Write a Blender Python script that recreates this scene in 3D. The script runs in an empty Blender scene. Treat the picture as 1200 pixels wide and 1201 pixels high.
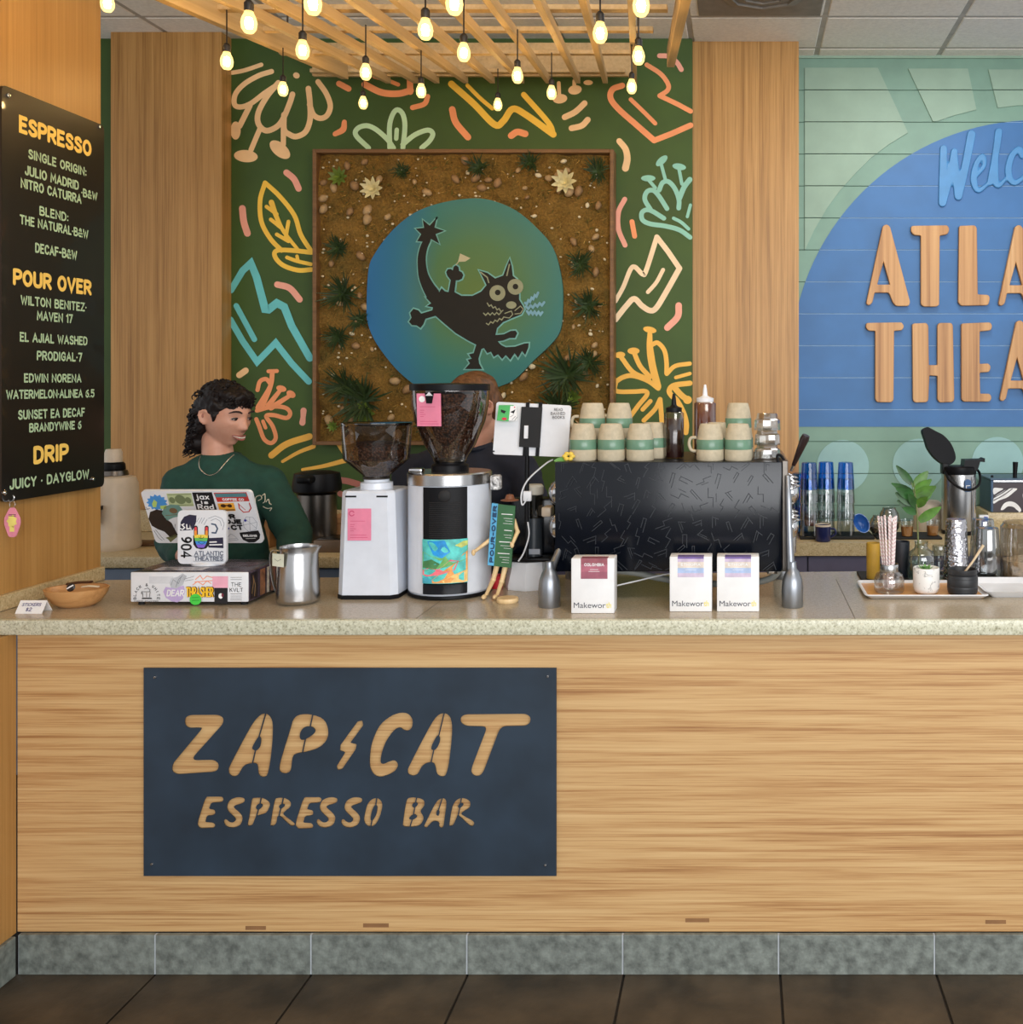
import bpy, bmesh, math, random
import numpy as np
from mathutils import Vector, Matrix, noise

random.seed(11)
PI = math.pi
C = bpy.context.scene.collection
scn = bpy.context.scene

# ------------------------------------------------------------------ camera
F, VX, VY, EYE = 1180.0, 870.0, 450.0, 1.567
cam_d = bpy.data.cameras.new('camera')
cam = bpy.data.objects.new('camera', cam_d)
C.objects.link(cam)
cam.location = (0, 0, EYE)
cam.rotation_euler = (PI / 2, 0, 0)
cam_d.sensor_fit = 'HORIZONTAL'
cam_d.sensor_width = 36
cam_d.lens = F / 1200 * 36
cam_d.shift_x = (600 - VX) / 1200
cam_d.shift_y = -(600.5 - VY) / 1200
cam_d.clip_start = 0.05
scn.camera = cam

# ------------------------------------------------------------------ light
scn.view_settings.view_transform = 'Standard'
scn.view_settings.look = 'None'
scn.view_settings.gamma = 1
scn.view_settings.use_curve_mapping = False
scn.view_settings.exposure = 0.0
world = bpy.data.worlds.new('world')
scn.world = world
world.use_nodes = True
wb = world.node_tree.nodes['Background']
wb.inputs[0].default_value = (0.95, 0.97, 1.0, 1)
wb.inputs[1].default_value = 0.85


def area(name, loc, target, sx, sy, power, color):
    d = bpy.data.lights.new(name, 'AREA')
    d.shape = 'RECTANGLE'
    d.size, d.size_y, d.energy, d.color = sx, sy, power, color
    o = bpy.data.objects.new(name, d)
    C.objects.link(o)
    o.location = loc
    o.rotation_euler = (Vector(target) - Vector(loc)).to_track_quat('-Z', 'Y').to_euler()
    return o


# shop-front windows behind the camera, and the ceiling panels of the lobby
area('daylight_shopfront', (1.9, -3.2, 2.0), (0.0, 3.0, 1.7), 5.6, 2.5, 270, (0.97, 0.98, 1.0))
area('ceiling_panel_lobby', (0.7, 1.2, 3.15), (0.5, 2.2, 0), 1.2, 0.6, 26, (1.0, 0.96, 0.9))
area('ceiling_panel_bar', (0.95, 4.0, 3.17), (0.95, 4.0, 0), 0.6, 0.6, 16, (1.0, 0.97, 0.92))


def P(px, py, Y):
    return Vector(((px - VX) * Y / F, Y, EYE - (py - VY) * Y / F))


def X_(px, Y):
    return (px - VX) * Y / F


def Z_(py, Y):
    return EYE - (py - VY) * Y / F


def lin(c):
    r = []
    for v in c[:3]:
        v = v / 255.0
        r.append(v / 12.92 if v <= 0.04045 else ((v + 0.055) / 1.055) ** 2.4)
    return tuple(r) + (1,)


# ------------------------------------------------------------------ materials
def new_mat(name):
    m = bpy.data.materials.new(name)
    m.use_nodes = True
    nt = m.node_tree
    return m, nt, nt.nodes['Principled BSDF']


def nd(nt, typ, **kw):
    n = nt.nodes.new(typ)
    for k, v in kw.items():
        if k.startswith('i_'):
            n.inputs[k[2:].replace('_', ' ')].default_value = v
        else:
            setattr(n, k, v)
    return n


def ramp(nt, fac, stops, interp='LINEAR'):
    r = nt.nodes.new('ShaderNodeValToRGB')
    r.color_ramp.interpolation = interp
    el = r.color_ramp.elements
    while len(el) < len(stops):
        el.new(0.5)
    for e, (p, c) in zip(el, stops):
        e.position = p
        e.color = lin(c)
    nt.links.new(fac, r.inputs[0])
    return r.outputs[0]


def coords(nt, scale=(1, 1, 1)):
    tc = nt.nodes.new('ShaderNodeTexCoord')
    mp = nt.nodes.new('ShaderNodeMapping')
    mp.inputs['Scale'].default_value = scale
    nt.links.new(tc.outputs['Object'], mp.inputs['Vector'])
    return mp.outputs[0]


def ntex(nt, vec, scale, detail=3, rough=0.55, dist=0.0):
    n = nt.nodes.new('ShaderNodeTexNoise')
    n.inputs['Scale'].default_value = scale
    n.inputs['Detail'].default_value = detail
    n.inputs['Roughness'].default_value = rough
    n.inputs['Distortion'].default_value = dist
    nt.links.new(vec, n.inputs['Vector'])
    return n.outputs[0]


def bump(nt, b, h, strength=0.2, dist=0.01):
    n = nt.nodes.new('ShaderNodeBump')
    n.inputs['Strength'].default_value = strength
    n.inputs['Distance'].default_value = dist
    nt.links.new(h, n.inputs['Height'])
    nt.links.new(n.outputs[0], b.inputs['Normal'])


def mat(name, rgb, rough=0.5, metal=0.0, spec=0.5, var=0.06, vs=18, bs=0, bst=0.15, emit=0, coat=0, scale=(1, 1, 1)):
    m, nt, b = new_mat(name)
    v = coords(nt, scale)
    lo = tuple(max(0, c * (1 - var)) for c in rgb)
    hi = tuple(min(255, c * (1 + var)) for c in rgb)
    col = ramp(nt, ntex(nt, v, vs), [(0.3, lo), (0.7, hi)])
    nt.links.new(col, b.inputs['Base Color'])
    b.inputs['Roughness'].default_value = rough
    b.inputs['Metallic'].default_value = metal
    b.inputs['Specular IOR Level'].default_value = spec
    b.inputs['Coat Weight'].default_value = coat
    if bs:
        bump(nt, b, ntex(nt, v, bs, 4), bst, 0.01)
    if emit:
        nt.links.new(col, b.inputs['Emission Color'])
        b.inputs['Emission Strength'].default_value = emit
    return m


def wood(name, stops, along='X', fine=70, broad=9, rough=0.45, contrast=1.0):
    """grain runs along one axis of the object"""
    m, nt, b = new_mat(name)
    s_ = 0.014
    k = {'X': (s_, 1, 1), 'Y': (1, s_, 1), 'Z': (1, 1, s_)}[along]
    v = coords(nt, k)
    n1 = ntex(nt, v, broad, 4, 0.65, 0.5)
    n2 = ntex(nt, v, fine, 4, 0.65, 0.2)
    mx = nd(nt, 'ShaderNodeMath', operation='MULTIPLY_ADD')
    nt.links.new(n1, mx.inputs[0])
    mx.inputs[1].default_value = 0.5
    m2 = nd(nt, 'ShaderNodeMath', operation='MULTIPLY')
    nt.links.new(n2, m2.inputs[0])
    m2.inputs[1].default_value = 0.5
    nt.links.new(m2.outputs[0], mx.inputs[2])
    col = ramp(nt, mx.outputs[0], stops)
    nt.links.new(col, b.inputs['Base Color'])
    b.inputs['Roughness'].default_value = rough
    bump(nt, b, n2, 0.06, 0.004)
    return m


def granite(name, base, dark, light, rough=0.3, scale=260):
    m, nt, b = new_mat(name)
    v = coords(nt)
    n = ntex(nt, v, scale, 2, 0.7)
    n2 = ntex(nt, v, scale * 0.37, 3, 0.7)
    c1 = ramp(nt, n, [(0.36, dark), (0.46, base), (0.58, base), (0.66, light)])
    c2 = ramp(nt, n2, [(0.34, dark), (0.5, base), (0.68, light)])
    mx = nd(nt, 'ShaderNodeMix', data_type='RGBA')
    mx.inputs[0].default_value = 0.35
    nt.links.new(c1, mx.inputs[6])
    nt.links.new(c2, mx.inputs[7])
    nt.links.new(mx.outputs[2], b.inputs['Base Color'])
    b.inputs['Roughness'].default_value = rough
    return m


def thin_glass(name, tint=(235, 240, 240), refl=0.12, rough=0.02):
    """clear thin-walled glass: see-through with a reflecting surface"""
    m, nt, b = new_mat(name)
    out = nt.nodes['Material Output']
    nt.nodes.remove(b)
    tr = nd(nt, 'ShaderNodeBsdfTransparent')
    tr.inputs[0].default_value = lin(tint)
    gl = nd(nt, 'ShaderNodeBsdfGlossy')
    gl.inputs['Roughness'].default_value = rough
    lw = nd(nt, 'ShaderNodeLayerWeight')
    lw.inputs[0].default_value = 0.35
    mm = nd(nt, 'ShaderNodeMath', operation='MULTIPLY_ADD')
    nt.links.new(lw.outputs['Facing'], mm.inputs[0])
    mm.inputs[1].default_value = 0.5
    mm.inputs[2].default_value = refl
    mx = nd(nt, 'ShaderNodeMixShader')
    nt.links.new(mm.outputs[0], mx.inputs[0])
    nt.links.new(tr.outputs[0], mx.inputs[1])
    nt.links.new(gl.outputs[0], mx.inputs[2])
    nt.links.new(mx.outputs[0], out.inputs[0])
    return m


def glow(name, rgb, strength):
    m, nt, b = new_mat(name)
    out = nt.nodes['Material Output']
    nt.nodes.remove(b)
    e = nd(nt, 'ShaderNodeEmission')
    e.inputs[0].default_value = lin(rgb)
    e.inputs[1].default_value = strength
    nt.links.new(e.outputs[0], out.inputs[0])
    return m


# ------------------------------------------------------------------ mesh building
def frame(o, u=(1, 0, 0), v=(0, 0, 1)):
    """local x -> u, local y -> v, local z -> u x v"""
    u, v = Vector(u).normalized(), Vector(v).normalized()
    n = u.cross(v)
    M = Matrix(((u.x, v.x, n.x, o[0]), (u.y, v.y, n.y, o[1]), (u.z, v.z, n.z, o[2]), (0, 0, 0, 1)))
    return M


def catmull(pts, n=6, closed=False):
    pts = [Vector(p) for p in pts]
    if len(pts) < 3:
        return pts
    out = []
    N = len(pts)
    rng = range(N) if closed else range(N - 1)
    for i in rng:
        if closed:
            p0, p1, p2, p3 = pts[i - 1], pts[i], pts[(i + 1) % N], pts[(i + 2) % N]
        else:
            p1, p2 = pts[i], pts[i + 1]
            p0 = pts[i - 1] if i else p1 * 2 - p2
            p3 = pts[i + 2] if i + 2 < N else p2 * 2 - p1
        for k in range(n):
            t = k / n
            out.append(0.5 * ((2 * p1) + (p2 - p0) * t + (2 * p0 - 5 * p1 + 4 * p2 - p3) * t * t
                              + (3 * p1 - p0 - 3 * p2 + p3) * t ** 3))
    if not closed:
        out.append(pts[-1])
    return out


def round_poly(pts, r, n=4):
    pts = [Vector((p[0], p[1])) for p in pts]
    out = []
    N = len(pts)
    for i in range(N):
        a, b, c = pts[i - 1], pts[i], pts[(i + 1) % N]
        d1, d2 = (a - b), (c - b)
        k1 = min(r, d1.length * 0.45)
        k2 = min(r, d2.length * 0.45)
        p, q = b + d1.normalized() * k1, b + d2.normalized() * k2
        for j in range(n + 1):
            t = j / n
            out.append((1 - t) ** 2 * p + 2 * t * (1 - t) * b + t * t * q)
    return [(v.x, v.y) for v in out]


class MB:
    def __init__(self, M=None):
        self.bm = bmesh.new()
        self.M = M or Matrix()
        self.k = 0

    def _v(self, p, M=None):
        p = Vector((p[0], p[1], p[2] if len(p) > 2 else 0))
        if M is not None:
            p = M @ p
        return self.bm.verts.new(self.M @ p)

    def face(self, vs):
        try:
            return self.bm.faces.new(vs)
        except ValueError:
            return None

    def box(self, x0, x1, y0, y1, z0, z1, bev=0, seg=2, M=None):
        vs = [self._v((x, y, z), M) for z in (z0, z1) for y in (y0, y1) for x in (x0, x1)]
        fs = [self.face([vs[i] for i in q]) for q in
              ((0, 2, 3, 1), (4, 5, 7, 6), (0, 1, 5, 4), (2, 6, 7, 3), (0, 4, 6, 2), (1, 3, 7, 5))]
        if bev:
            es = list({e for f in fs for e in f.edges})
            bmesh.ops.bevel(self.bm, geom=es, offset=bev, segments=seg, affect='EDGES', profile=0.5)
        return self

    def lathe(self, prof, c=(0, 0, 0), seg=32, M=None, sx=1, sy=1, a0=0, a1=2 * PI, closed_prof=False):
        full = abs(a1 - a0 - 2 * PI) < 1e-6
        n = seg if full else seg + 1
        rings = []
        for r, z in prof:
            if r < 1e-6:
                rings.append([self._v((c[0], c[1], c[2] + z), M)])
            else:
                rings.append([self._v((c[0] + sx * r * math.cos(a0 + (a1 - a0) * i / seg),
                                       c[1] + sy * r * math.sin(a0 + (a1 - a0) * i / seg), c[2] + z), M) for i in range(n)])
        pairs = list(zip(rings, rings[1:]))
        if closed_prof:
            pairs.append((rings[-1], rings[0]))
        for a, b in pairs:
            for i in range(seg):
                j = (i + 1) % n if full else i + 1
                if len(a) == 1 and len(b) == 1:
                    continue
                if len(a) == 1:
                    self.face([a[0], b[j], b[i]])
                elif len(b) == 1:
                    self.face([a[i], a[j], b[0]])
                else:
                    self.face([a[i], a[j], b[j], b[i]])
        return self

    def tube(self, pts, r, seg=8, cap=True, M=None, flat=None, closed=False):
        pts = [Vector(p) for p in pts]
        n = len(pts)
        rs = r if isinstance(r, (list, tuple)) else [r] * n
        if len(rs) != n:
            rs = list(np.interp(np.linspace(0, 1, n), np.linspace(0, 1, len(rs)), rs))
        up = None
        rings = []
        for i, p in enumerate(pts):
            a = pts[i - 1] if (i or closed) else p
            b = pts[(i + 1) % n] if (i < n - 1 or closed) else p
            t = (b - a)
            t = t.normalized() if t.length > 1e-9 else Vector((0, 0, 1))
            if up is None:
                up = Vector((0, 0, 1)) if abs(t.z) < 0.9 else Vector((0, 1, 0))
            x = up.cross(t)
            if x.length < 1e-6:
                x = Vector((1, 0, 0)).cross(t)
            x.normalize()
            y = t.cross(x)
            up = y
            fx, fy = flat or (1, 1)
            rings.append([self._v(p + x * rs[i] * fx * math.cos(2 * PI * k / seg) + y * rs[i] * fy * math.sin(2 * PI * k / seg), M)
                          for k in range(seg)])
        prs = list(zip(rings, rings[1:]))
        if closed:
            prs.append((rings[-1], rings[0]))
        for a, b in prs:
            for k in range(seg):
                self.face([a[k], a[(k + 1) % seg], b[(k + 1) % seg], b[k]])
        if cap and not closed:
            self.face(rings[0][::-1])
            self.face(rings[-1])
        return self

    def ell(self, c, r, seg=20, rings=12, M=None):
        if not isinstance(r, (list, tuple)):
            r = (r, r, r)
        R = Matrix.Translation(Vector(c)) @ Matrix.Diagonal((r[0], r[1], r[2], 1))
        if M is not None:
            R = M @ R
        prof = [(math.sin(PI * i / rings), -math.cos(PI * i / rings)) for i in range(rings + 1)]
        prof[0] = (0, -1)
        prof[-1] = (0, 1)
        return self.lathe(prof, seg=seg, M=R)

    def prism(self, poly, z0, z1, M=None):
        a = [self._v((p[0], p[1], z0), M) for p in poly]
        b = [self._v((p[0], p[1], z1), M) for p in poly]
        area2 = sum(poly[i - 1][0] * poly[i][1] - poly[i][0] * poly[i - 1][1] for i in range(len(poly)))
        if area2 < 0:
            a, b = a[::-1], b[::-1]
        self.face(a[::-1])
        self.face(b)
        n = len(a)
        for i in range(n):
            self.face([a[i], a[(i + 1) % n], b[(i + 1) % n], b[i]])
        return self

    def flat(self, poly, z=0, M=None):
        area2 = sum(poly[i - 1][0] * poly[i][1] - poly[i][0] * poly[i - 1][1] for i in range(len(poly)))
        if area2 < 0:
            poly = poly[::-1]
        self.face([self._v((p[0], p[1], z), M) for p in poly])
        return self

    def rect(self, x0, x1, y0, y1, z=0, M=None):
        return self.flat([(x0, y0), (x1, y0), (x1, y1), (x0, y1)], z, M)

    def disc(self, cx, cy, rx, ry=None, z=0, M=None, seg=28, rot=0):
        ry = ry or rx
        c, s = math.cos(rot), math.sin(rot)
        return self.flat([(cx + c * rx * math.cos(t) - s * ry * math.sin(t), cy + s * rx * math.cos(t) + c * ry * math.sin(t))
                          for t in [2 * PI * i / seg for i in range(seg)]], z, M)

    def ribbon(self, pts, w, z=0, M=None, thick=0, caps=True, closed=False, lift=0.00006):
        """brush stroke in the local xy plane with round ends"""
        z = z + self.k * lift
        self.k = (self.k + 1) % 40
        pts = [Vector((p[0], p[1])) for p in pts]
        q = [pts[0]]
        for p in pts[1:]:
            if (p - q[-1]).length > 1e-7:
                q.append(p)
        pts = q
        n = len(pts)
        if n < 2:
            return self
        ws = w if isinstance(w, (list, tuple)) else [w, w]
        ws = list(np.interp(np.linspace(0, 1, n), np.linspace(0, 1, len(ws)), ws))
        L, R = [], []
        for i, p in enumerate(pts):
            a = (p - pts[i - 1]) if (i or closed) else (pts[1] - p)
            b = (pts[(i + 1) % n] - p) if (i < n - 1 or closed) else a
            a, b = a.normalized(), b.normalized()
            na, nb = Vector((-a.y, a.x)), Vector((-b.y, b.x))
            m = na + nb
            m = m.normalized() if m.length > 0.2 else na
            k = min(1.8, 1 / max(0.2, m.dot(na)))
            L.append(p + m * ws[i] / 2 * k)
            R.append(p - m * ws[i] / 2 * k)
        if closed:
            lv = [self._v((v.x, v.y, z), M) for v in L]
            rv = [self._v((v.x, v.y, z), M) for v in R]
            for i in range(n):
                j = (i + 1) % n
                self.face([rv[i], rv[j], lv[j], lv[i]])
            return self
        cap0, cap1 = [], []
        if caps:
            for (p, o, wd, lst, fr, to) in ((pts[0], L[0], ws[0], cap0, L[0], R[0]), (pts[-1], R[-1], ws[-1], cap1, R[-1], L[-1])):
                a0 = math.atan2(fr.y - p.y, fr.x - p.x)
                rr = (fr - p).length
                for k in range(1, 6):
                    t = a0 + PI * k / 6
                    lst.append(Vector((p.x + rr * math.cos(t), p.y + rr * math.sin(t))))
        def mk(zz):
            return ([self._v((v.x, v.y, zz), M) for v in L], [self._v((v.x, v.y, zz), M) for v in R],
                    [self._v((v.x, v.y, zz), M) for v in cap0], [self._v((v.x, v.y, zz), M) for v in cap1])
        lv, rv, c0, c1 = mk(z + thick)
        for i in range(n - 1):
            self.face([rv[i], rv[i + 1], lv[i + 1], lv[i]])
        if caps:
            self.face([lv[0]] + c0 + [rv[0]])
            self.face([rv[-1]] + c1 + [lv[-1]])
        if thick:
            l2, r2, d0, d1 = mk(z)
            loop_t = rv + c1 + lv[::-1] + c0
            loop_b = r2 + d1 + l2[::-1] + d0
            m = len(loop_t)
            for i in range(m):
                self.face([loop_b[i], loop_b[(i + 1) % m], loop_t[(i + 1) % m], loop_t[i]])
        return self

    def add_mesh(self, me, M=None):
        bm2 = bmesh.new()
        bm2.from_mesh(me)
        if M is not None:
            bm2.transform(M)
        bm2.transform(self.M)
        t = bpy.data.meshes.new('t')
        bm2.to_mesh(t)
        bm2.free()
        self.bm.from_mesh(t)
        bpy.data.meshes.remove(t)
        return self

    def build(self, name, m, parent=None, smooth=35, loc=None, recalc=False):
        if recalc:
            bmesh.ops.recalc_face_normals(self.bm, faces=self.bm.faces)
        me = bpy.data.meshes.new(name)
        self.bm.to_mesh(me)
        self.bm.free()
        me.materials.append(m)
        if smooth:
            for p in me.polygons:
                p.use_smooth = True
            me.set_sharp_from_angle(angle=math.radians(smooth))
        o = bpy.data.objects.new(name, me)
        C.objects.link(o)
        if parent is not None:
            o.parent = parent
        if loc is not None:
            o.location = loc
        return o


def curve_mesh(loops, extrude=0.0, bevel=0.0, res=2):
    """filled 2D outline (holes by nesting) as a mesh in the xy plane"""
    cu = bpy.data.curves.new('t', 'CURVE')
    cu.dimensions = '2D'
    cu.fill_mode = 'BOTH'
    cu.extrude = extrude
    cu.bevel_depth = bevel
    cu.bevel_resolution = res
    for lp in loops:
        s = cu.splines.new('POLY')
        s.points.add(len(lp) - 1)
        for q, p in zip(s.points, lp):
            q.co = (p[0], p[1], 0, 1)
        s.use_cyclic_u = True
    o = bpy.data.objects.new('t', cu)
    C.objects.link(o)
    dg = bpy.context.evaluated_depsgraph_get()
    me = bpy.data.meshes.new_from_object(o.evaluated_get(dg))
    bpy.data.objects.remove(o)
    bpy.data.curves.remove(cu)
    return me


def font_mesh(s, bold=0.0, extrude=0.0):
    cu = bpy.data.curves.new('t', 'FONT')
    cu.body = s
    cu.offset = bold
    cu.extrude = extrude
    o = bpy.data.objects.new('t', cu)
    C.objects.link(o)
    dg = bpy.context.evaluated_depsgraph_get()
    me = bpy.data.meshes.new_from_object(o.evaluated_get(dg))
    bpy.data.objects.remove(o)
    bpy.data.curves.remove(cu)
    return me


def put_font(mb, s, x0, x1, y0, y1, z=0, M=None, bold=0.0):
    me = font_mesh(s, bold)
    co = [v.co for v in me.vertices]
    ax, bx = min(c.x for c in co), max(c.x for c in co)
    ay, by = min(c.y for c in co), max(c.y for c in co)
    sx, sy = (x1 - x0) / (bx - ax), (y1 - y0) / (by - ay)
    T = Matrix.Translation((x0, y0, z)) @ Matrix.Diagonal((sx, sy, 1, 1)) @ Matrix.Translation((-ax, -ay, 0))
    mb.add_mesh(me, (M @ T) if M is not None else T)
    bpy.data.meshes.remove(me)
    return mb


GLYPH = {
 'A': (.7, 'l0,0 .35,1 .7,0|l.13,.34 .57,.34'), 'B': (.62, 'l0,0 0,1|s0,1 .35,1 .54,.88 .54,.66 .36,.54 0,.54|s0,.54 .4,.54 .62,.4 .62,.15 .42,0 0,0'),
 'C': (.62, 's.62,.8 .5,.96 .33,1 .1,.85 .02,.5 .1,.15 .33,0 .5,.04 .62,.2'), 'D': (.62, 'l0,0 0,1|s0,1 .28,1 .54,.85 .62,.5 .54,.15 .28,0 0,0'),
 'E': (.5, 'l.5,1 0,1 0,0 .5,0|l0,.52 .42,.52'), 'F': (.5, 'l.5,1 0,1 0,0|l0,.52 .42,.52'),
 'G': (.64, 's.62,.8 .5,.96 .33,1 .1,.85 .02,.5 .1,.15 .33,0 .5,.04 .63,.2|l.38,.46 .63,.46 .63,.2'), 'H': (.62, 'l0,0 0,1|l.62,0 .62,1|l0,.52 .62,.52'),
 'I': (.04, 'l.02,0 .02,1'), 'J': (.42, 's.42,1 .42,.3 .36,.06 .2,0 .04,.08 0,.25'), 'K': (.6, 'l0,0 0,1|l.58,1 0,.45|l.2,.62 .6,0'),
 'L': (.46, 'l0,1 0,0 .46,0'), 'M': (.8, 'l0,0 .06,1 .4,.3 .74,1 .8,0'), 'N': (.64, 'l0,0 0,1 .64,0 .64,1'),
 'O': (.68, 'c.34,1 .1,.85 .0,.5 .1,.15 .34,0 .58,.15 .68,.5 .58,.85'), 'P': (.56, 'l0,0 0,1|s0,1 .35,1 .56,.88 .56,.6 .35,.46 0,.46'),
 'Q': (.68, 'c.34,1 .1,.85 .0,.5 .1,.15 .34,0 .58,.15 .68,.5 .58,.85|l.42,.25 .68,0'), 'R': (.6, 'l0,0 0,1|s0,1 .35,1 .56,.88 .56,.62 .35,.48 0,.48|l.26,.48 .6,0'),
 'S': (.56, 's.54,.84 .42,.97 .27,1 .08,.9 .06,.68 .22,.55 .4,.46 .55,.3 .52,.08 .32,0 .16,.01 .01,.16'), 'T': (.62, 'l0,1 .62,1|l.31,1 .31,0'),
 'U': (.62, 's0,1 0,.3 .1,.06 .31,0 .52,.06 .62,.3 .62,1'), 'V': (.66, 'l0,1 .33,0 .66,1'), 'W': (.9, 'l0,1 .22,0 .45,.8 .68,0 .9,1'),
 'X': (.62, 'l0,0 .62,1|l0,1 .62,0'), 'Y': (.62, 'l0,1 .31,.48 .62,1|l.31,.48 .31,0'), 'Z': (.6, 'l0,1 .6,1 0,0 .6,0'),
 '0': (.56, 'c.28,1 .06,.85 .0,.5 .06,.15 .28,0 .5,.15 .56,.5 .5,.85'), '1': (.2, 'l0,.8 .2,1 .2,0'), '2': (.56, 's.02,.8 .12,.97 .3,1 .5,.9 .5,.66 .3,.4 0,0|l0,0 .56,0'),
 '4': (.6, 'l.45,0 .45,1 0,.3 .6,.3'), '5': (.54, 'l.5,1 .06,1 .03,.58|s.03,.58 .25,.64 .5,.52 .52,.2 .35,.01 .15,.01 0,.14'),
 '6': (.54, 's.46,.95 .25,.85 .05,.55 .02,.25 .2,.0 .4,.03 .53,.25 .45,.5 .25,.56 .04,.4'), '7': (.54, 'l0,1 .54,1 .18,0'), '9': (.54, 's.08,.05 .29,.15 .49,.45 .52,.75 .34,1 .14,.97 .01,.75 .09,.5 .29,.44 .5,.6'),
 '&': (.66, 's.64,0 .2,.7 .22,.94 .36,1 .46,.86 .4,.68 .08,.42 .02,.18 .2,.0 .42,.06 .64,.42'), '-': (.3, 'l0,.48 .3,.48'), '.': (.05, 'l.02,0 .03,.0'), '*': (.05, 'l.02,.45 .03,.46'),
 ':': (.05, 'l.02,.1 .03,.11|l.02,.62 .03,.63'), '$': (.5, 's.48,.8 .25,.9 .05,.74 .25,.52 .48,.3 .25,.1 .02,.2|l.25,1 .25,0'), ' ': (.22, ''),
 'a': (.5, 'c.25,.62 .04,.5 .0,.3 .06,.08 .25,0 .44,.1 .5,.3 .44,.52|l.5,.62 .5,0'), 'd': (.5, 'c.25,.62 .04,.5 .0,.3 .06,.08 .25,0 .44,.1 .5,.3 .44,.52|l.5,1 .5,0'),
 'i': (.05, 'l.02,.6 .02,0|l.02,.85 .02,.87'), 'j': (.25, 's.2,.62 .2,0 .12,-.25 -.05,-.2|l.2,.85 .2,.87'), 'x': (.46, 'l0,0 .46,.62|l0,.62 .46,0'),
 's': (.4, 's.38,.52 .22,.62 .05,.52 .08,.38 .3,.28 .38,.12 .2,0 .02,.08'),
}


def glyph_lines(s, gap=0.28):
    out, x = [], 0.0
    for ch in s:
        w, d = GLYPH[ch]
        for st in filter(None, d.split('|')):
            pts = [tuple(map(float, p.split(','))) for p in st[1:].split()]
            if st[0] == 's':
                pts = [(v.x, v.y) for v in catmull([(p[0], p[1], 0) for p in pts], 4)]
            elif st[0] == 'c':
                pts = [(v.x, v.y) for v in catmull([(p[0], p[1], 0) for p in pts], 4, True)]
                pts = pts + [None]
            out.append([(p[0] + x, p[1]) if p else None for p in pts])
        x += w + gap
    return out, x - gap


def write(mb, s, x0, x1, y0, y1, wt, z=0, M=None, thick=0, slant=0, gap=0.28):
    """stroke lettering fitted to a box; wt = stroke width in metres"""
    ls, w = glyph_lines(s, gap)
    a0, a1, b0, b1 = x0 + wt / 2, x1 - wt / 2, y0 + wt / 2, y1 - wt / 2
    kx, ky = (a1 - a0) / max(w, .05), (b1 - b0)
    for l in ls:
        cl = l[-1] is None
        l = l[:-1] if cl else l
        mb.ribbon([(a0 + p[0] * kx + slant * p[1] * ky, b0 + p[1] * ky) for p in l], wt, z, M, thick, closed=cl)
    return mb


# ------------------------------------------------------------------ scene tree
def thing(name, label, cat, loc=(0, 0, 0), rotz=0, group=None):
    o = bpy.data.objects.new(name, None)
    C.objects.link(o)
    o.empty_display_size = 0.05
    o.location = loc
    o.rotation_euler = (0, 0, rotz)
    return tag(o, label, cat, group)


def tag(o, label, cat, group=None):
    o['label'] = label
    o['category'] = cat
    if group:
        o['group'] = group
    return o


def struct(o, label=None):
    o['kind'] = 'structure'
    if label:
        o['label'] = label
    return o


def stuff(o):
    o['kind'] = 'stuff'
    return o


def dup(root, loc=None, rotz=None, label=None):
    r = root.copy()
    C.objects.link(r)
    if loc is not None:
        r.location = loc
    if rotz is not None:
        r.rotation_euler = (0, 0, rotz)
    if label:
        r['label'] = label
    for ch in list(root.children):
        c = ch.copy()
        C.objects.link(c)
        c.parent = r
        for g in list(ch.children):
            d = g.copy()
            C.objects.link(d)
            d.parent = c
    return r


def evaluated(o, name=None):
    dg = bpy.context.evaluated_depsgraph_get()
    return bpy.data.meshes.new_from_object(o.evaluated_get(dg))


def capsule(b, a, e, ra, re, seg=18):
    a, e = Vector(a), Vector(e)
    b.tube([a, a.lerp(e, .5), e], [ra, (ra + re) / 2 * 1.02, re], seg)
    b.ell(a, ra, 14, 10)
    b.ell(e, re, 14, 10)


def remeshed(b, name, m, parent, voxel, smooth_it=6, post=None):
    me = bpy.data.meshes.new(name)
    b.bm.to_mesh(me)
    b.bm.free()
    o = bpy.data.objects.new(name, me)
    C.objects.link(o)
    r = o.modifiers.new('r', 'REMESH')
    r.mode = 'VOXEL'
    r.voxel_size = voxel
    s = o.modifiers.new('s', 'SMOOTH')
    s.iterations = smooth_it
    s.factor = 0.5
    me2 = evaluated(o)
    o.modifiers.clear()
    o.data = me2
    me2.name = name
    bpy.data.meshes.remove(me)
    me2.materials.clear()
    me2.materials.append(m)
    if post:
        for v in me2.vertices:
            v.co = post(v.co)
    for p in me2.polygons:
        p.use_smooth = True
    if parent:
        o.parent = parent
    return o



# ------------------------------------------------------------------ palette
WOOD_FRONT = wood('oak_front', [(0.36, (160, 114, 70)), (0.44, (186, 142, 92)), (0.51, (202, 162, 110)), (0.64, (216, 180, 128))], 'X', 210, 44, 0.42)
WOOD_V = wood('oak_upright', [(0.34, (134, 92, 44)), (0.44, (164, 120, 62)), (0.52, (182, 136, 76)), (0.66, (198, 154, 92))], 'Z', 150, 30, 0.4)
WOOD_SIDE = wood('oak_side', [(0.30, (146, 102, 52)), (0.45, (172, 128, 70)), (0.6, (186, 142, 82)), (0.7, (194, 152, 92))], 'Z', 120, 14, 0.4)
WOOD_SIGN = wood('maple_letters', [(0.34, (148, 100, 56)), (0.45, (186, 136, 84)), (0.56, (204, 156, 102)), (0.66, (214, 172, 122))], 'Z', 40, 18, 0.45)
WOOD_SLAT = wood('pine_slat', [(0.3, (170, 140, 96)), (0.5, (200, 170, 122)), (0.7, (214, 186, 140))], 'Y', 60, 10, 0.6)
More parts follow.
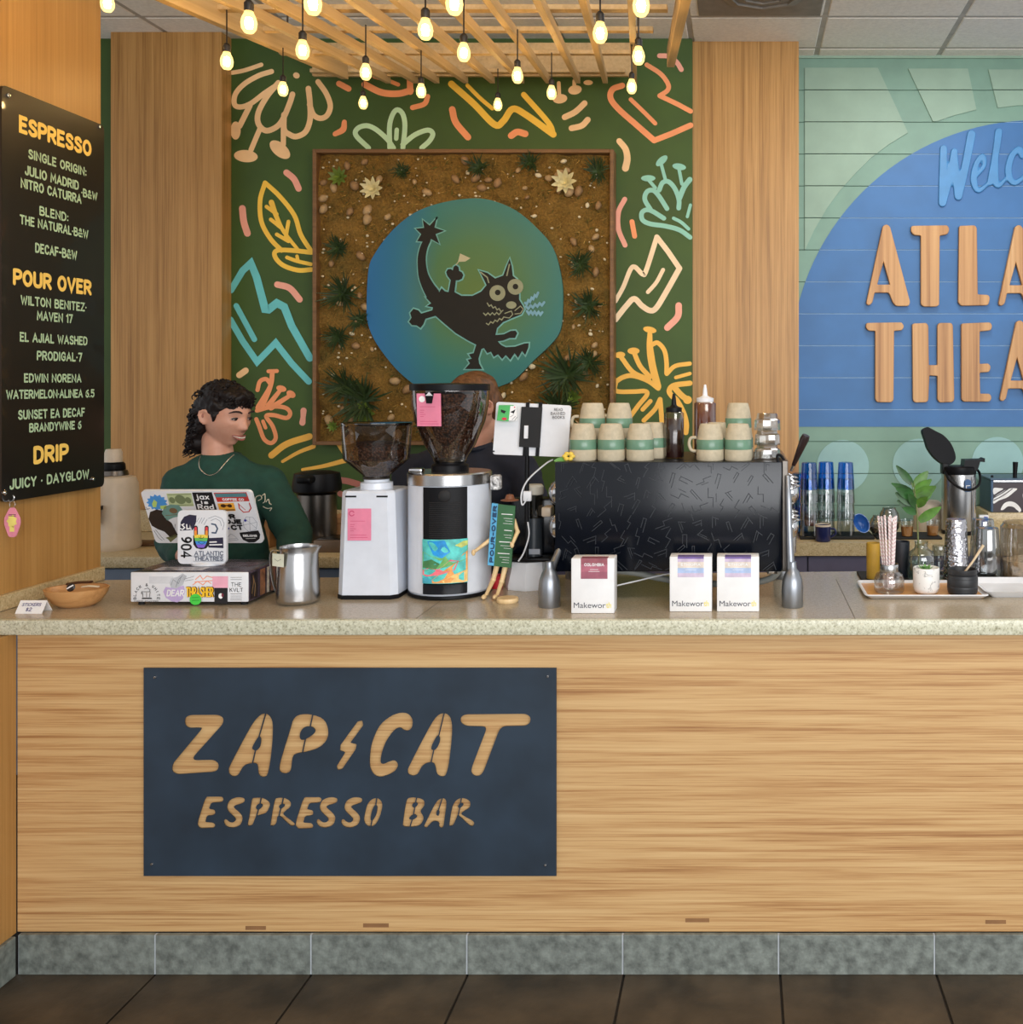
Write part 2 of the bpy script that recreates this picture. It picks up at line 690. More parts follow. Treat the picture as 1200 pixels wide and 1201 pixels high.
WOOD_DARK = wood('walnut_trim', [(0.3, (70, 46, 26)), (0.6, (104, 72, 42)), (0.7, (116, 82, 50))], 'X', 60, 10, 0.5)
GRANITE_EDGE_LIT = granite('granite_edge_lit', (206, 204, 178), (140, 136, 108), (232, 232, 214), 0.35, 190)  # paler copy of the countertop stone, daylight on the edge put into its colour
GRANITE_TOP = granite('granite_top', (176, 162, 138), (146, 130, 104), (196, 184, 162), 0.22, 240)  # same stone in smoother tan, the reflecting top put into its colour
GRANITE_SAND = granite('granite_sand', (196, 176, 134), (146, 122, 80), (216, 202, 166), 0.3, 170)
SLATE = mat('slate_tile', (112, 118, 112), 0.5, var=0.2, vs=38, bs=80, bst=0.25)
GROUT = mat('grout', (150, 152, 146), 0.8)
FLOOR = mat('floor_tile', (66, 56, 43), 0.42, var=0.3, vs=6, bs=30, bst=0.15)
GROUT_D = mat('floor_grout', (38, 32, 26), 0.9)
WHITE = mat('white_plastic', (226, 228, 232), 0.35, var=0.02)
WHITE_M = mat('white_enamel', (216, 222, 232), 0.3, var=0.02, coat=0.3)
CREAM = mat('cream_plastic', (214, 198, 176), 0.35, var=0.03)
PAPER = mat('paper_white', (236, 236, 236), 0.6, var=0.02)
BLACK = mat('black_plastic', (13, 13, 16), 0.42, spec=0.2, var=0.1)
BLACK_G = mat('black_gloss', (6, 11, 21), 0.2, spec=0.4, var=0.1)
BLACK_M = mat('black_matte', (22, 22, 24), 0.7, var=0.1)
RUBBER = mat('rubber', (16, 16, 16), 0.8)
STEEL = mat('brushed_steel', (190, 190, 190), 0.26, 1.0, var=0.05, vs=40, scale=(1, 1, 0.05))
CHROME = mat('chrome', (210, 210, 212), 0.1, 1.0, var=0.02)
ALU = mat('cast_aluminium', (150, 154, 160), 0.36, 0.9, var=0.04)
STEEL_D = mat('dark_steel', (110, 104, 98), 0.3, 1.0)
GLASS = thin_glass('clear_glass')
GLASS_T = thin_glass('tinted_glass', (214, 222, 224), 0.1)
GLASS_H = thin_glass('hopper_glass', (206, 200, 196), 0.07)
GLASS_BLUE = thin_glass('blue_glass', (96, 176, 246), 0.06)
PINK = mat('pink_card', (228, 132, 160), 0.55, var=0.04)
INK = mat('ink_black', (20, 20, 24), 0.6)
INKW = mat('ink_white', (235, 235, 235), 0.6)

# ================================================================== ROOM
TOP = EYE - 0.622          # counter top height 0.945
FP = 2.68                  # plane of the counter front
XL = -1.932                # left end of the counter front
XW = -2.036                # plane of the side wall with the menu
CEIL = 3.21

b = MB()
ts = 0.4145
for i in range(-3, 11):
    for j in range(-9, 7):
        x0 = -1.556 + ts * i
        y1 = FP - 0.006 - ts * j
        if y1 > FP + 0.1 or x0 < -2.7:
            continue
        b.box(x0 + .003, x0 + ts - .003, y1 - ts + .003, y1 - .003, -0.012, 0.0, 0.0015, 1)
fl = struct(b.build('floor', FLOOR), 'dark brown square floor tiles')
MB().box(-4.4, 3.2, -1.4, 5.4, -0.06, -0.006).build('grout', GROUT_D, fl)
MB().box(-9, 9, -12, -1.401, -0.06, -0.001).build('lobby_floor', FLOOR, fl)

# ceiling: white lay-in tiles on a grey grid
CEIL_T = mat('ceiling_tile', (240, 236, 228), 0.85, var=0.03, vs=60, bs=220, bst=0.3)
GRID = mat('ceiling_grid', (178, 172, 164), 0.6)
xs = [0.373 + 0.614 * k for k in range(-8, 5)]
ys = [5.35, 4.93, 4.51, 3.90, 3.29, 2.68, 2.07, 1.46, 0.85, 0.24, -0.37]
b = MB()
for a, c in zip(xs, xs[1:]):
    for e, d in zip(ys, ys[1:]):
        b.box(a + .012, c - .012, d + .012, e - .012, CEIL, CEIL + .02, 0.004, 1)
ce = struct(b.build('ceiling', CEIL_T), 'pale square ceiling tiles')
b = MB()
for x in xs:
    b.box(x - .0125, x + .0125, ys[-1], ys[0], CEIL + .004, CEIL + .02)
for y in ys:
    b.box(xs[0], xs[-1], y - .0125, y + .0125, CEIL + .003, CEIL + .02)
b.box(xs[0], xs[-1], ys[-1], ys[0], CEIL + .021, CEIL + .06)
b.build('ceiling_grid', GRID, ce)
# round diffuser in a grey tile
v = thing('ceiling_vent', 'grey ceiling panel with a many-sided air diffuser', 'vent', (0.09, 4.2, CEIL))
VG = mat('vent_grey', (132, 126, 118), 0.6)
MB().box(-.28, .26, -.28, .28, -.006, .0, .002, 1).build('panel', VG, v)
MB().lathe([(0, -.012), (.05, -.014), (.05, -.02), (.10, -.014), (.10, -.022), (.15, -.014), (.15, -.024), (.20, -.012), (.205, -.007)], (0.0, 0, 0), 8).build('diffuser', VG, v, smooth=0)

# walls
GREEN_D = mat('mural_green', (60, 86, 30), 0.6, var=0.06, vs=4)
wb_ = struct(MB().box(-4.2, X_(812, 4.79), 4.79, 5.2, 0, CEIL).build('wall_back', GREEN_D, smooth=0), 'dark green mural wall with painted flowers and zigzags')
WL = struct(MB().box(XW - .16, XW, 2.2, 3.195, TOP + .0006, CEIL).box(XW - .16, XL, 2.2, 2.679, .105, TOP - .041).build('wall_left', WOOD_SIDE, smooth=0), 'orange-brown wood side wall carrying the menu')
struct(MB().box(XW - .16, XL + .012, 2.2, 2.662, 0, 0.105, .002, 1).build('baseboard_left', SLATE, smooth=0), 'grey stone tile along the side wall')
struct(MB().box(X_(130, 4.70), X_(260, 4.70), 4.70, 4.789, 0, CEIL).build('trim_1', WOOD_V, smooth=0), 'wide wood pilaster left of the mural')
struct(MB().box(X_(812, 4.83), X_(937, 4.83), 4.83, 5.05, 0, CEIL).build('trim_2', WOOD_V, smooth=0), 'wood pilaster between mural and blue wall')

# shiplap wall with the blue arch
WB = 5.05
TEAL = mat('board_teal', (122, 158, 142), 0.5, var=0.03, vs=8)
TEAL_L = mat('panel_sage', (144, 172, 154), 0.5, var=0.03, vs=8)
TEAL_C = mat('disc_aqua', (144, 184, 182), 0.5, var=0.03, vs=8)
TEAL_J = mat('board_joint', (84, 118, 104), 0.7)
BLUE = mat('arch_blue', (58, 112, 170), 0.5, var=0.04, vs=6)
BLUE_LIT = mat('arch_joint_lit', (150, 190, 226), 0.5)  # lit groove edges painted as pale blue behind the arch boards
joints = [31 + 37.45 * k for k in range(0, 19)]
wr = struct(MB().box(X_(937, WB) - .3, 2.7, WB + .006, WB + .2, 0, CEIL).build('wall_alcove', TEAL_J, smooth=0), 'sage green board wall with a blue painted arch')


def bands(poly):
    """cut a wall polygon (X,Z) at the board joints"""
    out = []
    zs = [Z_(j, WB) for j in joints]
    for zt, zb in zip(zs, zs[1:]):
        zt, zb = zt - .0022, zb + .0022
        p = poly
        for sgn, lim in ((1, zb), (-1, zt)):
            q = []
            for i in range(len(p)):
                a, c = p[i - 1], p[i]
                ia, ic = sgn * (a[1] - lim) >= 0, sgn * (c[1] - lim) >= 0
                if ia != ic:
                    t = (lim - a[1]) / (c[1] - a[1])
                    q.append((a[0] + t * (c[0] - a[0]), lim))
                if ic:
                    q.append(c)
            p = q
            if len(p) < 3:
                break
        if len(p) >= 3:
            out.append(p)
    return out


def wallpx(pts):
    return [(X_(x, WB), Z_(y, WB)) for x, y in pts]


MW = frame((0, WB + .006, 0))
b = MB()
for p in bands([(X_(937, WB) - .02, 0.3), (2.7, 0.3), (2.7, CEIL), (X_(937, WB) - .02, CEIL)]):
    b.prism(p, 0, .006, MW)
b.build('boards', TEAL, wr, smooth=0)
arch = [(1215 + 287.6 * math.cos(t), 428.6 - 287.6 * math.sin(t)) for t in [PI * k / 64 for k in range(65)]]
arch = wallpx([p for p in arch if True] + [(927.4, 500.5), (1502.6, 500.5)])
arch = [(max(p[0], X_(937, WB) - .02), p[1]) for p in arch]
MB().prism(arch, .0005, .004, MW).build('arch_lit_joints', BLUE_LIT, wr, smooth=0)  # pale layer shows through the gaps as painted light on board edges
b = MB()
for p in bands(arch):
    b.prism(p, .004, .0085, MW)
b.build('painted_arch', BLUE, wr, smooth=0)
pan = [[(944, 80), (1029.5, 80), (1064.8, 156), (1042, 170), (1022, 185), (1002, 205), (985, 224), (969, 246), (955, 270), (944, 294)],
       [(1065, 81), (1135, 81), (1145, 129), (1118, 136), (1094.6, 144)],
       [(1159, 82), (1271, 82), (1260, 127), (1237, 124), (1193, 124), (1170, 127)]]
pan += [[(2430 - x, y) for x, y in q] for q in pan[:2]]
b = MB()
for q in pan:
    for p in bands(wallpx(q)):
        b.prism(p, .005, .014, MW)
b.build('raised_panels', TEAL_L, wr, smooth=0)
for cx, cy in ((988.7, 546.5), (1077.5, 545), (1170, 543), (1262, 543)):
    b = MB()
    for p in bands(wallpx([(cx + 30.5 * math.cos(t), cy + 30.5 * math.sin(t)) for t in [2 * PI * k / 40 for k in range(40)]])):
        b.prism(p, .005, .0095, MW)
    b.build('painted_disc', TEAL_C, wr, smooth=0)
struct(MB().box(X_(937, WB) - .02, 2.7, WB - .012, WB, Z_(69, WB), Z_(65, WB)).build('trim_3', TEAL_L, smooth=0), 'thin pale strip where boards meet ceiling')

# wooden letters on the arch
def LP(pts):
    return [((x * .3699 + 930), (y * .3330 + 120)) for x, y in pts]
# letter outlines in photograph pixels (letter crop 811x1201 of 270x400 px)
def lpx(pts):
    return [(930 + x / 3.0037, 120 + y / 3.0025) for x, y in pts]
A1 = ([(316, 440), (328, 434), (338, 442), (408, 705), (404, 717), (362, 717), (352, 706), (340, 676), (334, 670), (284, 670), (276, 706), (266, 715), (258, 710)],
      [(317, 556), (342, 646), (292, 646)])
T1 = ([(416, 440), (540, 438), (546, 450), (540, 466), (512, 470), (510, 714), (502, 719), (458, 719), (450, 712), (450, 470), (424, 468), (415, 456)],)
L1 = ([(584, 440), (636, 438), (642, 446), (645, 680), (684, 682), (688, 692), (682, 714), (590, 716), (581, 706)],)
T2 = ([(258, 780), (380, 778), (387, 790), (381, 802), (352, 804), (350, 1048), (344, 1054), (296, 1054), (290, 1046), (290, 804), (266, 804), (257, 794)],)
H2 = ([(420, 782), (466, 780), (472, 788), (474, 928), (508, 928), (508, 786), (514, 780), (554, 780), (558, 788), (563, 1046), (558, 1053), (514, 1055), (508, 1046), (508, 962), (476, 960), (472, 1048), (466, 1054), (428, 1055), (422, 1048)],)
E2 = ([(592, 782), (690, 778), (696, 788), (692, 802), (652, 806), (652, 924), (684, 922), (691, 932), (686, 948), (652, 950), (654, 1028), (688, 1028), (694, 1040), (688, 1052), (598, 1052), (592, 1044)],)
A2 = ([(p[0] + 464, p[1] + 2) for p in A1[0]], [(p[0] + 464, p[1] + 2) for p in A1[1]])
A3 = ([(p[0] + 468, p[1] + 336) for p in A1[0]], [(p[0] + 468, p[1] + 336) for p in A1[1]])
NN = ([(970, 440), (1010, 440), (1050, 600), (1050, 440), (1085, 440), (1085, 716), (1048, 716), (1006, 556), (1006, 716), (970, 716)],)
def sh(l, dx, dy):
    return tuple([(p[0] + dx, p[1] + dy) for p in q] for q in l)
I_ = ([(1266, 440), (1324, 440), (1324, 716), (1266, 716)],)
C_ = ([(1500, 450), (1500, 520), (1440, 490), (1410, 530), (1410, 626), (1440, 664), (1500, 636), (1500, 706), (1420, 718), (1352, 660), (1352, 496), (1420, 438)],)
R_ = ([(970, 780), (1060, 780), (1104, 820), (1104, 880), (1070, 925), (1112, 1052), (1054, 1052), (1026, 945), (1020, 945), (1020, 1052), (970, 1052)], [(1022, 826), (1050, 836), (1050, 880), (1022, 896)])
S_ = ([(1500, 790), (1500, 850), (1430, 826), (1420, 860), (1500, 930), (1506, 1010), (1450, 1056), (1370, 1036), (1370, 976), (1440, 1006), (1448, 960), (1366, 890), (1370, 812), (1430, 776)],)
sign = thing('wooden_letter_sign', 'pale wooden capital letters spelling a name on the blue arch', 'sign', (X_(1215, WB), WB, Z_(372, WB)))
for nm, lt in zip('ATLANTICTHEATRES', [A1, T1, L1, A2, sh(NN, -62, 0), sh(T1, 632, 0), sh(I_, -62, 0), sh(C_, -62, 0), T2, H2, E2, A3, sh(T2, 645, 0), sh(R_, 90, 0), sh(E2, 628, 0), sh(S_, -14, 0)]):
    loops = []
    for k, q in enumerate(lt):
        pp = wallpx(lpx(q))
        pp = [(p[0] - X_(1215, WB), p[1] - Z_(372, WB)) for p in pp]
        loops.append(round_poly(pp, .008, 3))
    me = curve_mesh(loops, .010, .003, 2)
    mb = MB()
    mb.add_mesh(me, Matrix.Translation((0, -.016, 0)) @ Matrix.Rotation(PI / 2, 4, 'X'))
    o = mb.build('letter', WOOD_SIGN, sign, 40)
# raised script
SCRIPT = mat('script_blue', (76, 140, 196), 0.4, var=0.03)
ws = thing('welcome_script', 'light blue raised handwritten word at the top of the arch', 'sign', (X_(1215, WB), WB, Z_(190, WB)))
b = MB()
def scr(pts, w):
    q = [(930 + x / 3.0037, 120 + y / 3.0025) for x, y in pts]
    q = catmull([(X_(x, WB) - X_(1215, WB), 0, Z_(y, WB) - Z_(190, WB)) for x, y in q], 5)
    b.tube(q, [k * WB / F / 6.0 for k in w], 12)
    b.ell(q[0], w[0] * WB / F / 6.0, 12, 8)
    b.ell(q[-1], w[-1] * WB / F / 6.0, 12, 8)
scr([(530, 165), (528, 260), (526, 355)], [28, 30, 30])
scr([(526, 355), (552, 260), (568, 175)], [30, 28, 26])
scr([(568, 180), (574, 260), (582, 332)], [24, 28, 30])
scr([(582, 332), (608, 220), (628, 115)], [30, 30, 32])
scr([(640, 265), (672, 225), (668, 190), (645, 220), (636, 275), (652, 312), (690, 285)], [16, 18, 20, 22, 26, 20, 14])
scr([(692, 285), (712, 190), (724, 105)], [22, 26, 28])
scr([(712, 200), (712, 270), (722, 295), (752, 268)], [24, 26, 20, 14])
scr([(806, 190), (795, 165), (768, 195), (758, 250), (780, 285), (830, 250)], [22, 22, 24, 26, 22, 14])
scr([(860, 190), (835, 220), (845, 285), (885, 260), (880, 195), (858, 190)], [20] * 3)
for dx in (0, 50):
    scr([(920 + dx, 285), (930 + dx, 200), (955 + dx, 190), (960 + dx, 285)], [22] * 3)
scr([(1010, 285), (1050, 220), (1060, 190), (1035, 200), (1030, 260), (1055, 300), (1100, 270)], [16, 18, 22, 24, 18])
remeshed(b, 'lettering', SCRIPT, ws, .0045, 3, lambda c: Vector((c.x, max(-.010, min(0, c.y)) - .004, c.z)))

# ------------------------------------------------------------------ mural strokes
MP = {k: mat('paint_' + k, c, 0.55, var=0.03, vs=10) for k, c in dict(peach=(250, 206, 152), orange=(250, 160, 106), pink=(246, 172, 148), yellow=(252, 202, 72), mustard=(250, 190, 80), aqua=(106, 200, 202), mint=(196, 230, 186), seafoam=(144, 204, 184), cream=(252, 222, 182), rose=(184, 116, 104)).items()}
YM = 4.79
MM = frame((0, YM - .0012, 0))
mural_n = [0]


class Motif:
    def __init__(self, ox, oy, sc):
        self.a = (ox, oy, sc)
        self.b = MB(MM)
        self.b.k = (mural_n[0] * 5) % 38

    def q(self, pts):
        ox, oy, sc = self.a
        return [(X_(ox + x / sc, YM), Z_(oy + y / sc, YM)) for x, y in pts]

    def st(self, w, *pts, smooth=True):
        pts = self.q(pts)
        ws = w if isinstance(w, (list, tuple)) else [w, w]
        k = YM / F / self.a[2]
        if smooth and len(pts) > 2:
            pts = [(v.x, v.y) for v in catmull([(p[0], p[1], 0) for p in pts], 6)]
        self.b.ribbon(pts, [v * k for v in ws], 0)
        return self

    def el(self, cx, cy, rx, ry, rot=0):
        k = YM / F / self.a[2]
        c = self.q([(cx, cy)])[0]
        self.b.disc(c[0], c[1], rx * k, ry * k, 0.0008 + .00005 * (self.b.k % 7), rot=-math.radians(rot))
        self.b.k += 1
        return self

    def done(self, name, color):
        mural_n[0] += 1
        return self.b.build(name, MP[color], wb_, smooth=0)


m = Motif(260, 60, 7.507)
m.st(38, (95, 190), (200, 170), (350, 120)).st(46, (440, 180), (330, 215), (200, 290), (122, 380), (115, 470), (170, 492), (260, 460), (380, 370), (500, 290))
m.st(50, (500, 280), (400, 400), (325, 540), (325, 640), (390, 700), (480, 670), (540, 600), (600, 460), (625, 380))
m.st(50, (550, 560), (552, 690), (600, 735), (660, 752), (740, 710), (780, 600), (778, 450), (765, 330))
m.st(48, (850, 270), (920, 370), (958, 480), (930, 565), (870, 592), (810, 560), (775, 470)).st(50, (250, 480), (160, 660)).el(125, 700, 45, 80)
m.st(46, (340, 680), (260, 870)).el(215, 925, 105, 54, 5).st(46, (545, 640), (545, 820)).el(515, 868, 108, 58, 40).el(660, 215, 30, 26, 30)
m.done('painted_flower', 'peach')
Motif(260, 60, 7.507).st([44, 56, 44], (1082, 625), (1070, 690), (1000, 730)).done('painted_dash', 'orange')
Motif(250, 60, 4).st(30, (345, 570), (380, 600), (402, 645)).done('painted_dash', 'pink')
Motif(250, 60, 4).st(32, (138, 738), (145, 800), (162, 855)).done('painted_dash', 'pink')
Motif(250, 60, 4).st(30, (302, 1095), (360, 1112), (407, 1165)).done('painted_dash', 'pink')
m = Motif(250, 60, 4)
m.st(22, (245, 618), (222, 700), (228, 800), (270, 880), (322, 935)).st(22, (245, 618), (312, 680), (382, 770), (412, 860), (462, 940))
m.st(22, (462, 945), (370, 935), (300, 936), (292, 965), (330, 1005), (400, 1028), (462, 1025))
m.st([26, 20, 16], (275, 710), (300, 780), (335, 850), (402, 935)).st(18, (252, 730), (300, 765)).st(18, (272, 790), (322, 830)).st(18, (355, 800), (343, 868)).st(18, (300, 860), (355, 892)).st(18, (348, 968), (395, 985), (460, 1000)).st(16, (395, 962), (400, 985))
m.done('painted_leaf', 'yellow')
m = Motif(250, 340, 4)
m.st([30, 38, 34], (85, 2), (140, -90), (178, -125), (205, -60), (245, 90), (262, 92), (300, 62), (335, 80), (370, 170), (455, 320), smooth=False)
m.st(30, (82, 140), (140, 240), (208, 338), (295, 248), (370, 345), (450, 430), smooth=False).st(26, (110, 75), (195, 232))
m.done('painted_zigzag', 'aqua')
m = Motif(270, 400, 6.006)
m.st(30, (195, 345), (212, 285), (255, 268), (285, 300)).st([34, 34, 60], (300, 215), (285, 320), (210, 470)).st(28, (272, 213), (332, 211)).st([28, 40], (360, 340), (270, 455)).el(362, 335, 36, 22, 15)
m.st([28, 40], (430, 380), (290, 470)).el(430, 374, 34, 24, 30).st(30, (190, 490), (300, 462), (390, 470), (424, 508), (396, 542), (310, 522), (255, 530), (300, 600), (322, 680), (290, 718), (240, 690), (205, 600), (185, 550)).st(26, (232, 565), (250, 610))
m.done('painted_flower', 'orange')
Motif(270, 400, 6.006).st(44, (65, 240), (110, 208)).done('painted_dash', 'peach')
Motif(270, 400, 6.006).st([44, 36, 44], (518, 490), (515, 535), (510, 575)).done('painted_dash', 'pink')
m = Motif(270, 400, 6.006)
m.st(46, (292, 805), (400, 725), (560, 672)).st([22, 30], (370, 848), (480, 785), (590, 742)).st([20, 36], (510, 905), (660, 880), (835, 835)).st(30, (760, 720), (835, 835))
m.done('painted_band', 'mustard')
m = Motif(270, 400, 6.006)
m.st(44, (735, 978), (820, 985), (905, 1008)).st(40, (775, 1075), (870, 1105)).st(40, (930, 905), (1010, 1000))
m.done('painted_dash', 'rose')
m = Motif(400, 70, 4.615)
m.st(27, (150, 478), (82, 410), (92, 372), (140, 358), (190, 378), (250, 430), (285, 478)).st(27, (265, 478), (264, 360), (282, 295), (307, 272), (335, 295), (347, 360), (336, 478)).st(27, (335, 460), (400, 408), (470, 382), (498, 402), (480, 440), (438, 478)).st(24, (303, 380), (300, 428))
m.done('painted_flower', 'mint')
for pts, w, c in (([(603, 270), (622, 340), (688, 420)], 36, 'orange'), ([(130, 135), (220, 178), (310, 185), (378, 168)], 36, 'orange'), ([(376, 175), (374, 100)], 34, 'orange'), ([(180, 92), (250, 112), (310, 135)], 22, 'orange'), ([(-10, 130), (42, 158)], 32, 'orange'), ([(470, 200), (452, 240), (388, 260)], 28, 'orange'), ([(922, 412), (955, 392), (998, 402)], 36, 'orange')):
    Motif(400, 70, 4.615).st(w, *pts).done('painted_dash', c)
m = Motif(400, 70, 4.615)
m.st(36, (598, 132), (720, 240), (832, 352), (880, 332), (930, 268), (1000, 298), (1150, 405)).st(30, (1150, 405), (1122, 340), (990, 190)).st(22, (685, 140), (755, 210), (820, 265))
m.done('painted_zigzag', 'yellow')
m = Motif(700, 60, 8.008)
m.st(56, (240, 325), (150, 360), (130, 440), (200, 540), (380, 700), (540, 840)).st(54, (540, 840), (700, 778), (882, 698), smooth=False).st(46, (882, 566), (760, 500), (592, 420), smooth=False).st(44, (592, 420), (665, 370), (670, 310), (600, 215), (470, 130)).st(40, (320, 455), (440, 570), (550, 680))
m.done('painted_arrow', 'orange')
Motif(700, 60, 8.008).st(46, (590, 45), (680, 52), (750, 105), (795, 175)).done('painted_dash', 'pink')
Motif(700, 60, 8.008).st([56, 66], (212, 845), (270, 920), (287, 1010), (270, 1100)).done('painted_dash', 'peach')
m = Motif(540, 60, 4)
m.st(28, (490, 310), (540, 285), (583, 245)).st(28, (522, 362), (570, 350), (598, 322))
m.done('painted_dash', 'peach')
m = Motif(540, 60, 4)
m.el(468, 224, 34, 22, -8).st(18, (462, 150), (465, 220)).el(538, 182, 32, 22, -10).st(18, (535, 140), (535, 180)).el(600, 148, 22, 12)
m.done('painted_flower', 'peach')
m = Motif(700, 170, 5.458)
m.st(30, (430, 470), (340, 418), (292, 430), (292, 478), (340, 505), (440, 520), (530, 545), (598, 592)).st(30, (345, 415), (308, 350), (322, 300), (362, 292), (400, 330), (450, 408)).st(30, (400, 290), (422, 242), (460, 236), (500, 280), (526, 350), (525, 405)).st(34, (528, 345), (560, 270), (596, 222)).st(20, (580, 460), (600, 385)).st(22, (492, 470), (540, 495), (588, 538))
m.st(22, (440, 225), (412, 120)).el(416, 102, 46, 22, -42).st(22, (545, 250), (526, 150)).el(528, 140, 44, 21, 10).st(22, (375, 275), (332, 225)).el(330, 214, 46, 20, 0)
m.done('painted_flower', 'seafoam')
m = Motif(700, 170, 5.458)
m.st([28, 32], (120, 1000), (170, 910), (215, 800), (245, 782), (295, 828), (318, 800), (385, 590)).st(34, (385, 590), (455, 680), (530, 790), smooth=False).st(36, (530, 790), (440, 950), (380, 1045), (340, 1060), (290, 1030), (240, 985), (190, 1030), (120, 1118)).st(26, (425, 800), (382, 880), (328, 942))
m.done('painted_arrow', 'cream')
for pts, w, c in (([(180, 348), (140, 430), (140, 540), (182, 642)], 32, 'pink'), ([(226, 492), (243, 585)], 32, 'orange'), ([(525, 1028), (518, 1100), (452, 1170)], 42, 'pink')):
    Motif(700, 170, 5.458).st(w, *pts).done('painted_dash', c)
m = Motif(700, 350, 7.06)
m.st([40, 60, 60], (440, 290), (440, 400), (460, 550), (505, 730)).el(440, 260, 56, 26, 12).st(38, (455, 385), (505, 368), (560, 430), (578, 530), (578, 620)).st(36, (580, 625), (650, 560), (770, 540)).st(30, (655, 655), (772, 622))
m.st(44, (772, 702), (640, 720), (600, 765), (625, 810), (665, 845), (720, 950), (742, 1040), (738, 1110)).st(50, (650, 745), (700, 800), (760, 845)).el(752, 840, 36, 34)
m.st(40, (205, 490), (300, 610), (430, 670)).el(192, 468, 44, 26, -5).st(40, (312, 455), (360, 560), (440, 650)).el(305, 435, 50, 28, 0)
m.st(40, (158, 690), (220, 652), (300, 640), (420, 680), (510, 745)).st(38, (158, 690), (160, 765), (300, 772), (400, 768), (415, 800), (350, 880), (280, 975)).st(36, (380, 920), (445, 850)).st(38, (390, 1010), (480, 920), (525, 835)).st(40, (525, 835), (545, 1080))
m.done('painted_flower', 'mustard')

# ================================================================== COUNTER
sc_ = thing('service_counter', 'wood-clad front of the service counter above grey stone tiles', 'counter', (0, FP, 0))
MB().box(XL + .002, 2.3, 0, .02, .107, TOP - .0405, .001, 1).build('front_panel', WOOD_FRONT, sc_, smooth=0)
b = MB()
for i in range(-1, 10):
    x0 = max(XL + .013, -1.556 + .4135 * i + (0.0 if i < 3 else 0))
    x1 = -1.556 + .4135 * (i + 1)
    b.box(x0 + .0022, x1 - .0022, FP - .014, FP, .0, .105 + (.001 if i % 2 else 0), .0015, 1)
pln = struct(b.build('baseboard_front', SLATE, None, smooth=0), 'grey stone tiles along the foot of the counter')
MB().box(XL + .013, 2.3, FP - .011, FP + .001, .0, .104).build('plinth_grout', mat('pale_grout', (178, 184, 188), 0.7), pln, smooth=0)
SC = mat('scuff', (140, 100, 62), 0.7)
for px, py, w in ((300, 1088, 24), (441, 1085, 30), (818, 1079, 28), (1168, 1081, 24)):
    k = FP / F
    MB().box((px - w / 2 - VX) * k, (px + w / 2 - VX) * k, -.0006, .0, EYE - (py + 2.5 - VY) * k, EYE - (py - 2 - VY) * k).build('scuff', SC, sc_, smooth=0)
MB().box(XL + .01, 2.3, .45, .47, .0, TOP - .0405).build('back_panel', mat('cabinet_grey', (96, 108, 124), 0.5), sc_, smooth=0)

ct = thing('countertop', 'speckled stone countertop running along the front of the bar', 'countertop', (0, 0, TOP))
poly = [(XL - .16, 2.665), (2.4, 2.665), (2.4, 3.46), (XL - .2, 3.18), (XL - .2, 3.05), (XL - .16, 3.05)]
MB().prism(poly, -.036, 0).build('slab', GRANITE_TOP, ct, smooth=0)
MB().box(XL - .16, 2.4, 2.645, 2.6655, -.04, .0004, .004, 2).build('front_edge', GRANITE_EDGE_LIT, ct)
struct(MB().box(XW + .0005, XW + .018, 2.646, 3.19, TOP + .0008, TOP + .043, .002, 1).build('baseboard_upstand', GRANITE_SAND), 'speckled stone upstand along the side wall on the countertop')
JN = mat('stone_joint', (110, 100, 84), 0.8)
for px in (1003, 488):
    y0, y1 = 2.665, 3.2
    MB().box(X_(px, 2.665) - .0012, X_(px, 2.665) + .0012, y0, y1, -.002, .0003).build('joint', JN, ct, smooth=0)

# ------------------------------------------------------------------ steel sign with cut-out letters
YS = FP - .007
sg = thing('steel_name_sign', 'dark blue steel sign with the bar name cut out', 'sign', (X_(412, FP), YS, Z_(904, FP)))
STEEL_B = mat('blued_steel', (40, 54, 68), 0.5, 0.1, var=0.14, vs=5)
cA, cB, cC = (185, 820, 5.106), (400, 820, 5.0), (150, 760, 2.264)
ox, oz = X_(412, YS), Z_(904, FP)


def s_px(c, pts):
    return [(X_(c[0] + x / c[2], YS) - ox, Z_(c[1] + y / c[2], YS) - oz) for x, y in pts]


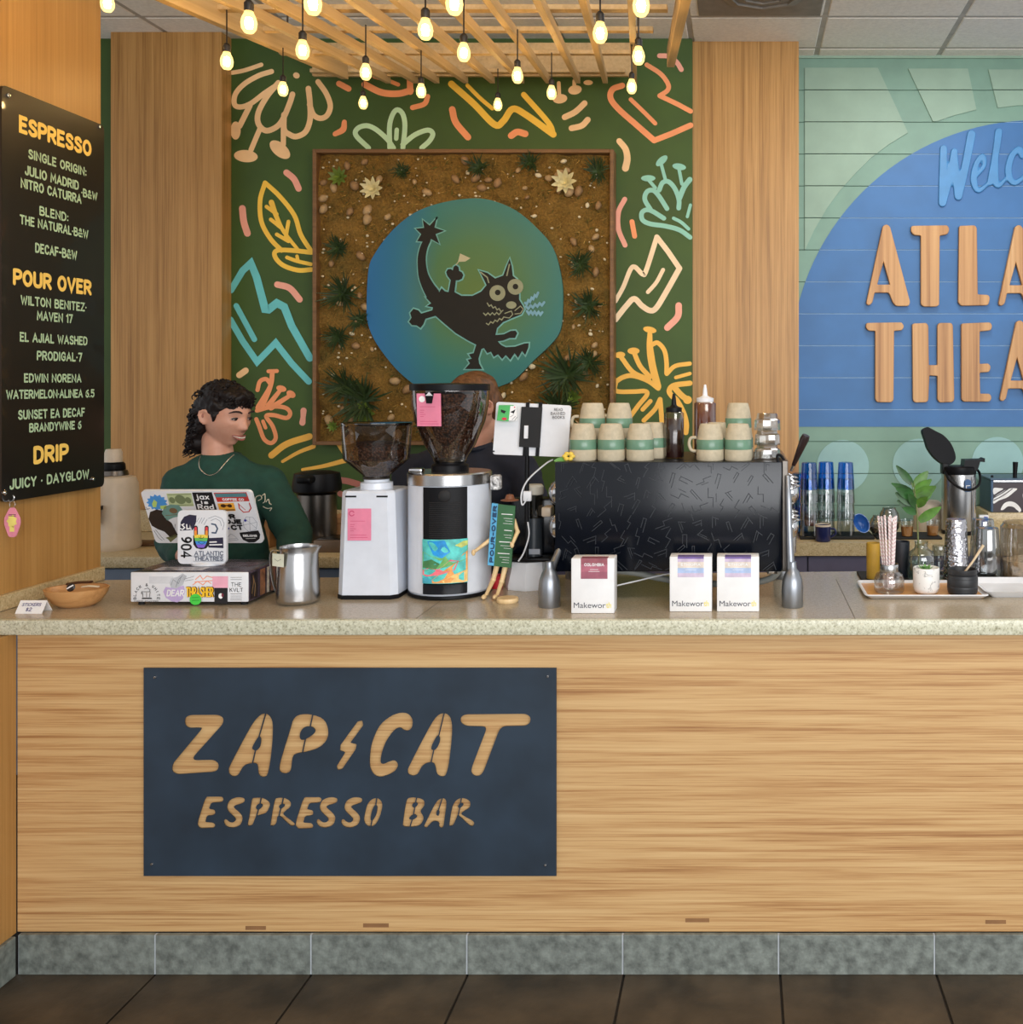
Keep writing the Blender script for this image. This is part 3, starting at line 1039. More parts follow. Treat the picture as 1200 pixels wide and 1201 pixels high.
LET = [
 (cA, 'r', [(170, 110), (200, 94), (372, 93), (402, 110), (400, 145), (220, 345), (226, 365), (345, 362), (374, 385), (370, 420), (345, 435), (120, 450), (90, 430), (95, 388), (272, 176), (260, 170), (190, 172), (168, 150)], [], []),
 (cA, 'c', [(432, 425), (445, 385), (560, 170), (610, 105), (650, 85), (682, 105), (697, 160), (690, 300), (668, 440), (640, 465), (612, 450), (605, 400), (590, 383), (550, 387), (520, 402), (490, 450), (460, 462), (437, 448)],
  [[(610, 225), (625, 238), (620, 280), (600, 306), (578, 300), (576, 282)]], [((655, 80), (610, 235)), ((594, 295), (573, 390))]),
 (cA, 'c', [(735, 420), (745, 360), (800, 180), (820, 120), (860, 92), (930, 92), (1000, 120), (1028, 180), (1020, 240), (970, 290), (890, 316), (835, 326), (815, 350), (805, 420), (780, 443), (750, 440)],
  [[(865, 190), (890, 166), (930, 166), (950, 186), (938, 210), (895, 238), (868, 242), (858, 222)]], [((937, 85), (918, 172)), ((892, 232), (873, 325))]),
 (cC, 'r2', [(613, 195), (626, 192), (628, 205), (594, 251), (611, 255), (608, 269), (572, 321), (560, 324), (557, 314), (580, 277), (566, 272), (567, 258)], [], []),
 (cB, 'c', [(190, 250), (230, 160), (290, 105), (350, 80), (400, 85), (426, 120), (422, 165), (398, 184), (372, 178), (350, 166), (315, 185), (270, 250), (245, 320), (240, 368), (258, 378), (292, 364), (322, 358), (341, 380), (332, 408), (300, 435), (240, 455), (200, 440), (177, 395), (177, 320)], [], []),
 (cB, 'c', [(398, 420), (410, 385), (500, 210), (560, 110), (605, 82), (642, 97), (658, 150), (655, 240), (640, 370), (622, 440), (598, 453), (570, 438), (560, 395), (545, 372), (510, 374), (480, 395), (458, 435), (432, 448), (405, 440)],
  [[(570, 215), (587, 228), (580, 265), (560, 295), (538, 293), (542, 265)]], [((613, 76), (577, 225)), ((553, 285), (533, 378))]),
 (cB, 'r', [(708, 105), (735, 88), (1092, 85), (1120, 105), (1116, 138), (1090, 156), (960, 158), (935, 178), (842, 425), (820, 450), (788, 450), (768, 428), (775, 395), (858, 178), (850, 160), (738, 157), (707, 135)], [], []),
]
_E = [(300, 583), (395, 583), (404, 600), (390, 616), (328, 620), (314, 655), (350, 662), (353, 685), (335, 695), (302, 697), (292, 735), (340, 738), (354, 752), (345, 770), (260, 773), (244, 755), (250, 720), (285, 610)]
_S = [(520, 590), (529, 605), (515, 622), (470, 637), (467, 650), (500, 680), (516, 710), (502, 750), (460, 769), (420, 762), (402, 735), (415, 717), (440, 735), (463, 735), (472, 715), (430, 672), (422, 640), (440, 605), (480, 587)]
sf = lambda q, dx, dy=0: [(x + dx, y + dy) for x, y in q]
LET += [
 (cA, 'r3', _E, [], []), (cA, 'c', _S, [], []),
 (cA, 'c', [(545, 750), (555, 700), (570, 604), (592, 590), (640, 592), (675, 615), (678, 640), (655, 680), (612, 695), (594, 705), (576, 748), (555, 758)], [[(605, 630), (630, 628), (632, 645), (610, 662), (596, 650)]], [((627, 586), (618, 634)), ((610, 658), (598, 704))]),
 (cA, 'c', [(682, 745), (705, 614), (725, 591), (770, 592), (803, 615), (800, 645), (768, 672), (764, 692), (822, 737), (826, 752), (800, 756), (732, 696), (718, 738), (700, 757), (684, 756)], [[(740, 632), (762, 628), (765, 642), (745, 655), (734, 645)]], [((760, 586), (750, 634)), ((744, 652), (733, 700))]),
 (cA, 'r3', sf(_E, 587, 3), [], []), (cA, 'c', sf(_S, 555), [], []), (cA, 'c', sf(_S, 703), [], []),
 (cB, 'c', [(145, 680), (160, 620), (190, 586), (225, 581), (249, 612), (240, 670), (215, 725), (185, 747), (155, 737), (142, 710)], [[(205, 622), (219, 632), (211, 680), (190, 712), (180, 697), (190, 650)]], [((217, 574), (209, 632)), ((190, 702), (180, 753))]),
 (cB, 'c', [(370, 725), (385, 620), (402, 580), (450, 577), (490, 590), (496, 620), (474, 655), (491, 690), (480, 725), (450, 745), (390, 748), (371, 741)], [[(428, 612), (448, 606), (456, 618), (440, 635), (425, 628)], [(415, 685), (440, 675), (452, 690), (430, 705), (408, 702)]], [((452, 570), (442, 612)), ((440, 630), (431, 682)), ((426, 700), (410, 753))]),
 (cB, 'c', [(495, 740), (510, 710), (560, 612), (590, 583), (616, 583), (625, 612), (615, 690), (608, 740), (595, 754), (582, 745), (580, 722), (550, 715), (526, 733), (512, 750), (498, 751)], [[(570, 652), (583, 658), (579, 682), (566, 676)]], [((602, 576), (575, 660))]),
 (cB, 'c', [(642, 730), (660, 630), (690, 587), (730, 580), (763, 600), (760, 635), (722, 660), (718, 677), (780, 713), (786, 733), (765, 743), (697, 683), (684, 695), (665, 735), (648, 742)], [[(700, 615), (718, 609), (723, 621), (705, 637), (692, 630)]], [((714, 573), (706, 616)), ((704, 632), (692, 690))]),
]
w2, h2 = (654.5 - 170.5) / 2 * YS / F, 244 / 2 * YS / F
loops = [[(-w2, -h2), (w2, -h2), (w2, h2), (-w2, h2)]]
br = MB(frame((0, 0, 0)))
for c, mode, outl, holes, bridges in LET:
    q = s_px(c, outl)
    if mode == 'c':
        q = [(v.x, v.y) for v in catmull([(p[0], p[1], 0) for p in q], 3, True)]
    else:
        q = round_poly(q, {'r': .010, 'r2': .003, 'r3': .004}[mode], 4)
    loops.append(q)
    for h in holes:
        hq = s_px(c, h)
        loops.append([(v.x, v.y) for v in catmull([(p[0], p[1], 0) for p in hq], 3, True)])
    for a, e in bridges:
        a, e = s_px(c, [a, e])
        br.ribbon([a, e], .0026, -.0014, None, .0028, caps=False)
me = curve_mesh(loops, .0015, 0)
mb = MB()
mb.add_mesh(me, Matrix.Rotation(PI / 2, 4, 'X'))
mb.build('plate', STEEL_B, sg, smooth=0)
br.build('stencil_bridge', STEEL_B, sg, smooth=0)
for px, py in ((184, 794), (644, 793), (180, 1013), (641, 1014)):
    MB().lathe([(0, .0045), (.003, .004), (.0042, .002), (.0042, 0)], (0, 0, 0), 12, frame((X_(px, YS) - ox, -.0015, Z_(py, YS) - oz))).build('screw', CHROME, sg)
    MB().lathe([(.004, 0), (.004, .0065)], (0, 0, 0), 10, frame((X_(px, YS) - ox, .0075, Z_(py, YS) - oz), (1, 0, 0), (0, 0, 1))).build('standoff', STEEL, sg)

# ------------------------------------------------------------------ menu board on the side wall
XB = XW + .022
mo = Vector((XB, 2.96, 1.81))
mbd = thing('menu_board', 'tall black hanging menu board lettered in yellow and pale green', 'menu board', mo)
MBLK = mat('board_black', (24, 20, 17), 0.32, var=0.12, vs=5, coat=0.2)
pl = round_poly([(2.738 - mo.y, 1.243 - mo.z), (3.178 - mo.y, 1.243 - mo.z), (3.178 - mo.y, 2.382 - mo.z), (2.738 - mo.y, 2.382 - mo.z)], .018, 4)
MF = frame((0, 0, 0), (0, 1, 0), (0, 0, 1))
MB(MF).prism(pl, -.008, 0).build('panel', MBLK, mbd, smooth=0)
YEL = mat('letter_yellow', (250, 210, 104), 0.5, var=0.02)
PGR = mat('letter_pale_green', (176, 206, 168), 0.5, var=0.02)


def wy(px):
    return -XB * F / (VX - px)


for txt, a, c, py, h, col in (
        ('ESPRESSO', 22, 107, 160, 20, 1), ('SINGLE ORIGIN:', 33, 101, 191, 11, 0), ('JULIO MADRID', 29, 92, 208.5, 11.5, 0), ('NITRO CATURRA', 24, 95, 224, 11.5, 0),
        ('*B&W', 95, 114, 228, 10, 0), ('BLEND:', 46, 80, 251, 11, 0), ('THE NATURAL*B&W', 23, 103, 266, 11, 0), ('DECAF-B&W', 41, 90, 295, 11.5, 0),
        ('POUR OVER', 15, 107, 331, 19, 1), ('WILTON BENITEZ*', 24, 101, 356, 11, 0), ('MAVEN 17', 43, 85, 372, 11, 0), ('EL AJIAL WASHED', 23, 102, 397.5, 11, 0),
        ('PRODIGAL*7', 43, 96, 418, 11, 0), ('EDWIN NORENA', 28, 95, 443.5, 10.5, 0), ('WATERMELON*ALINEA 6.5', 7, 110, 462, 10.5, 0),
        ('SUNSET EA DECAF', 21, 99, 485, 11, 0), ('BRANDYWINE 6', 34, 95, 500, 10.5, 0), ('DRIP', 39, 80, 532, 21, 1), ('JUICY * DAYGLOW', 11, 104, 562, 12, 0)):
    pm = (a + c) / 2
    k = wy(pm) / F
    z = EYE - (py - VY) * k
    wt = h * k * (0.235 if col else 0.2)
    mb = MB(MF)
    write(mb, txt, wy(a) - mo.y, wy(c) - mo.y, z - h * k / 2 - mo.z, z + h * k / 2 - mo.z, wt, .0004, None, gap=.3 if len(txt) < 16 else .26)
    mb.build('heading' if col else 'menu_line', YEL if col else PGR, mbd, smooth=0)
for px, py in ((9, 112), (116, 149), (108.5, 562), (4.5, 578)):
    k = wy(px) / F
    MB().lathe([(0, .007), (.004, .0065), (.0065, .004), (.0065, 0)], (0, 0, 0), 12, frame((0, wy(px) - mo.y, EYE - (py - VY) * k - mo.z), (0, 1, 0), (0, 0, 1))).build('screw', CHROME, mbd)
    MB().lathe([(.005, -.021), (.005, -.008)], (0, 0, 0), 10, frame((0, wy(px) - mo.y, EYE - (py - VY) * k - mo.z), (0, 1, 0), (0, 0, 1))).build('standoff', STEEL, mbd)

# key tag on a metal hook
kp = Vector((XW + .003, 2.77, Z_(586, 2.77)))
kt = thing('hook_with_key_tag', 'pink motel-style key tag hanging from a metal hook under the menu', 'key tag', kp)
MB().lathe([(0, .004), (.010, .003), (.012, 0), (.012, -.002)], (0, 0, 0), 16, frame((0, 0, .012), (0, 1, 0), (0, 0, 1))).build('wall_plate', STEEL_D, kt)
MB().tube(catmull([(.002, 0, .010), (.012, -.004, .004), (.022, -.006, -.004), (.030, -.006, -.003), (.034, -.006, .006), (.031, -.006, .012)], 5), .0024, 8).build('hook', STEEL, kt)
MB().tube([(.029 + .0075 * math.cos(t), -.006 + .001 * math.sin(t), -.013 + .0095 * math.sin(t)) for t in [2 * PI * k / 20 for k in range(20)]], .0011, 6, closed=True).build('ring', CHROME, kt)
MT = frame((.030, -.007, -.021), (1, -.1, 0), (0, 0, 1))
shape = round_poly([(-.007, 0), (.007, 0), (.0235, -.030), (.0235, -.046), (.010, -.081), (-.010, -.081), (-.0235, -.046), (-.0235, -.030)], .006, 4)
MB(MT).prism(shape, -.0015, .0015).build('tag', mat('tag_pink', (236, 150, 176), 0.3), kt, smooth=0)
b = MB(MT)
b.flat([(math.cos(t) * (.0165 if k % 2 else .012), -.037 + math.sin(t) * (.019 if k % 2 else .014)) for k, t in enumerate([2 * PI * j / 14 for j in range(14)])], .0018)
b.rect(-.007, .007, -.066, -.05, .0018)
b.build('printed_blot', mat('tag_yellow', (246, 232, 130), 0.5), kt, smooth=0)
b = MB(MT)
for z in (-.020, -.0235):
    b.rect(-.010, .012, z, z + .0014, .0021)
b.build('printed_line', INK, kt, smooth=0)

# ------------------------------------------------------------------ sticker tent card, bowl
tc = thing('tent_card', 'small folded white card advertising stickers beside the wooden bowl', 'card', P(33, 720, 2.72))
MB().prism([(-.022, 0), (0, .032), (.022, 0), (.020, 0), (0, .0285), (-.020, 0)], -.036, .036, frame((0, .022, 0), (0, 1, 0), (0, 0, 1))).build('card', PAPER, tc, smooth=0)
Mc = frame((0, -.0006, .0), (1, 0, 0), (0, .022, .032))
b = MB(Mc)
write(b, 'STICKERS', -.026, .026, .022, .031, .0014, .0004)
write(b, '$2', -.010, .006, .007, .018, .0016, .0004)
b.build('lettering', mat('pen_violet', (70, 58, 120), 0.6), tc, smooth=0)

bo = thing('wooden_bowl', 'shallow oval light wood bowl near the side wall', 'bowl', P(90, 712, 2.82))
BOWL = wood('bowl_wood', [(0.3, (160, 110, 62)), (0.5, (196, 146, 92)), (0.7, (208, 162, 108))], 'X', 60, 14, 0.4)
MB().lathe([(0, .004), (.03, .006), (.055, .018), (.075, .040), (.081, .053), (.079, .055), (.083, .054), (.079, .040), (.062, .016), (.042, .003), (0, 0)], seg=40, sy=.82).build('bowl', BOWL, bo)
base = bo.location
o = MB().tube([(-.04, 0, 0), (-.01, .004, .004), (.028, .0, .006)], .006, 8, flat=(1.4, .6)).build('wrapped_bar', mat('wrapper_brown', (74, 46, 30), 0.4), None, loc=base + Vector((0.005, .012, .062)))
tag(o, 'dark brown wrapped strip lying across the wooden bowl', 'wrapper')
o = MB().tube([(-.022, 0, .0), (0, -.004, .003), (.024, -.002, .001)], .0042, 8, flat=(1.5, .6)).build('enamel_pin', mat('pin_cream', (226, 214, 186), 0.4), None, loc=base + Vector((0.036, .004, .056)))
tag(o, 'cream sticker roll in the wooden bowl, nearer its right end', 'sticker')
bt = thing('button_badge', 'round black and white badge leaning in the wooden bowl', 'badge', base + Vector((-.014, -.004, .046)))
Mb = frame((0, 0, .010), (1, 0, 0), (0, .35, 1))
MB(Mb).lathe([(0, .003), (.009, .0025), (.012, 0), (.011, -.002), (0, -.002)], seg=20).build('badge', mat('badge_ink', (44, 40, 40), 0.3), bt)
MB(Mb).ribbon([(-.007, -.004), (.0, .001), (.007, .005)], .004, .0036).build('printed_stripe', PAPER, bt, smooth=0)

# ================================================================== BACK COUNTERS
CABG = mat('cabinet_blue_grey', (104, 118, 138), 0.5, var=0.03)
CABP = mat('cabinet_mauve_grey', (98, 94, 116), 0.5, var=0.03)
BZ = .88
bl = thing('back_counter', 'stone-topped back counter below the left pilaster and mural', 'counter', (0, 0, BZ))
MB().box(-3.4, -.905, 3.99, 4.69, -.045, 0, .004, 2).build('worktop', GRANITE_SAND, bl)
struct(MB().box(-3.4, -.905, 4.67, 4.69, BZ + .0005, BZ + .10, .002, 1).build('baseboard_pilaster', GRANITE_SAND), 'speckled stone upstand behind the left back counter')
MB().box(-3.39, -.91, 4.03, 4.68, -.88, -.046).build('carcass', CABG, bl, smooth=0)
for k in range(5):
    MB().box(-3.38 + .5 * k, -3.38 + .5 * k + .494, 4.01, 4.0295, -.80, -.052, .002, 1).build('cabinet_door', CABG, bl)
br_ = thing('back_counter', 'stone-topped back counter below the blue arch wall', 'counter', (0, 0, BZ))
MB().box(.288, 2.3, 4.335, 5.03, -.055, 0).build('worktop', GRANITE_SAND, br_, smooth=0)
MB().box(.288, 2.29, 4.375, 5.02, -.88, -.056).build('carcass', CABP, br_, smooth=0)
for k in range(4):
    MB().box(.2885 + .5 * k, .2885 + .5 * k + .496, 4.356, 4.3745, -.80, -.06, .002, 1).build('cabinet_door', CABP, br_)
bm_ = thing('back_counter', 'stone-topped back counter mostly hidden behind the espresso machine', 'counter', (0, 0, BZ))
MB().box(-.90, .288, 4.335, 4.78, -.055, 0).build('worktop', GRANITE_SAND, bm_, smooth=0)
MB().box(-.89, .287, 4.375, 4.775, -.88, -.056).build('carcass', CABP, bm_, smooth=0)
for k in range(2):
    MB().box(-.885 + .585 * k, -.885 + .585 * k + .582, 4.356, 4.3745, -.80, -.06, .002, 1).build('cabinet_door', CABP, bm_)
rs = thing('stone_riser', 'raised speckled stone block under the patterned box', 'shelf', (1.45, 4.86, BZ))
MB().box(-.29, .8, -.12, .145, 0.0005, .078, .003, 2).build('block', GRANITE_SAND, rs)

# ================================================================== MOSS ART
YA = 4.70
art = thing('moss_wall_art', 'square framed moss and pebble panel with a black cat emblem on a teal disc', 'wall art', (X_(543.5, YA), 4.7885, Z_(348.5, YA)))
ax0, az0 = X_(543.5, YA), Z_(348.5, YA)
hw, hh = 176.5 * YA / F, 173.5 * YA / F
FRW = wood('art_frame_wood', [(0.3, (92, 62, 34)), (0.6, (128, 92, 54)), (0.7, (140, 102, 62))], 'X', 60, 10, 0.5)
b = MB()
for s in (-1, 1):
    b.box(s * hw - (.018 if s > 0 else 0), s * hw + (0 if s > 0 else .018), -.095, 0, -hh, hh, .002, 1)
    b.box(-hw + .018, hw - .018, -.095, 0, s * hh - (.018 if s > 0 else 0), s * hh + (0 if s > 0 else .018), .002, 1)
b.build('frame', FRW, art)
disc_px = [(420 + x / 4.615, 230 + y / 4.615) for x, y in [(600, 12), (440, 38), (300, 92), (180, 190), (90, 310), (55, 400), (45, 600), (52, 690), (100, 800), (200, 930), (290, 1010), (350, 1040), (480, 1060), (640, 1070), (760, 1032), (850, 990), (950, 890), (1040, 805), (1095, 725), (1108, 600), (1102, 450), (1055, 280), (960, 165), (850, 75), (720, 22)]]


def apx(x, y):
    return (X_(x, YA) - ax0, Z_(y, YA) - az0)


disc2 = [apx(x, y) for x, y in disc_px]


def in_poly(x, y, poly, grow=0):
    c = False
    for i in range(len(poly)):
        x1, y1 = poly[i - 1]
        x2, y2 = poly[i]
        if (y1 > y) != (y2 > y) and x < (x2 - x1) * (y - y1) / (y2 - y1) + x1:
            c = not c
    return c


MOSS, nt, bs_ = new_mat('moss_bed')
v_ = coords(nt)
n1 = ntex(nt, v_, 7, 4, 0.65)
n2 = ntex(nt, v_, 90, 4, 0.7)
c1 = ramp(nt, n1, [(0.3, (74, 76, 28)), (0.45, (128, 98, 36)), (0.6, (152, 112, 44)), (0.75, (100, 92, 34))])
c2 = ramp(nt, n2, [(0.3, (70, 56, 22)), (0.5, (138, 104, 42)), (0.7, (180, 142, 70))])
mx_ = nd(nt, 'ShaderNodeMix', data_type='RGBA')
mx_.inputs[0].default_value = 0.5
nt.links.new(c1, mx_.inputs[6])
nt.links.new(c2, mx_.inputs[7])
nt.links.new(mx_.outputs[2], bs_.inputs['Base Color'])
bs_.inputs['Roughness'].default_value = 0.95
bump(nt, bs_, n2, 0.9, 0.02)
b = MB()
N = 90
gv = [[None] * (N + 1) for _ in range(N + 1)]
for i in range(N + 1):
    for j in range(N + 1):
        x, z = -hw + .016 + (2 * hw - .032) * i / N, -hh + .016 + (2 * hh - .032) * j / N
        d = noise.fractal(Vector((x * 11, z * 11, 0)), 1.0, 2.0, 4) * .026 + noise.noise(Vector((x * 60, z * 60, 3))) * .011
        gv[i][j] = b._v((x, -.055 - max(-.018, d), z))
for i in range(N):
    for j in range(N):
        b.face([gv[i][j], gv[i + 1][j], gv[i + 1][j + 1], gv[i][j + 1]])
stuff(b.build('moss_bed', MOSS, art, 60))
MB().box(-hw + .016, hw - .016, -.006, 0, -hh + .016, hh - .016).build('backing', WOOD_DARK, art, smooth=0)
# moss tufts
rnd = random.Random(4)
for cnt, colr, wmax in ((2600, (142, 108, 42), .0030), (1700, (92, 88, 34), .0036), (1100, (178, 142, 74), .0024)):
    b = MB()
    n = 0
    while n < cnt:
        x, z = rnd.uniform(-hw + .025, hw - .025), rnd.uniform(-hh + .025, hh - .025)
        if in_poly(x, z, disc2):
            continue
        if colr[0] < 100 and noise.noise(Vector((x * 5, z * 5, 7))) < -.05:
            continue
        n += 1
        a = Vector((rnd.gauss(0, .9), -1, rnd.gauss(0, .9))).normalized()
        l = rnd.uniform(.014, .046)
        s = a.cross(Vector((rnd.random(), rnd.random(), rnd.random()))).normalized() * rnd.uniform(.0012, wmax)
        p = Vector((x, -.052, z))
        b.face([b._v(p - s), b._v(p + s), b._v(p + a * l)])
    stuff(b.build('moss_tufts', mat('moss_tuft', colr, 0.95, var=.3, vs=40), art, smooth=0))
# pebbles
PEB = [mat('pebble_tan', (158, 130, 90), 0.7, var=0.15, vs=30), mat('pebble_brown', (132, 102, 66), 0.7, var=0.2, vs=30), mat('pebble_pale', (206, 192, 158), 0.7, var=0.1, vs=30)]
pm_ = []
for k in range(6):
    b = MB()
    b.ell((0, 0, 0), (.022, .012, .016), 12, 8)
    for v in b.bm.verts:
        v.co *= 1 + .28 * noise.noise(v.co * 45 + Vector((k * 9, 0, 0)))
    pm_.append(b)
protos = [bb.build('pebble', PEB[(0, 1, 1, 0, 2, 2)[k]], art, 80) for k, bb in enumerate(pm_)]
spots = []
n = 0
for p in protos:
    p.scale = (0.001, 0.001, 0.001)
while n < 96:
    x, z = rnd.uniform(-hw + .04, hw - .04), rnd.uniform(-hh + .04, hh - .04)
    if in_poly(x, z, disc2) or any((x - q[0]) ** 2 + (z - q[1]) ** 2 < .0016 for q in spots):
        continue
    if z < -.30 and abs(x) < .52 and rnd.random() < .6:
        continue
    spots.append((x, z))
    k = rnd.choice((0, 0, 1, 1, 2, 3, 3, 4, 5))
    o = protos[n] if n < 6 else protos[k].copy()
    if n >= 6:
        C.objects.link(o)
        o.parent = art
    s = rnd.uniform(.55, 1.3) * (.62 if (k > 3 or n in (4, 5)) else 1)
    o.scale = (s, s, s * rnd.uniform(.8, 1.1))
    o.location = (x, -.068, z)
    o.rotation_euler = (0, rnd.uniform(0, PI), 0)
    n += 1
b = MB()
for _ in range(190):
    while True:
        x, z = rnd.uniform(-hw + .03, hw - .03), rnd.uniform(-hh + .03, hh - .03)
        if not in_poly(x, z, disc2):
            break
    s = rnd.uniform(.003, .008)
    b.ell((x, -.074, z), (s, s * .7, s * rnd.uniform(.6, 1)), 7, 5)
stuff(b.build('gravel', PEB[2], art, 80))
# succulents and grass
SUC_W = mat('succulent_pale', (214, 204, 156), 0.5, var=0.08)
SUC_G = mat('succulent_green', (104, 124, 48), 0.5, var=0.15)
SUC_D = mat('leaf_dark', (44, 62, 26), 0.6, var=0.2)


def leaf(b, base, d, up, L, W, curl=.25):
    d, up = Vector(d).normalized(), Vector(up).normalized()
    s = d.cross(up).normalized()
    rows = []
    for i in range(6):
        t = i / 5
        w = W * math.sin(PI * min(.97, .16 + t * .84)) ** .8
        c = base + d * L * t + up * curl * L * t * t
        rows.append((b._v(c - s * w / 2), b._v(c - up * w * .12), b._v(c + s * w / 2)))
    for a, e in zip(rows, rows[1:]):
        b.face([a[0], e[0], e[1], a[1]])
        b.face([a[1], e[1], e[2], a[2]])


for px, py, r, kind in ((436.5, 221, 14, 0), (662, 213, 15.5, 0), (397, 207, 12, 1), (428, 485, 14, 1), (671, 466, 12, 1), (390, 500, 7, 1), (640, 505, 8, 1)):
    x, z = apx(px, py)
    b = MB()
    R = r * YA / F
    for ring, (cnt, rr, tilt) in enumerate(((9, 1, .25), (7, .75, .6), (5, .45, 1.2))):
        for k in range(cnt):
            t = 2 * PI * k / cnt + ring * .4
            leaf(b, Vector((0, 0, 0)), (math.cos(t), -tilt, math.sin(t)), (0, -1, 0), R * rr, R * .42, .2)
    b.build('succulent', SUC_G if kind else SUC_W, art, 60, loc=(x, -.082, z))
for px, py, r in ((395, 290, 20), (400, 345, 30), (425, 470, 44), (665, 440, 44), (690, 360, 26), (620, 190, 18), (560, 195, 18), (395, 395, 22), (680, 310, 22), (420, 375, 16), (655, 480, 40), (700, 200, 20), (470, 200, 14), (405, 455, 34), (690, 425, 26), (505, 500, 24)):
    x, z = apx(px, py)
    b = MB()
    R = r * YA / F
    for k in range(70):
        t = rnd.uniform(0, 2 * PI)
        leaf(b, Vector((rnd.gauss(0, .01), 0, rnd.gauss(0, .01))), (math.cos(t), -rnd.uniform(.3, 1.2), math.sin(t)), (0, -1, .001), R * rnd.uniform(.5, 1), R * .055 + .002, rnd.uniform(-.2, .3))
    b.build('grass_tuft', SUC_D, art, 60, loc=(x, -.072, z))

# teal disc and the black cat emblem
DISC, nt, bs_ = new_mat('disc_teal_green')
v_ = coords(nt)
gx = nd(nt, 'ShaderNodeTexGradient', gradient_type='SPHERICAL')
mp_ = nd(nt, 'ShaderNodeMapping')
mp_.inputs['Location'].default_value = (-.10, 0, -.06)
mp_.inputs['Scale'].default_value = (1.75, 0.0, 1.75)
nt.links.new(v_, mp_.inputs['Vector'])
nt.links.new(mp_.outputs[0], gx.inputs[0])
sx_ = nd(nt, 'ShaderNodeSeparateXYZ')
nt.links.new(v_, sx_.inputs[0])
mr_ = nd(nt, 'ShaderNodeMapRange')
mr_.inputs[1].default_value = -.12
mr_.inputs[2].default_value = -.46
mr_.inputs[3].default_value = 0
mr_.inputs[4].default_value = .85
nt.links.new(sx_.outputs[0], mr_.inputs[0])
mc_ = nd(nt, 'ShaderNodeMix', data_type='RGBA')
nt.links.new(mr_.outputs[0], mc_.inputs[0])
nt.links.new(ramp(nt, gx.outputs[1], [(0.0, (34, 104, 116)), (0.30, (38, 112, 104)), (0.62, (70, 112, 66)), (0.95, (86, 112, 46))]), mc_.inputs[6])
mc_.inputs[7].default_value = lin((24, 100, 160))
nt.links.new(mc_.outputs[2], bs_.inputs['Base Color'])
bs_.inputs['Roughness'].default_value = 0.4
MD = frame((0, -.086, 0))
MB(MD).prism([(v.x, v.y) for v in catmull([(p[0], p[1], 0) for p in disc2], 4, True)], -.02, 0).build('teal_disc', DISC, art, smooth=0)


def cq(pts):
    return [apx(420 + x / 4.615, 230 + y / 4.615) for x, y in pts]


CATB = mat('cat_black', (27, 23, 13), 0.55, spec=.3)
CATO = mat('cat_outline', (110, 170, 160), 0.5)
CATG = mat('cat_grey', (140, 142, 110), 0.5)
CATL = mat('cat_whisker', (112, 160, 178), 0.5)
body = [(388, 508), (404, 545), (430, 552), (436, 528), (452, 498), (470, 515), (490, 520), (502, 455), (495, 446), (484, 432), (477, 412), (486, 396), (502, 394), (513, 402), (518, 382), (530, 374), (544, 384), (547, 405), (562, 412), (570, 428), (562, 448), (545, 456), (530, 456), (522, 520), (560, 540), (620, 540), (668, 516), (696, 482), (676, 440), (655, 402), (700, 416), (742, 446), (786, 430), (806, 376), (821, 338), (832, 380), (838, 432), (860, 450), (872, 500), (872, 560), (890, 590), (900, 612), (884, 640), (830, 662), (785, 682), (752, 715), (744, 752), (790, 748), (826, 730), (852, 728), (862, 742), (850, 768), (820, 768), (785, 782), (756, 786), (775, 806), (800, 818), (850, 815), (900, 798), (924, 796), (922, 820), (905, 860), (888, 838), (866, 876), (848, 850), (824, 886), (800, 860), (780, 882), (758, 856), (735, 870), (720, 842), (700, 850), (682, 822), (668, 828), (652, 880), (656, 906), (672, 936), (578, 936), (606, 905), (594, 886), (616, 880), (600, 856), (626, 850), (640, 804), (600, 784), (530, 742), (470, 692), (420, 648), (365, 664), (354, 694), (338, 714), (318, 700), (292, 698), (276, 680), (290, 658), (282, 632), (300, 610), (326, 618), (342, 636), (402, 618), (406, 602), (372, 596), (396, 580), (366, 548), (402, 552)]
tail = [(376, 236), (356, 280), (345, 340), (352, 420), (375, 480), (405, 530)]
star = [(425, 118), (414, 170), (468, 188), (420, 206), (440, 258), (396, 232), (372, 248), (320, 244), (342, 206), (312, 176), (358, 172), (350, 128), (388, 160)]
b = MB(MD)
tq = [(v.x, v.y) for v in catmull([(p[0], p[1], 0) for p in cq(tail)], 5)]
u = YA / F / 4.615
bq, sq = cq(body), cq(star)
b.ribbon(bq + [bq[0]], 15 * u, .0004)
b.ribbon(sq + [sq[0]], 13 * u, .0004)
b.ribbon(tq, [50 * u, 58 * u, 88 * u], .0004)
b.build('cat_outline', CATO, art, smooth=0)
b = MB(MD)
b.flat(bq, .0032)
b.flat(sq, .0033)
b.ribbon(tq, [36 * u, 46 * u, 74 * u], .0034)
b.build('cat_silhouette', CATB, art, smooth=0)
b = MB(MD)
for c_, r in (((755, 525), 43), ((852, 491), 43)):
    q = cq([c_])[0]
    b.disc(q[0], q[1], r * u, z=.0045)
q = cq([(830, 590)])[0]
b.disc(q[0], q[1], 28 * u, 20 * u, z=.0046)
for pts, w in (([(664, 412), (700, 440), (708, 468)], 7), ([(806, 430), (820, 370)], 7), ([(795, 635), (830, 622), (838, 640), (820, 660), (790, 655)], 5), ([(850, 620), (880, 595), (895, 612), (880, 635), (850, 638)], 5)):
    qq = cq(pts)
    b.ribbon(qq, w * u, .0045)
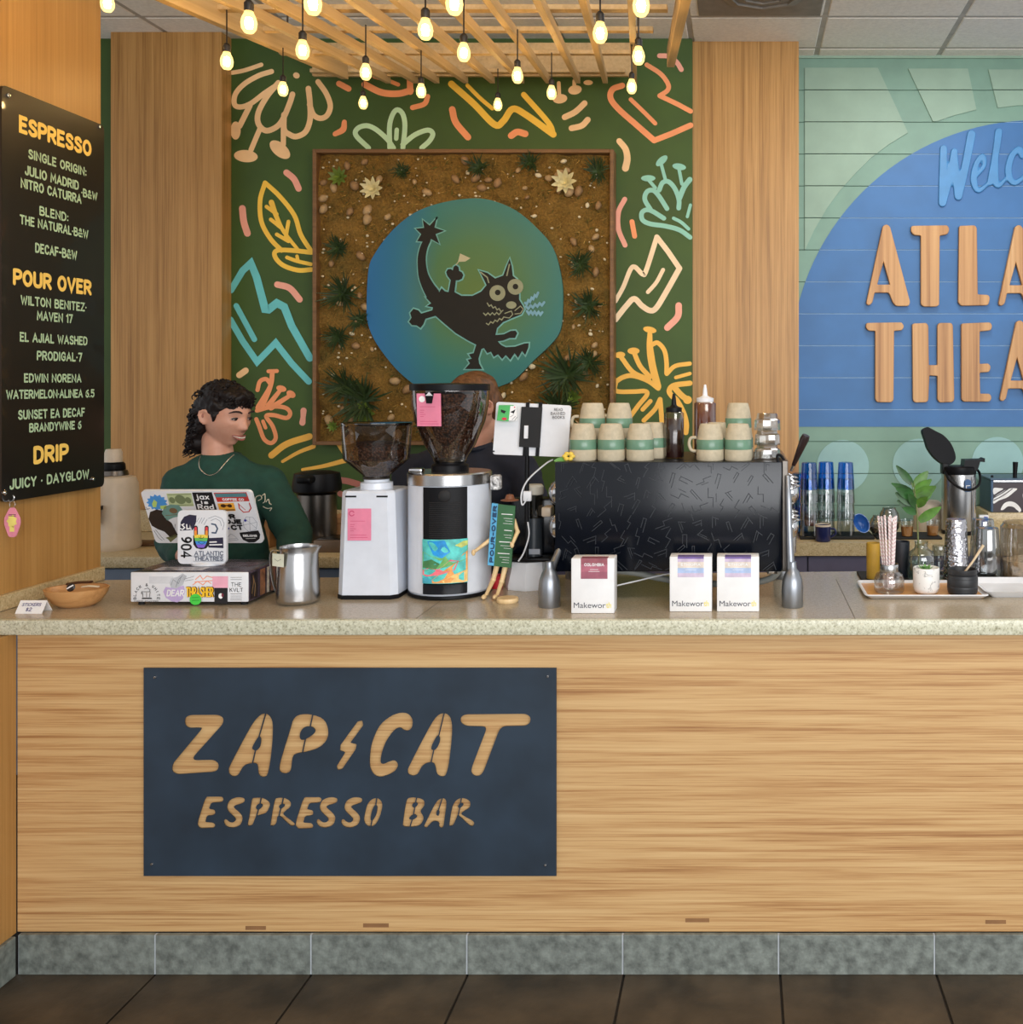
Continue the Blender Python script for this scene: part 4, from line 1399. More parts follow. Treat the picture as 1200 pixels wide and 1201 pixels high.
for y0, y1, x0, x1 in ((585, 625, 700, 785), (640, 635, 680, 775), (695, 660, 695, 790)):
    qq = cq([(x0 + (x1 - x0) * k / 8, y0 + (y1 - y0) * k / 8 + (6 if k % 2 else -6)) for k in range(9)])
    b.ribbon(qq, 6 * u, .0046)
b.build('cat_face', CATG, art, smooth=0)
b = MB(MD)
for c_, r in (((757, 522), 15), ((853, 490), 15)):
    q = cq([c_])[0]
    b.disc(q[0], q[1], r * u, z=.0056)
b.build('cat_pupil', CATB, art, smooth=0)
b = MB(MD)
for x0, y0, x1, y1 in ((905, 585, 975, 530), (910, 605, 1008, 582), (915, 630, 998, 636)):
    b.ribbon(cq([(x0 + (x1 - x0) * k / 8, y0 + (y1 - y0) * k / 8 + (7 if k % 2 else -7)) for k in range(9)]), 13 * u, .0045)
b.build('cat_whisker', CATL, art, smooth=0)
b = MB(MD)
b.flat(cq([(540, 356), (552, 310), (578, 322), (608, 336), (580, 354)]), .0008)
b.ribbon(cq([(530, 372), (546, 352)]), 5 * u, .001)
b.build('cat_flag', mat('cat_flag', (186, 176, 140), 0.6), art, smooth=0)

# ================================================================== SLATTED CANOPY AND BULBS
def PY(px, py):
    Y = .5673 / ((450 - py) / F - .1758)
    return P(px, py, Y)


cd = Vector((-243 / F, 1, 210 / F)).normalized()
origin = PY(627 + (602 - 627) * .8, 50)
cn = thing('slatted_canopy', 'sloping pale timber slat canopy hung under the ceiling', 'canopy', origin)
side = Vector((1, 0, 0))
nrm = side.cross(cd).normalized()


def plank(name, x0, w, h, y_far=97, y_near=1.35, m=WOOD_SLAT, lift=0):
    far = PY(627 + (x0 - 627) * (240 - y_far) / 240, y_far)
    L = (far.y - y_near) / cd.y
    M = Matrix.Translation(far - cd * L / 2 - origin + nrm * lift) @ Matrix((side, cd, nrm)).transposed().to_4x4()
    mb = MB()
    mb.box(-w / 2, w / 2, -L / 2, L / 2, 0, h, .001, 1)
    o = mb.build(name, m, cn, smooth=0)
    o.matrix_local = M
    return o


for x0 in (264, 318, 360, 417, 470, 528, 580, 639, 693, 751):
    plank('slat', x0, .022, .034)
plank('side_rail', 194, .030, .075, 92)
plank('side_rail', 803, .030, .075, 78)
for py, w in ((-60, .035), (0, .03), (27, .032), (50, .026), (75, .026), (95, .026)):
    a, e = PY(627 + (194 - 627) * (240 - py) / 240, py), PY(627 + (803 - 627) * (240 - py) / 240, py)
    mb = MB()
    mb.box(a.x - origin.x, e.x - origin.x, -w / 2, w / 2, 0, .016, .001, 1)
    o = mb.build('cross_beam', WOOD_SLAT, cn, smooth=0)
    o.location = Vector((0, a.y - origin.y, a.z - origin.z)) + nrm * .035
a, e = PY(364, 95), PY(742, 95)
hd = MB()
hd.box(a.x - origin.x, e.x - origin.x, 0, .02, .0, .15, .001, 1)
o = hd.build('header_board', WOOD_SLAT, cn, smooth=0)
o.location = (0, a.y - origin.y + .02, a.z - origin.z + .03)
for x0, py in ((194, 80), (803, 74), (194, 0), (803, 0)):
    p = PY(627 + (x0 - 627) * (240 - py) / 240, py)
    MB().tube([p - origin + nrm * .08, Vector((p.x, p.y, CEIL + .001)) - origin], .004, 6).build('hanger_rod', STEEL_D, cn)

BSH = new_mat('bulb_glass')
m_, nt, b_ = BSH
nt.nodes.remove(b_)
tr = nd(nt, 'ShaderNodeBsdfTransparent')
em = nd(nt, 'ShaderNodeEmission')
em.inputs[0].default_value = lin((255, 214, 126))
em.inputs[1].default_value = 3.0
mxs = nd(nt, 'ShaderNodeMixShader')
mxs.inputs[0].default_value = 0.55
nt.links.new(tr.outputs[0], mxs.inputs[1])
nt.links.new(em.outputs[0], mxs.inputs[2])
nt.links.new(mxs.outputs[0], nt.nodes['Material Output'].inputs[0])
FIL = glow('filament', (255, 206, 130), 560)
SOCK = mat('socket_black', (24, 20, 16), 0.5)
bulbs = [(266, 72), (292, 27), (355, 59), (367, 4), (332, 105), (429, 85), (426, 121), (499, 35), (494, 107), (533, 4), (544, 62), (584, 123), (607, 89), (647, 109), (704, 39), (752, 6), (749, 66), (741, 102)]
ORD = ['leftmost', '2nd from the left', '3rd from the left', '4th from the left', '5th from the left', '6th from the left', '7th from the left', '8th from the left', '9th from the left', '9th from the right', '8th from the right', '7th from the right', '6th from the right', '5th from the right', '4th from the right', '3rd from the right', '2nd from the right', 'rightmost']
proto = None
for k, (px, py) in enumerate(sorted(bulbs)):
    Y = .4173 / ((450 - py) / F - .1758)
    c = P(px, py, Y)
    lbl = 'warm glowing filament bulb hanging from the slatted canopy, ' + ORD[k]
    if proto is None:
        proto = thing('pendant_bulb', lbl, 'light bulb', c, group='filament bulbs under the slatted canopy')
        MB().lathe([(0, -.024), (.010, -.022), (.016, -.013), (.0178, 0), (.0155, .011), (.0105, .022), (.0088, .028)], seg=20).build('bulb', m_, proto, 80)
        MB().lathe([(0, -.014), (.007, -.012), (.0095, 0), (.007, .011), (0, .014)], seg=10).build('filament', FIL, proto, 80)
        MB().lathe([(.009, .026), (.0105, .029), (.0105, .045), (.006, .051), (.0025, .053)], seg=14).build('socket', SOCK, proto)
        MB().tube([(0, 0, .051), (0, 0, .148)], .0022, 6).build('cord', SOCK, proto)
    else:
        dup(proto, c, None, lbl)
wbulb = thing('pendant_bulb', 'warm glowing bulb near the ceiling in front of the side wall', 'light bulb', P(126, 4, 2.75))
for ch in proto.children:
    c = ch.copy()
    C.objects.link(c)
    c.parent = wbulb
MB().tube([(0, 0, .15), (0, 0, CEIL - wbulb.location.z)], .0022, 6).build('cord', SOCK, wbulb)

# ================================================================== TILL CORNER
def drawer_build():
    Yf = 2.82
    k = Yf / F
    x0, x1 = X_(153, Yf), X_(291, Yf)
    cx = (x0 + x1) / 2
    t = thing('cash_drawer', 'white-fronted cash drawer covered in stickers at the left end of the counter', 'cash drawer', (cx, Yf, TOP))
    hwid = (x1 - x0) / 2
    COLL = mat('collage_dark', (58, 50, 62), 0.25, var=0.55, vs=22)
    MB().box(-hwid, hwid, .006, .21, .0085, .0935, .004, 2).build('body', COLL, t)
    MB().box(-hwid, hwid, 0, .0065, .010, .0935, .003, 2).build('front_panel', WHITE, t)
    for sx in (-1, 1):
        for y in (.02, .19):
            MB().lathe([(0, 0), (.009, 0), (.008, .009), (0, .009)], (sx * (hwid - .02), y, 0), 14).build('foot', RUBBER, t)
    M = frame((0, 0, 0))

    def q(x, y):
        return ((140 + x / 6.316 - 222) * k, (560 + y / 6.316 - 711) * -k)
    def poly(mb, pts, z):
        mb.flat([q(*p) for p in pts], z)
    # arched roaster sticker
    b = MB(M)
    word, R = 'BLACK & WHITE', 88
    for i, ch in enumerate(word):
        a = math.radians(188 - 196 * i / (len(word) - 1))
        if ch == ' ':
            continue
        c = q(203 + R * math.cos(a), 888 - R * math.sin(a))
        tn = Vector((math.sin(a), -math.cos(a), 0))
        up = Vector((math.cos(a), math.sin(a), 0))
        Mg = frame((0, 0, 0)) @ Matrix(((tn.x, up.x, 0, c[0]), (tn.y, up.y, 0, c[1]), (0, 0, 1, .0006), (0, 0, 0, 1)))
        bb = MB(Mg)
        write(bb, ch, -.0032, .0032, -.0042, .0042, .0013)
        t2 = bpy.data.meshes.new('t')
        bb.bm.to_mesh(t2)
        bb.bm.free()
        b.bm.from_mesh(t2)
    a, e = q(110, 928), q(292, 914)
    write(b, 'COFFEE ROASTERS', a[0], e[0], a[1], e[1], .0006, .0006)
    poly(b, [(165, 905), (245, 905), (238, 895), (172, 895)], .0006)
    for s in ([(178, 890), (172, 850), (205, 850)], [(205, 850), (232, 850), (226, 890)], [(190, 830), (215, 822), (232, 836), (224, 850)], [(178, 868), (166, 862), (170, 848)], [(205, 890), (205, 856)]):
        b.ribbon([q(*p) for p in s], .0013, .0006)
    b.build('roaster_sticker', INK, t, smooth=0)
    b = MB(M)
    b.rect(*[v for pr in zip(q(222, 790), q(400, 738)) for v in pr], .0004)
    b.build('grey_sticker', mat('stick_grey', (206, 208, 212), 0.5), t, smooth=0)
    b = MB(M)
    poly(b, [(325, 850), (345, 815), (380, 822), (410, 800), (450, 812), (478, 805), (488, 850), (470, 905), (430, 930), (385, 920), (345, 895)], .0006)
    b.build('lilac_sticker', mat('stick_lilac', (190, 170, 214), 0.5), t, smooth=0)
    b = MB(M)
    a, e = q(350, 885), q(480, 835)
    write(b, 'DEAR', a[0], e[0], a[1], e[1], .0034, .001, slant=.15)
    b.build('lettering', INKW, t, smooth=0)
    b = MB(M)
    poly(b, [(375, 790), (385, 750), (430, 742), (470, 715), (500, 735), (470, 800), (420, 828), (385, 820)], .0008)
    b.build('sketch_sticker', mat('stick_pale', (188, 192, 198), 0.5), t, smooth=0)
    b = MB(M)
    for s in ([(385, 800), (400, 760), (440, 790), (460, 740)], [(420, 815), (440, 760), (470, 730)], [(480, 758), (555, 736)], [(490, 770), (550, 760)]):
        b.ribbon([q(*p) for p in s], .0009, .0011)
    b.build('sketch_line', mat('ink_grey', (90, 92, 98), 0.6), t, smooth=0)
    b = MB(M)
    for s in ([(565, 760), (600, 730), (620, 760), (650, 735), (690, 745)], [(545, 800), (580, 775), (620, 800), (650, 770), (680, 790)], [(560, 778), (690, 768)]):
        b.ribbon([q(*p) for p in s], .0022, .0006)
    b.build('salmon_script', mat('stick_salmon', (240, 150, 112), 0.5), t, smooth=0)
    b = MB(M)
    a, e = q(494, 892), q(706, 812)
    write(b, 'THRASHER', a[0], e[0], a[1], e[1], .0058, .0008)
    b.build('lettering_edge', mat('flame_edge', (90, 46, 20), 0.5), t, smooth=0)
    b = MB(M)
    a, e = q(497, 889), q(703, 815)
    write(b, 'THRASHER', a[0], e[0], a[1], e[1], .0038, .0035)
    b.build('lettering', mat('flame_yellow', (252, 196, 40), 0.5), t, smooth=0)
    b = MB(M)
    b.disc(*q(570, 906), .0165, .0155, .0042)
    b.build('green_sticker', mat('stick_green', (70, 204, 70), 0.5), t, smooth=0)
    b = MB(M)
    for y in (892, 914):
        b.ribbon([q(545, y), q(596, y - 2)], .0012, .0046)
    b.build('sticker_line', mat('stick_green_dark', (30, 120, 40), 0.5), t, smooth=0)
    b = MB(M)
    b.rect(*[v for pr in zip(q(690, 822), q(806, 736)) for v in pr], .0005)
    b.build('pink_sticker', mat('stick_pink', (242, 176, 196), 0.5), t, smooth=0)
    b = MB(M)
    b.rect(*[v for pr in zip(q(705, 938), q(803, 822)) for v in pr], .0007)
    b.build('black_sticker', INK, t, smooth=0)
    b = MB(M)
    b.disc(*q(752, 882), .0062, .0076, .001)
    b.build('sticker_blob', INKW, t, smooth=0)
    b = MB(M)
    b.disc(*q(766, 876), .0032, .0056, .0013)
    b.build('sticker_spot', mat('stick_maroon', (110, 30, 50), 0.5), t, smooth=0)
    b = MB(M)
    for s, y0, y1, x0_, x1_, w in (('THE', 812, 782, 828, 905, .0013), ('KVLT', 852, 822, 818, 918, .0014)):
        a, e = q(x0_, y0), q(x1_, y1)
        write(b, s, a[0], e[0], a[1], e[1], w, .0006)
    for y in (744, 760, 866, 882, 896, 910):
        b.ribbon([q(826, y), q(908, y)], .0009, .0006)
    b.build('print_block', INK, t, smooth=0)
    # pictures along the right side
    MS = frame((hwid + .0002, 0, 0), (0, 1, 0), (0, 0, 1))
    for y0, y1, c in ((.012, .055, (34, 30, 38)), (.07, .10, (150, 104, 76)), (.11, .125, (214, 206, 196)), (.135, .165, (120, 84, 74)), (.172, .20, (226, 214, 200))):
        MB(MS).rect(y0, y1, .014, .088, .0003).build('side_picture', mat('side_pic', c, 0.3, var=.25, vs=60), t, smooth=0)
    for i, (a, c_) in enumerate((((.03, .05, -.12, .02), (150, 146, 152)), ((.10, .06, .03, .14), (86, 70, 84)), ((.14, .05, -.1, -.02), (120, 104, 110)))):
        MB().rect(a[2], a[3], a[0], a[0] + a[1], .0938).build('top_picture', mat('top_pic', c_, 0.25, var=.35, vs=40), t, smooth=0)
    MB(MS).ribbon([(.02, .03), (.03, .06), (.026, .08), (.04, .05), (.035, .02)], .002, .0009).build('side_scribble', mat('scrib', (200, 160, 110), 0.5), t, smooth=0)


drawer_build()


def display_build():
    Y = 2.915
    k = Y / F
    t = thing('customer_display', 'small white stickered display standing on the cash drawer', 'display', P(237, 664, Y))
    t.location.z = TOP + .0938
    hw_, hh_ = 28.5 * k, 31.5 * k
    MB().lathe([(0, 0), (.047, 0), (.047, .005), (.040, .010), (0, .010)], (.002, .03, 0), 32, sx=1, sy=.8).build('base', WHITE, t)
    MB().box(-.02, .02, .012, .03, .008, .06, .004).build('neck', WHITE, t)
    pl = round_poly([(-hw_, 0), (hw_, 0), (hw_, 2 * hh_), (-hw_, 2 * hh_)], .016, 5)
    M = frame((0, 0, .006))
    MB(M).prism(pl, -.010, 0).build('shell', WHITE, t, 30)
    def q(x, y):
        return ((140 + x / 6.316 - 237) * k, (664 - (560 + y / 6.316)) * k - .006)
    def poly(mb, pts, z):
        mb.flat([q(*p) for p in pts], z)
    def build(name, m, f):
        b = MB(M)
        f(b)
        b.build(name, m, t, smooth=0)
    NAVY = mat('stick_navy', (36, 34, 60), 0.5)
    build('navy_sticker', NAVY, lambda b: poly(b, [(450, 395), (455, 330), (480, 292), (520, 276), (572, 282), (570, 330), (545, 390)], .0005))
    build('purple_sticker', NAVY, lambda b: poly(b, [(660, 450), (770, 445), (772, 525), (660, 520)], .0005))
    build('script', INKW, lambda b: [b.ribbon([q(*p) for p in s], .0034, .0009) for s in ([(480, 345), (465, 352), (485, 372), (470, 386), (455, 380)], [(500, 350), (502, 382), (525, 378), (528, 345), (532, 385)], [(672, 480), (720, 478)], [(672, 500), (760, 498)])])
    Mr = M @ Matrix(((0, 1, 0, 0), (-1, 0, 0, 0), (0, 0, 1, 0), (0, 0, 0, 1)))
    b = MB(Mr)
    a, e = q(455, 440), q(538, 598)
    write(b, '904', -a[1], -e[1], a[0], e[0], .0055, .0006)
    b.build('lettering', INK, t, smooth=0)
    rain = [(226, 70, 80), (246, 150, 60), (250, 220, 80), (110, 200, 100), (70, 150, 230), (130, 100, 210)]
    build('hand_outline', INK, lambda b: (b.ribbon([q(567, 372), q(570, 480)], 30 * k / 6.316, .0008), b.ribbon([q(648, 372), q(646, 480)], 30 * k / 6.316, .0008), poly(b, [(548, 430), (665, 430), (666, 500), (645, 526), (608, 534), (570, 524), (550, 498)], .0008)))
    for i, c in enumerate(rain):
        m = mat('rainbow', c, 0.4)
        if i < 2:
            build('hand_finger', m, lambda b: [b.ribbon([q(xx, 376 + i * 26), q(xx, 396 + i * 26)], 19 * k / 6.316, .0013 + i * .0001) for xx in (567, 648)])
        else:
            y0 = 424 + (i - 2) * 24
            build('hand_band', m, lambda b: poly(b, [(556 + (i - 2) ** 2 * 1.5, y0), (658 - (i - 2) ** 2 * 1.5, y0), (658 - (i - 1) ** 2 * 1.8, y0 + 25), (556 + (i - 1) ** 2 * 1.8, y0 + 25)], .0013))
    build('hand_line', INK, lambda b: [b.ribbon([q(*p) for p in s], .0011, .0018) for s in ([(585, 480), (605, 470), (640, 480), (615, 495), (585, 480)], [(590, 440), (600, 452), (620, 452), (628, 440)], [(607, 430), (607, 448)])])
    GRY = mat('ink_soft', (128, 134, 146), 0.6)
    build('sketch_sticker', GRY, lambda b: [b.ribbon([q(*p) for p in catmull([(x, y, 0) for x, y in s], 4)] if False else [q(*p) for p in s], .0012, .0005) for s in ([(575, 330), (590, 300)], [(590, 340), (612, 300)], [(608, 340), (632, 300)], [(628, 350), (652, 310)], [(660, 305), (710, 285), (760, 305), (778, 345), (765, 390)], [(680, 320), (715, 305), (748, 325), (758, 360)])])
    build('oval_sticker', mat('stick_slate', (58, 78, 104), 0.5), lambda b: (b.ribbon([q(685, 345), q(712, 350), q(728, 380), q(715, 412), q(688, 410)], .0042, .0007)))
    def tx(b):
        for s, y0, y1 in (('ATLANTIC', 580, 545), ('THEATRES', 618, 585)):
            a, e = q(556, y0), q(772, y1)
            write(b, s, a[0], e[0], a[1], e[1], .0028, .0006)
        for y in (582, 620):
            b.ribbon([q(550, y), q(774, y)], .001, .0006)
    build('small_lettering', mat('ink_blue_grey', (104, 112, 128), 0.6), tx)


display_build()


def tablet_build():
    t = thing('register_tablet', 'wide white tablet covered in stickers, tilted on a stand behind the cash drawer', 'tablet', (-1.640, 3.115, TOP))
    v = Vector((0, -.08, .168))
    O = Vector((-1.8053, 3.10, 1.076)) - t.location
    M = frame(O, (1, 0, 0), v)
    W_, H_ = .3325, .187
    MB(M).prism(round_poly([(0, 0), (W_, 0), (W_, H_), (0, H_)], .014, 5), -.010, 0).build('shell', WHITE, t, 30)
    MB(M).prism(round_poly([(.006, .006), (W_ - .006, .006), (W_ - .006, H_ - .006), (.006, H_ - .006)], .01, 5), -.0115, -.0095).build('screen', BLACK_G, t, 30)
    MB().box(-.06, .06, -.07, .035, .0, .008, .003).build('stand_base', WHITE, t)
    MB().tube([(0, .01, .006), (0, .0, .09), (0, -.015, .16)], .012, 12).build('stand_post', WHITE, t)

    def q(x, y):
        tt = (480 - y) / 380
        l, r = 265 - 70 * tt, 1065 - 45 * tt
        return ((x - l) / (r - l) * W_, tt * H_)
    def build(name, m, f):
        b = MB(M)
        f(b)
        b.build(name, m, t, smooth=0)
    def poly(b, pts, z):
        b.flat([q(*p) for p in pts], z)
    def bx(b, x0, y0, x1, y1, z):
        poly(b, [(x0, y0), (x1, y0), (x1, y1), (x0, y1)], z)
    def tx(b, s, x0, y0, x1, y1, w, z, **kw):
        a, e = q(x0, y1), q(x1, y0)
        write(b, s, a[0], e[0], a[1], e[1], w, z, **kw)
    c = [(310 + (80 if i % 2 else 64) * math.cos(a), 182 + (60 if i % 2 else 46) * math.sin(a)) for i, a in enumerate([2 * PI * j / 26 for j in range(26)])]
    build('blue_sticker', mat('stick_blue', (74, 150, 220), 0.5), lambda b: poly(b, c, .0005))
    build('sticker_patch', mat('stick_lime', (188, 216, 120), 0.5), lambda b: (poly(b, [(272, 190), (290, 160), (312, 178), (300, 215), (276, 215)], .0009), poly(b, [(330, 205), (380, 200), (370, 228), (330, 228)], .0009)))
    build('banknote_sticker', mat('stick_note', (186, 198, 150), 0.5), lambda b: poly(b, [(388, 118), (574, 114), (582, 208), (400, 212)], .0004))
    build('banknote_print', mat('stick_note_ink', (116, 130, 92), 0.5), lambda b: (b.disc(*q(486, 160), .016, .016, .0008), b.disc(*q(425, 165), .009, .011, .0008), b.disc(*q(545, 165), .009, .011, .0008), b.ribbon([q(398, 126), q(568, 122)], .002, .0008), b.ribbon([q(408, 202), q(574, 198)], .002, .0008)))
    build('black_sticker', INK, lambda b: poly(b, [(580, 110), (728, 108), (750, 246), (600, 250)], .0006))
    build('white_lettering', INKW, lambda b: (tx(b, 'jax', 606, 118, 700, 160, .0036, .001), tx(b, 'is', 640, 165, 690, 192, .0034, .001), tx(b, 'Rad', 612, 192, 728, 230, .0038, .001)))
    RED = mat('stick_red', (190, 56, 50), 0.5)
    build('red_sticker', RED, lambda b: (poly(b, [(740, 112), (985, 108), (1000, 172), (760, 178)], .0005), b.ribbon([q(915, 190), q(918, 225), q(945, 252), q(985, 248), q(1004, 222), q(996, 186)], .0034, .0006), b.ribbon([q(912, 188), q(960, 235)], .002, .0007)))
    build('teal_strip', mat('stick_teal', (82, 130, 136), 0.5), lambda b: poly(b, [(748, 118), (980, 114), (986, 140), (754, 144)], .0009))
    build('banner_lettering', INKW, lambda b: (tx(b, 'COFFEE CO', 800, 150, 960, 168, .0022, .001)))
    build('orange_sticker', mat('stick_orange', (238, 170, 60), 0.5), lambda b: poly(b, [(758, 188), (880, 184), (888, 242), (768, 246)], .0005))
    build('orange_print', mat('stick_brown', (70, 44, 24), 0.5), lambda b: (b.disc(*q(800, 205), .008, .006, .0009), b.disc(*q(848, 205), .007, .006, .0009), b.ribbon([q(800, 203), q(848, 203)], .004, .0009), b.ribbon([q(775, 236), q(880, 234)], .0036, .0009)))
    build('black_lettering', INK, lambda b: (tx(b, 'PR', 796, 264, 876, 300, .0056, .0006), tx(b, 'OJE', 796, 302, 918, 338, .0056, .0006), tx(b, 'CT', 838, 342, 925, 382, .0056, .0006)))
    build('sketch_sticker', mat('ink_soft2', (150, 156, 166), 0.6), lambda b: [b.ribbon([q(*p) for p in s], .0012, .0005) for s in ([(930, 330), (960, 285), (1010, 290), (1036, 330), (1020, 380), (965, 395), (935, 365), (930, 330)], [(935, 345), (1034, 325)], [(985, 286), (975, 395)], [(950, 300), (1025, 370)], [(800, 440), (830, 410), (860, 430), (880, 455), (800, 462)], [(800, 450), (868, 445)])])
    build('half_disc_sticker', INK, lambda b: poly(b, [(895, 402), (1036, 385), (1048, 415), (1038, 448), (1000, 474), (955, 476), (915, 455), (900, 425)], .0006))
    build('white_print', INKW, lambda b: (tx(b, 'BELONG', 920, 415, 1022, 432, .0022, .001), b.ribbon([q(940, 445), q(1010, 442)], .0014, .001)))
    build('spade_spot', mat('stick_indigo', (50, 52, 150), 0.5), lambda b: (b.disc(*q(810, 370), .006, .0042, .0006), b.disc(*q(950, 312), .004, .0042, .0009)))
    build('dark_sticker', mat('stick_umber', (46, 38, 34), 0.5), lambda b: poly(b, [(232, 300), (250, 250), (300, 232), (345, 240), (352, 290), (400, 330), (420, 380), (436, 420), (380, 440), (340, 395), (290, 375), (250, 350)], .0006))
    build('badge_sticker', mat('stick_sea', (110, 150, 140), 0.5), lambda b: poly(b, [(336, 262), (360, 212), (410, 195), (470, 200), (492, 232), (470, 280), (420, 290), (370, 312)], .0009))
    build('badge_print', mat('stick_tan', (120, 96, 70), 0.5), lambda b: (b.disc(*q(425, 240), .012, .010, .0013), b.ribbon([q(365, 275), q(450, 268)], .002, .0013)))
    build('green_sticker', mat('stick_moss', (110, 112, 76), 0.5), lambda b: (poly(b, [(342, 440), (390, 425), (420, 412), (432, 432), (400, 455), (375, 474), (360, 452)], .0006)))
    build('scribble', mat('ink_soft3', (84, 88, 98), 0.6), lambda b: [b.ribbon([q(*p) for p in s], .0014, .0005) for s in ([(262, 385), (290, 440), (315, 460)], [(275, 380), (310, 430), (330, 455)], [(405, 350), (418, 375), (425, 340)], [(222, 215), (240, 235)], [(216, 232), (250, 225)])])


tablet_build()

# milk pitcher
mp = thing('milk_pitcher', 'brushed steel milk pitcher with a paper tag beside the cash drawer', 'pitcher', (X_(350, 2.862), 2.862, TOP))
prof = [(0, .001), (.050, .001), (.0575, .006), (.0585, .014), (.0575, .05), (.0545, .10), (.0495, .140), (.049, .150), (.051, .160), (.0495, .160), (.0475, .150), (.048, .14), (.053, .10), (.056, .05), (.055, .012), (0, .008)]
b = MB()
b.lathe(prof, seg=40)
for v in b.bm.verts:
    if v.co.z > .125 and v.co.x > .02 and abs(v.co.y) < .03:
        v.co.x += (v.co.z - .125) * .45 * (1 - abs(v.co.y) / .03)
b.build('jug', STEEL, mp, 50)
MB().tube(catmull([(-.047, 0, .146), (-.072, 0, .146), (-.079, 0, .125), (-.074, 0, .07), (-.064, 0, .035), (-.056, 0, .030)], 6), .0075, 10, flat=(1, .35)).build('handle', STEEL, mp)
Mt = frame((-.028, -.0525, .112), (1, -.32, 0), (0, 0, 1))
MB(Mt).prism([(-.026, 0), (.012, -.002), (.013, .034), (-.026, .035)], -.0006, .0006).build('paper_tag', mat('tag_paper', (214, 216, 196), 0.6), mp, smooth=0)
b = MB(Mt)
b.ribbon([(-.018, .02), (-.008, .014), (.004, .02)], .0012, .001)
b.build('tag_mark', mat('tag_ink', (120, 122, 104), 0.6), mp, smooth=0)

# ================================================================== GRINDERS
BEAN, nt, bsd = new_mat('coffee_beans')
v_ = coords(nt)
vo = nd(nt, 'ShaderNodeTexVoronoi')
vo.inputs['Scale'].default_value = 130
nt.links.new(v_, vo.inputs['Vector'])
nt.links.new(ramp(nt, vo.outputs['Distance'], [(0.0, (132, 92, 64)), (0.45, (96, 62, 42)), (0.8, (34, 20, 14))]), bsd.inputs['Base Color'])
bsd.inputs['Roughness'].default_value = 0.45
bump(nt, bsd, vo.outputs['Distance'], 0.8, -0.01)

g1 = thing('coffee_grinder', 'smaller white coffee grinder with pink label and half-filled clear hopper', 'coffee grinder', (X_(443.5, 2.985) - .004, 2.985, TOP))
k = 2.985 / F
def oct_(w, d, c):
    return [(-w + c, -d), (w - c, -d), (w, -d + c), (w, d - c), (w - c, d), (-w + c, d), (-w, d - c), (-w, -d + c)]
b = MB()
lo, hi = oct_(.087, .085, .018), oct_(.0765, .080, .018)
z0, z1 = .012, .312
va = [b._v((x, y, z0)) for x, y in lo]
vb = [b._v((x, y - .002, z1 - .006)) for x, y in hi]
vc = [b._v((x * .95, y * .95 - .002, z1)) for x, y in hi]
for A_, B_ in ((va, vb), (vb, vc)):
    for i in range(8):
        b.face([A_[i], A_[(i + 1) % 8], B_[(i + 1) % 8], B_[i]])
b.face(vc)
b.face(va[::-1])
b.build('body', WHITE_M, g1, 20)
MB().prism(oct_(.0885, .0865, .018), 0, .0118).build('base', BLACK, g1, smooth=0)
for sx in (-.045, .045):
    MB().box(sx - .016, sx + .016, -.083, -.0805, .294, .299).build('vent_slot', BLACK, g1, smooth=0)
MB().lathe([(.0, .312), (.047, .312), (.046, .330), (.036, .333), (.036, .340), (0, .340)], seg=32).build('collar', WHITE_M, g1)
MB().lathe([(.038, .340), (.040, .344), (.034, .348), (.0, .348)], seg=32).build('collar_ring', STEEL_D, g1)
hop = [(.036, .344), (.040, .352), (.090, .395), (.0945, .402), (.101, .500)]
MB().lathe(hop, seg=48).build('hopper', GLASS_H, g1, 60)
MB().lathe([(.1, .499), (.1025, .503), (.1025, .507), (.098, .508), (.02, .510), (0, .510)], seg=48).build('hopper_lid', thin_glass('lid_smoke', (60, 52, 48), .2), g1, 50)
stuff(MB().lathe([(0, .347), (.034, .347), (.038, .353), (.088, .397), (.092, .403), (.094, .438), (.06, .449), (.02, .452), (0, .452)], seg=40).build('beans', BEAN, g1, 60))
Ml = frame((-.019, -.0850, .170), (1, 0, 0), (0, .01, 1))
MB(Ml).rect(-.034, .034, .0, .092, .0012).build('label_card', PINK, g1, smooth=0)
b = MB(Ml)
b.ribbon([(-.022 + .007 * math.cos(t), .078 + .007 * math.sin(t)) for t in np.linspace(.5, 5.8, 14)], .003, .0016)
for j, w in enumerate((.042, .012, .010, .016, .010, .046, .05)):
    z = (.056, .046, .040, .034, .028, .016, .009)[j]
    b.ribbon([(-.026, z), (-.026 + w, z)], .0013, .0016)
b.build('label_print', mat('label_rose', (206, 78, 120), 0.6), g1, smooth=0)

g2 = thing('coffee_grinder', 'taller white and black coffee grinder with colourful picture panel and full hopper', 'coffee grinder', (X_(528, 3.0), 3.0, TOP))
R_ = .1195
b = MB()
b.lathe([(0, .012), (.116, .012), (R_, .018), (R_, .326), (.117, .328), (0, .328)], seg=64)
b.build('body', WHITE_M, g2, 30)
MB().lathe([(0, 0), (.112, 0), (.121, .004), (.121, .0118), (0, .0118)], seg=56).build('base', BLACK, g2)
MB().lathe([(.1185, .326), (.122, .328), (.122, .358), (.118, .362), (.03, .363), (0, .363)], seg=56).build('steel_band', STEEL, g2, 30)
a0, a1 = math.radians(-111), math.radians(-51)
MB().lathe([(R_, .020), (R_ + .0035, .020), (R_ + .0035, .325), (R_, .325)], seg=18, a0=a0, a1=a1, closed_prof=True).build('front_panel', BLACK, g2, 30)
b = MB()
for i in range(26):
    b.lathe([(R_ + .003, .142 + i * .0055), (R_ + .0046, .143 + i * .0055), (R_ + .0046, .1445 + i * .0055), (R_ + .003, .1455 + i * .0055)], seg=10, a0=a0 + .16, a1=a1 - .16)
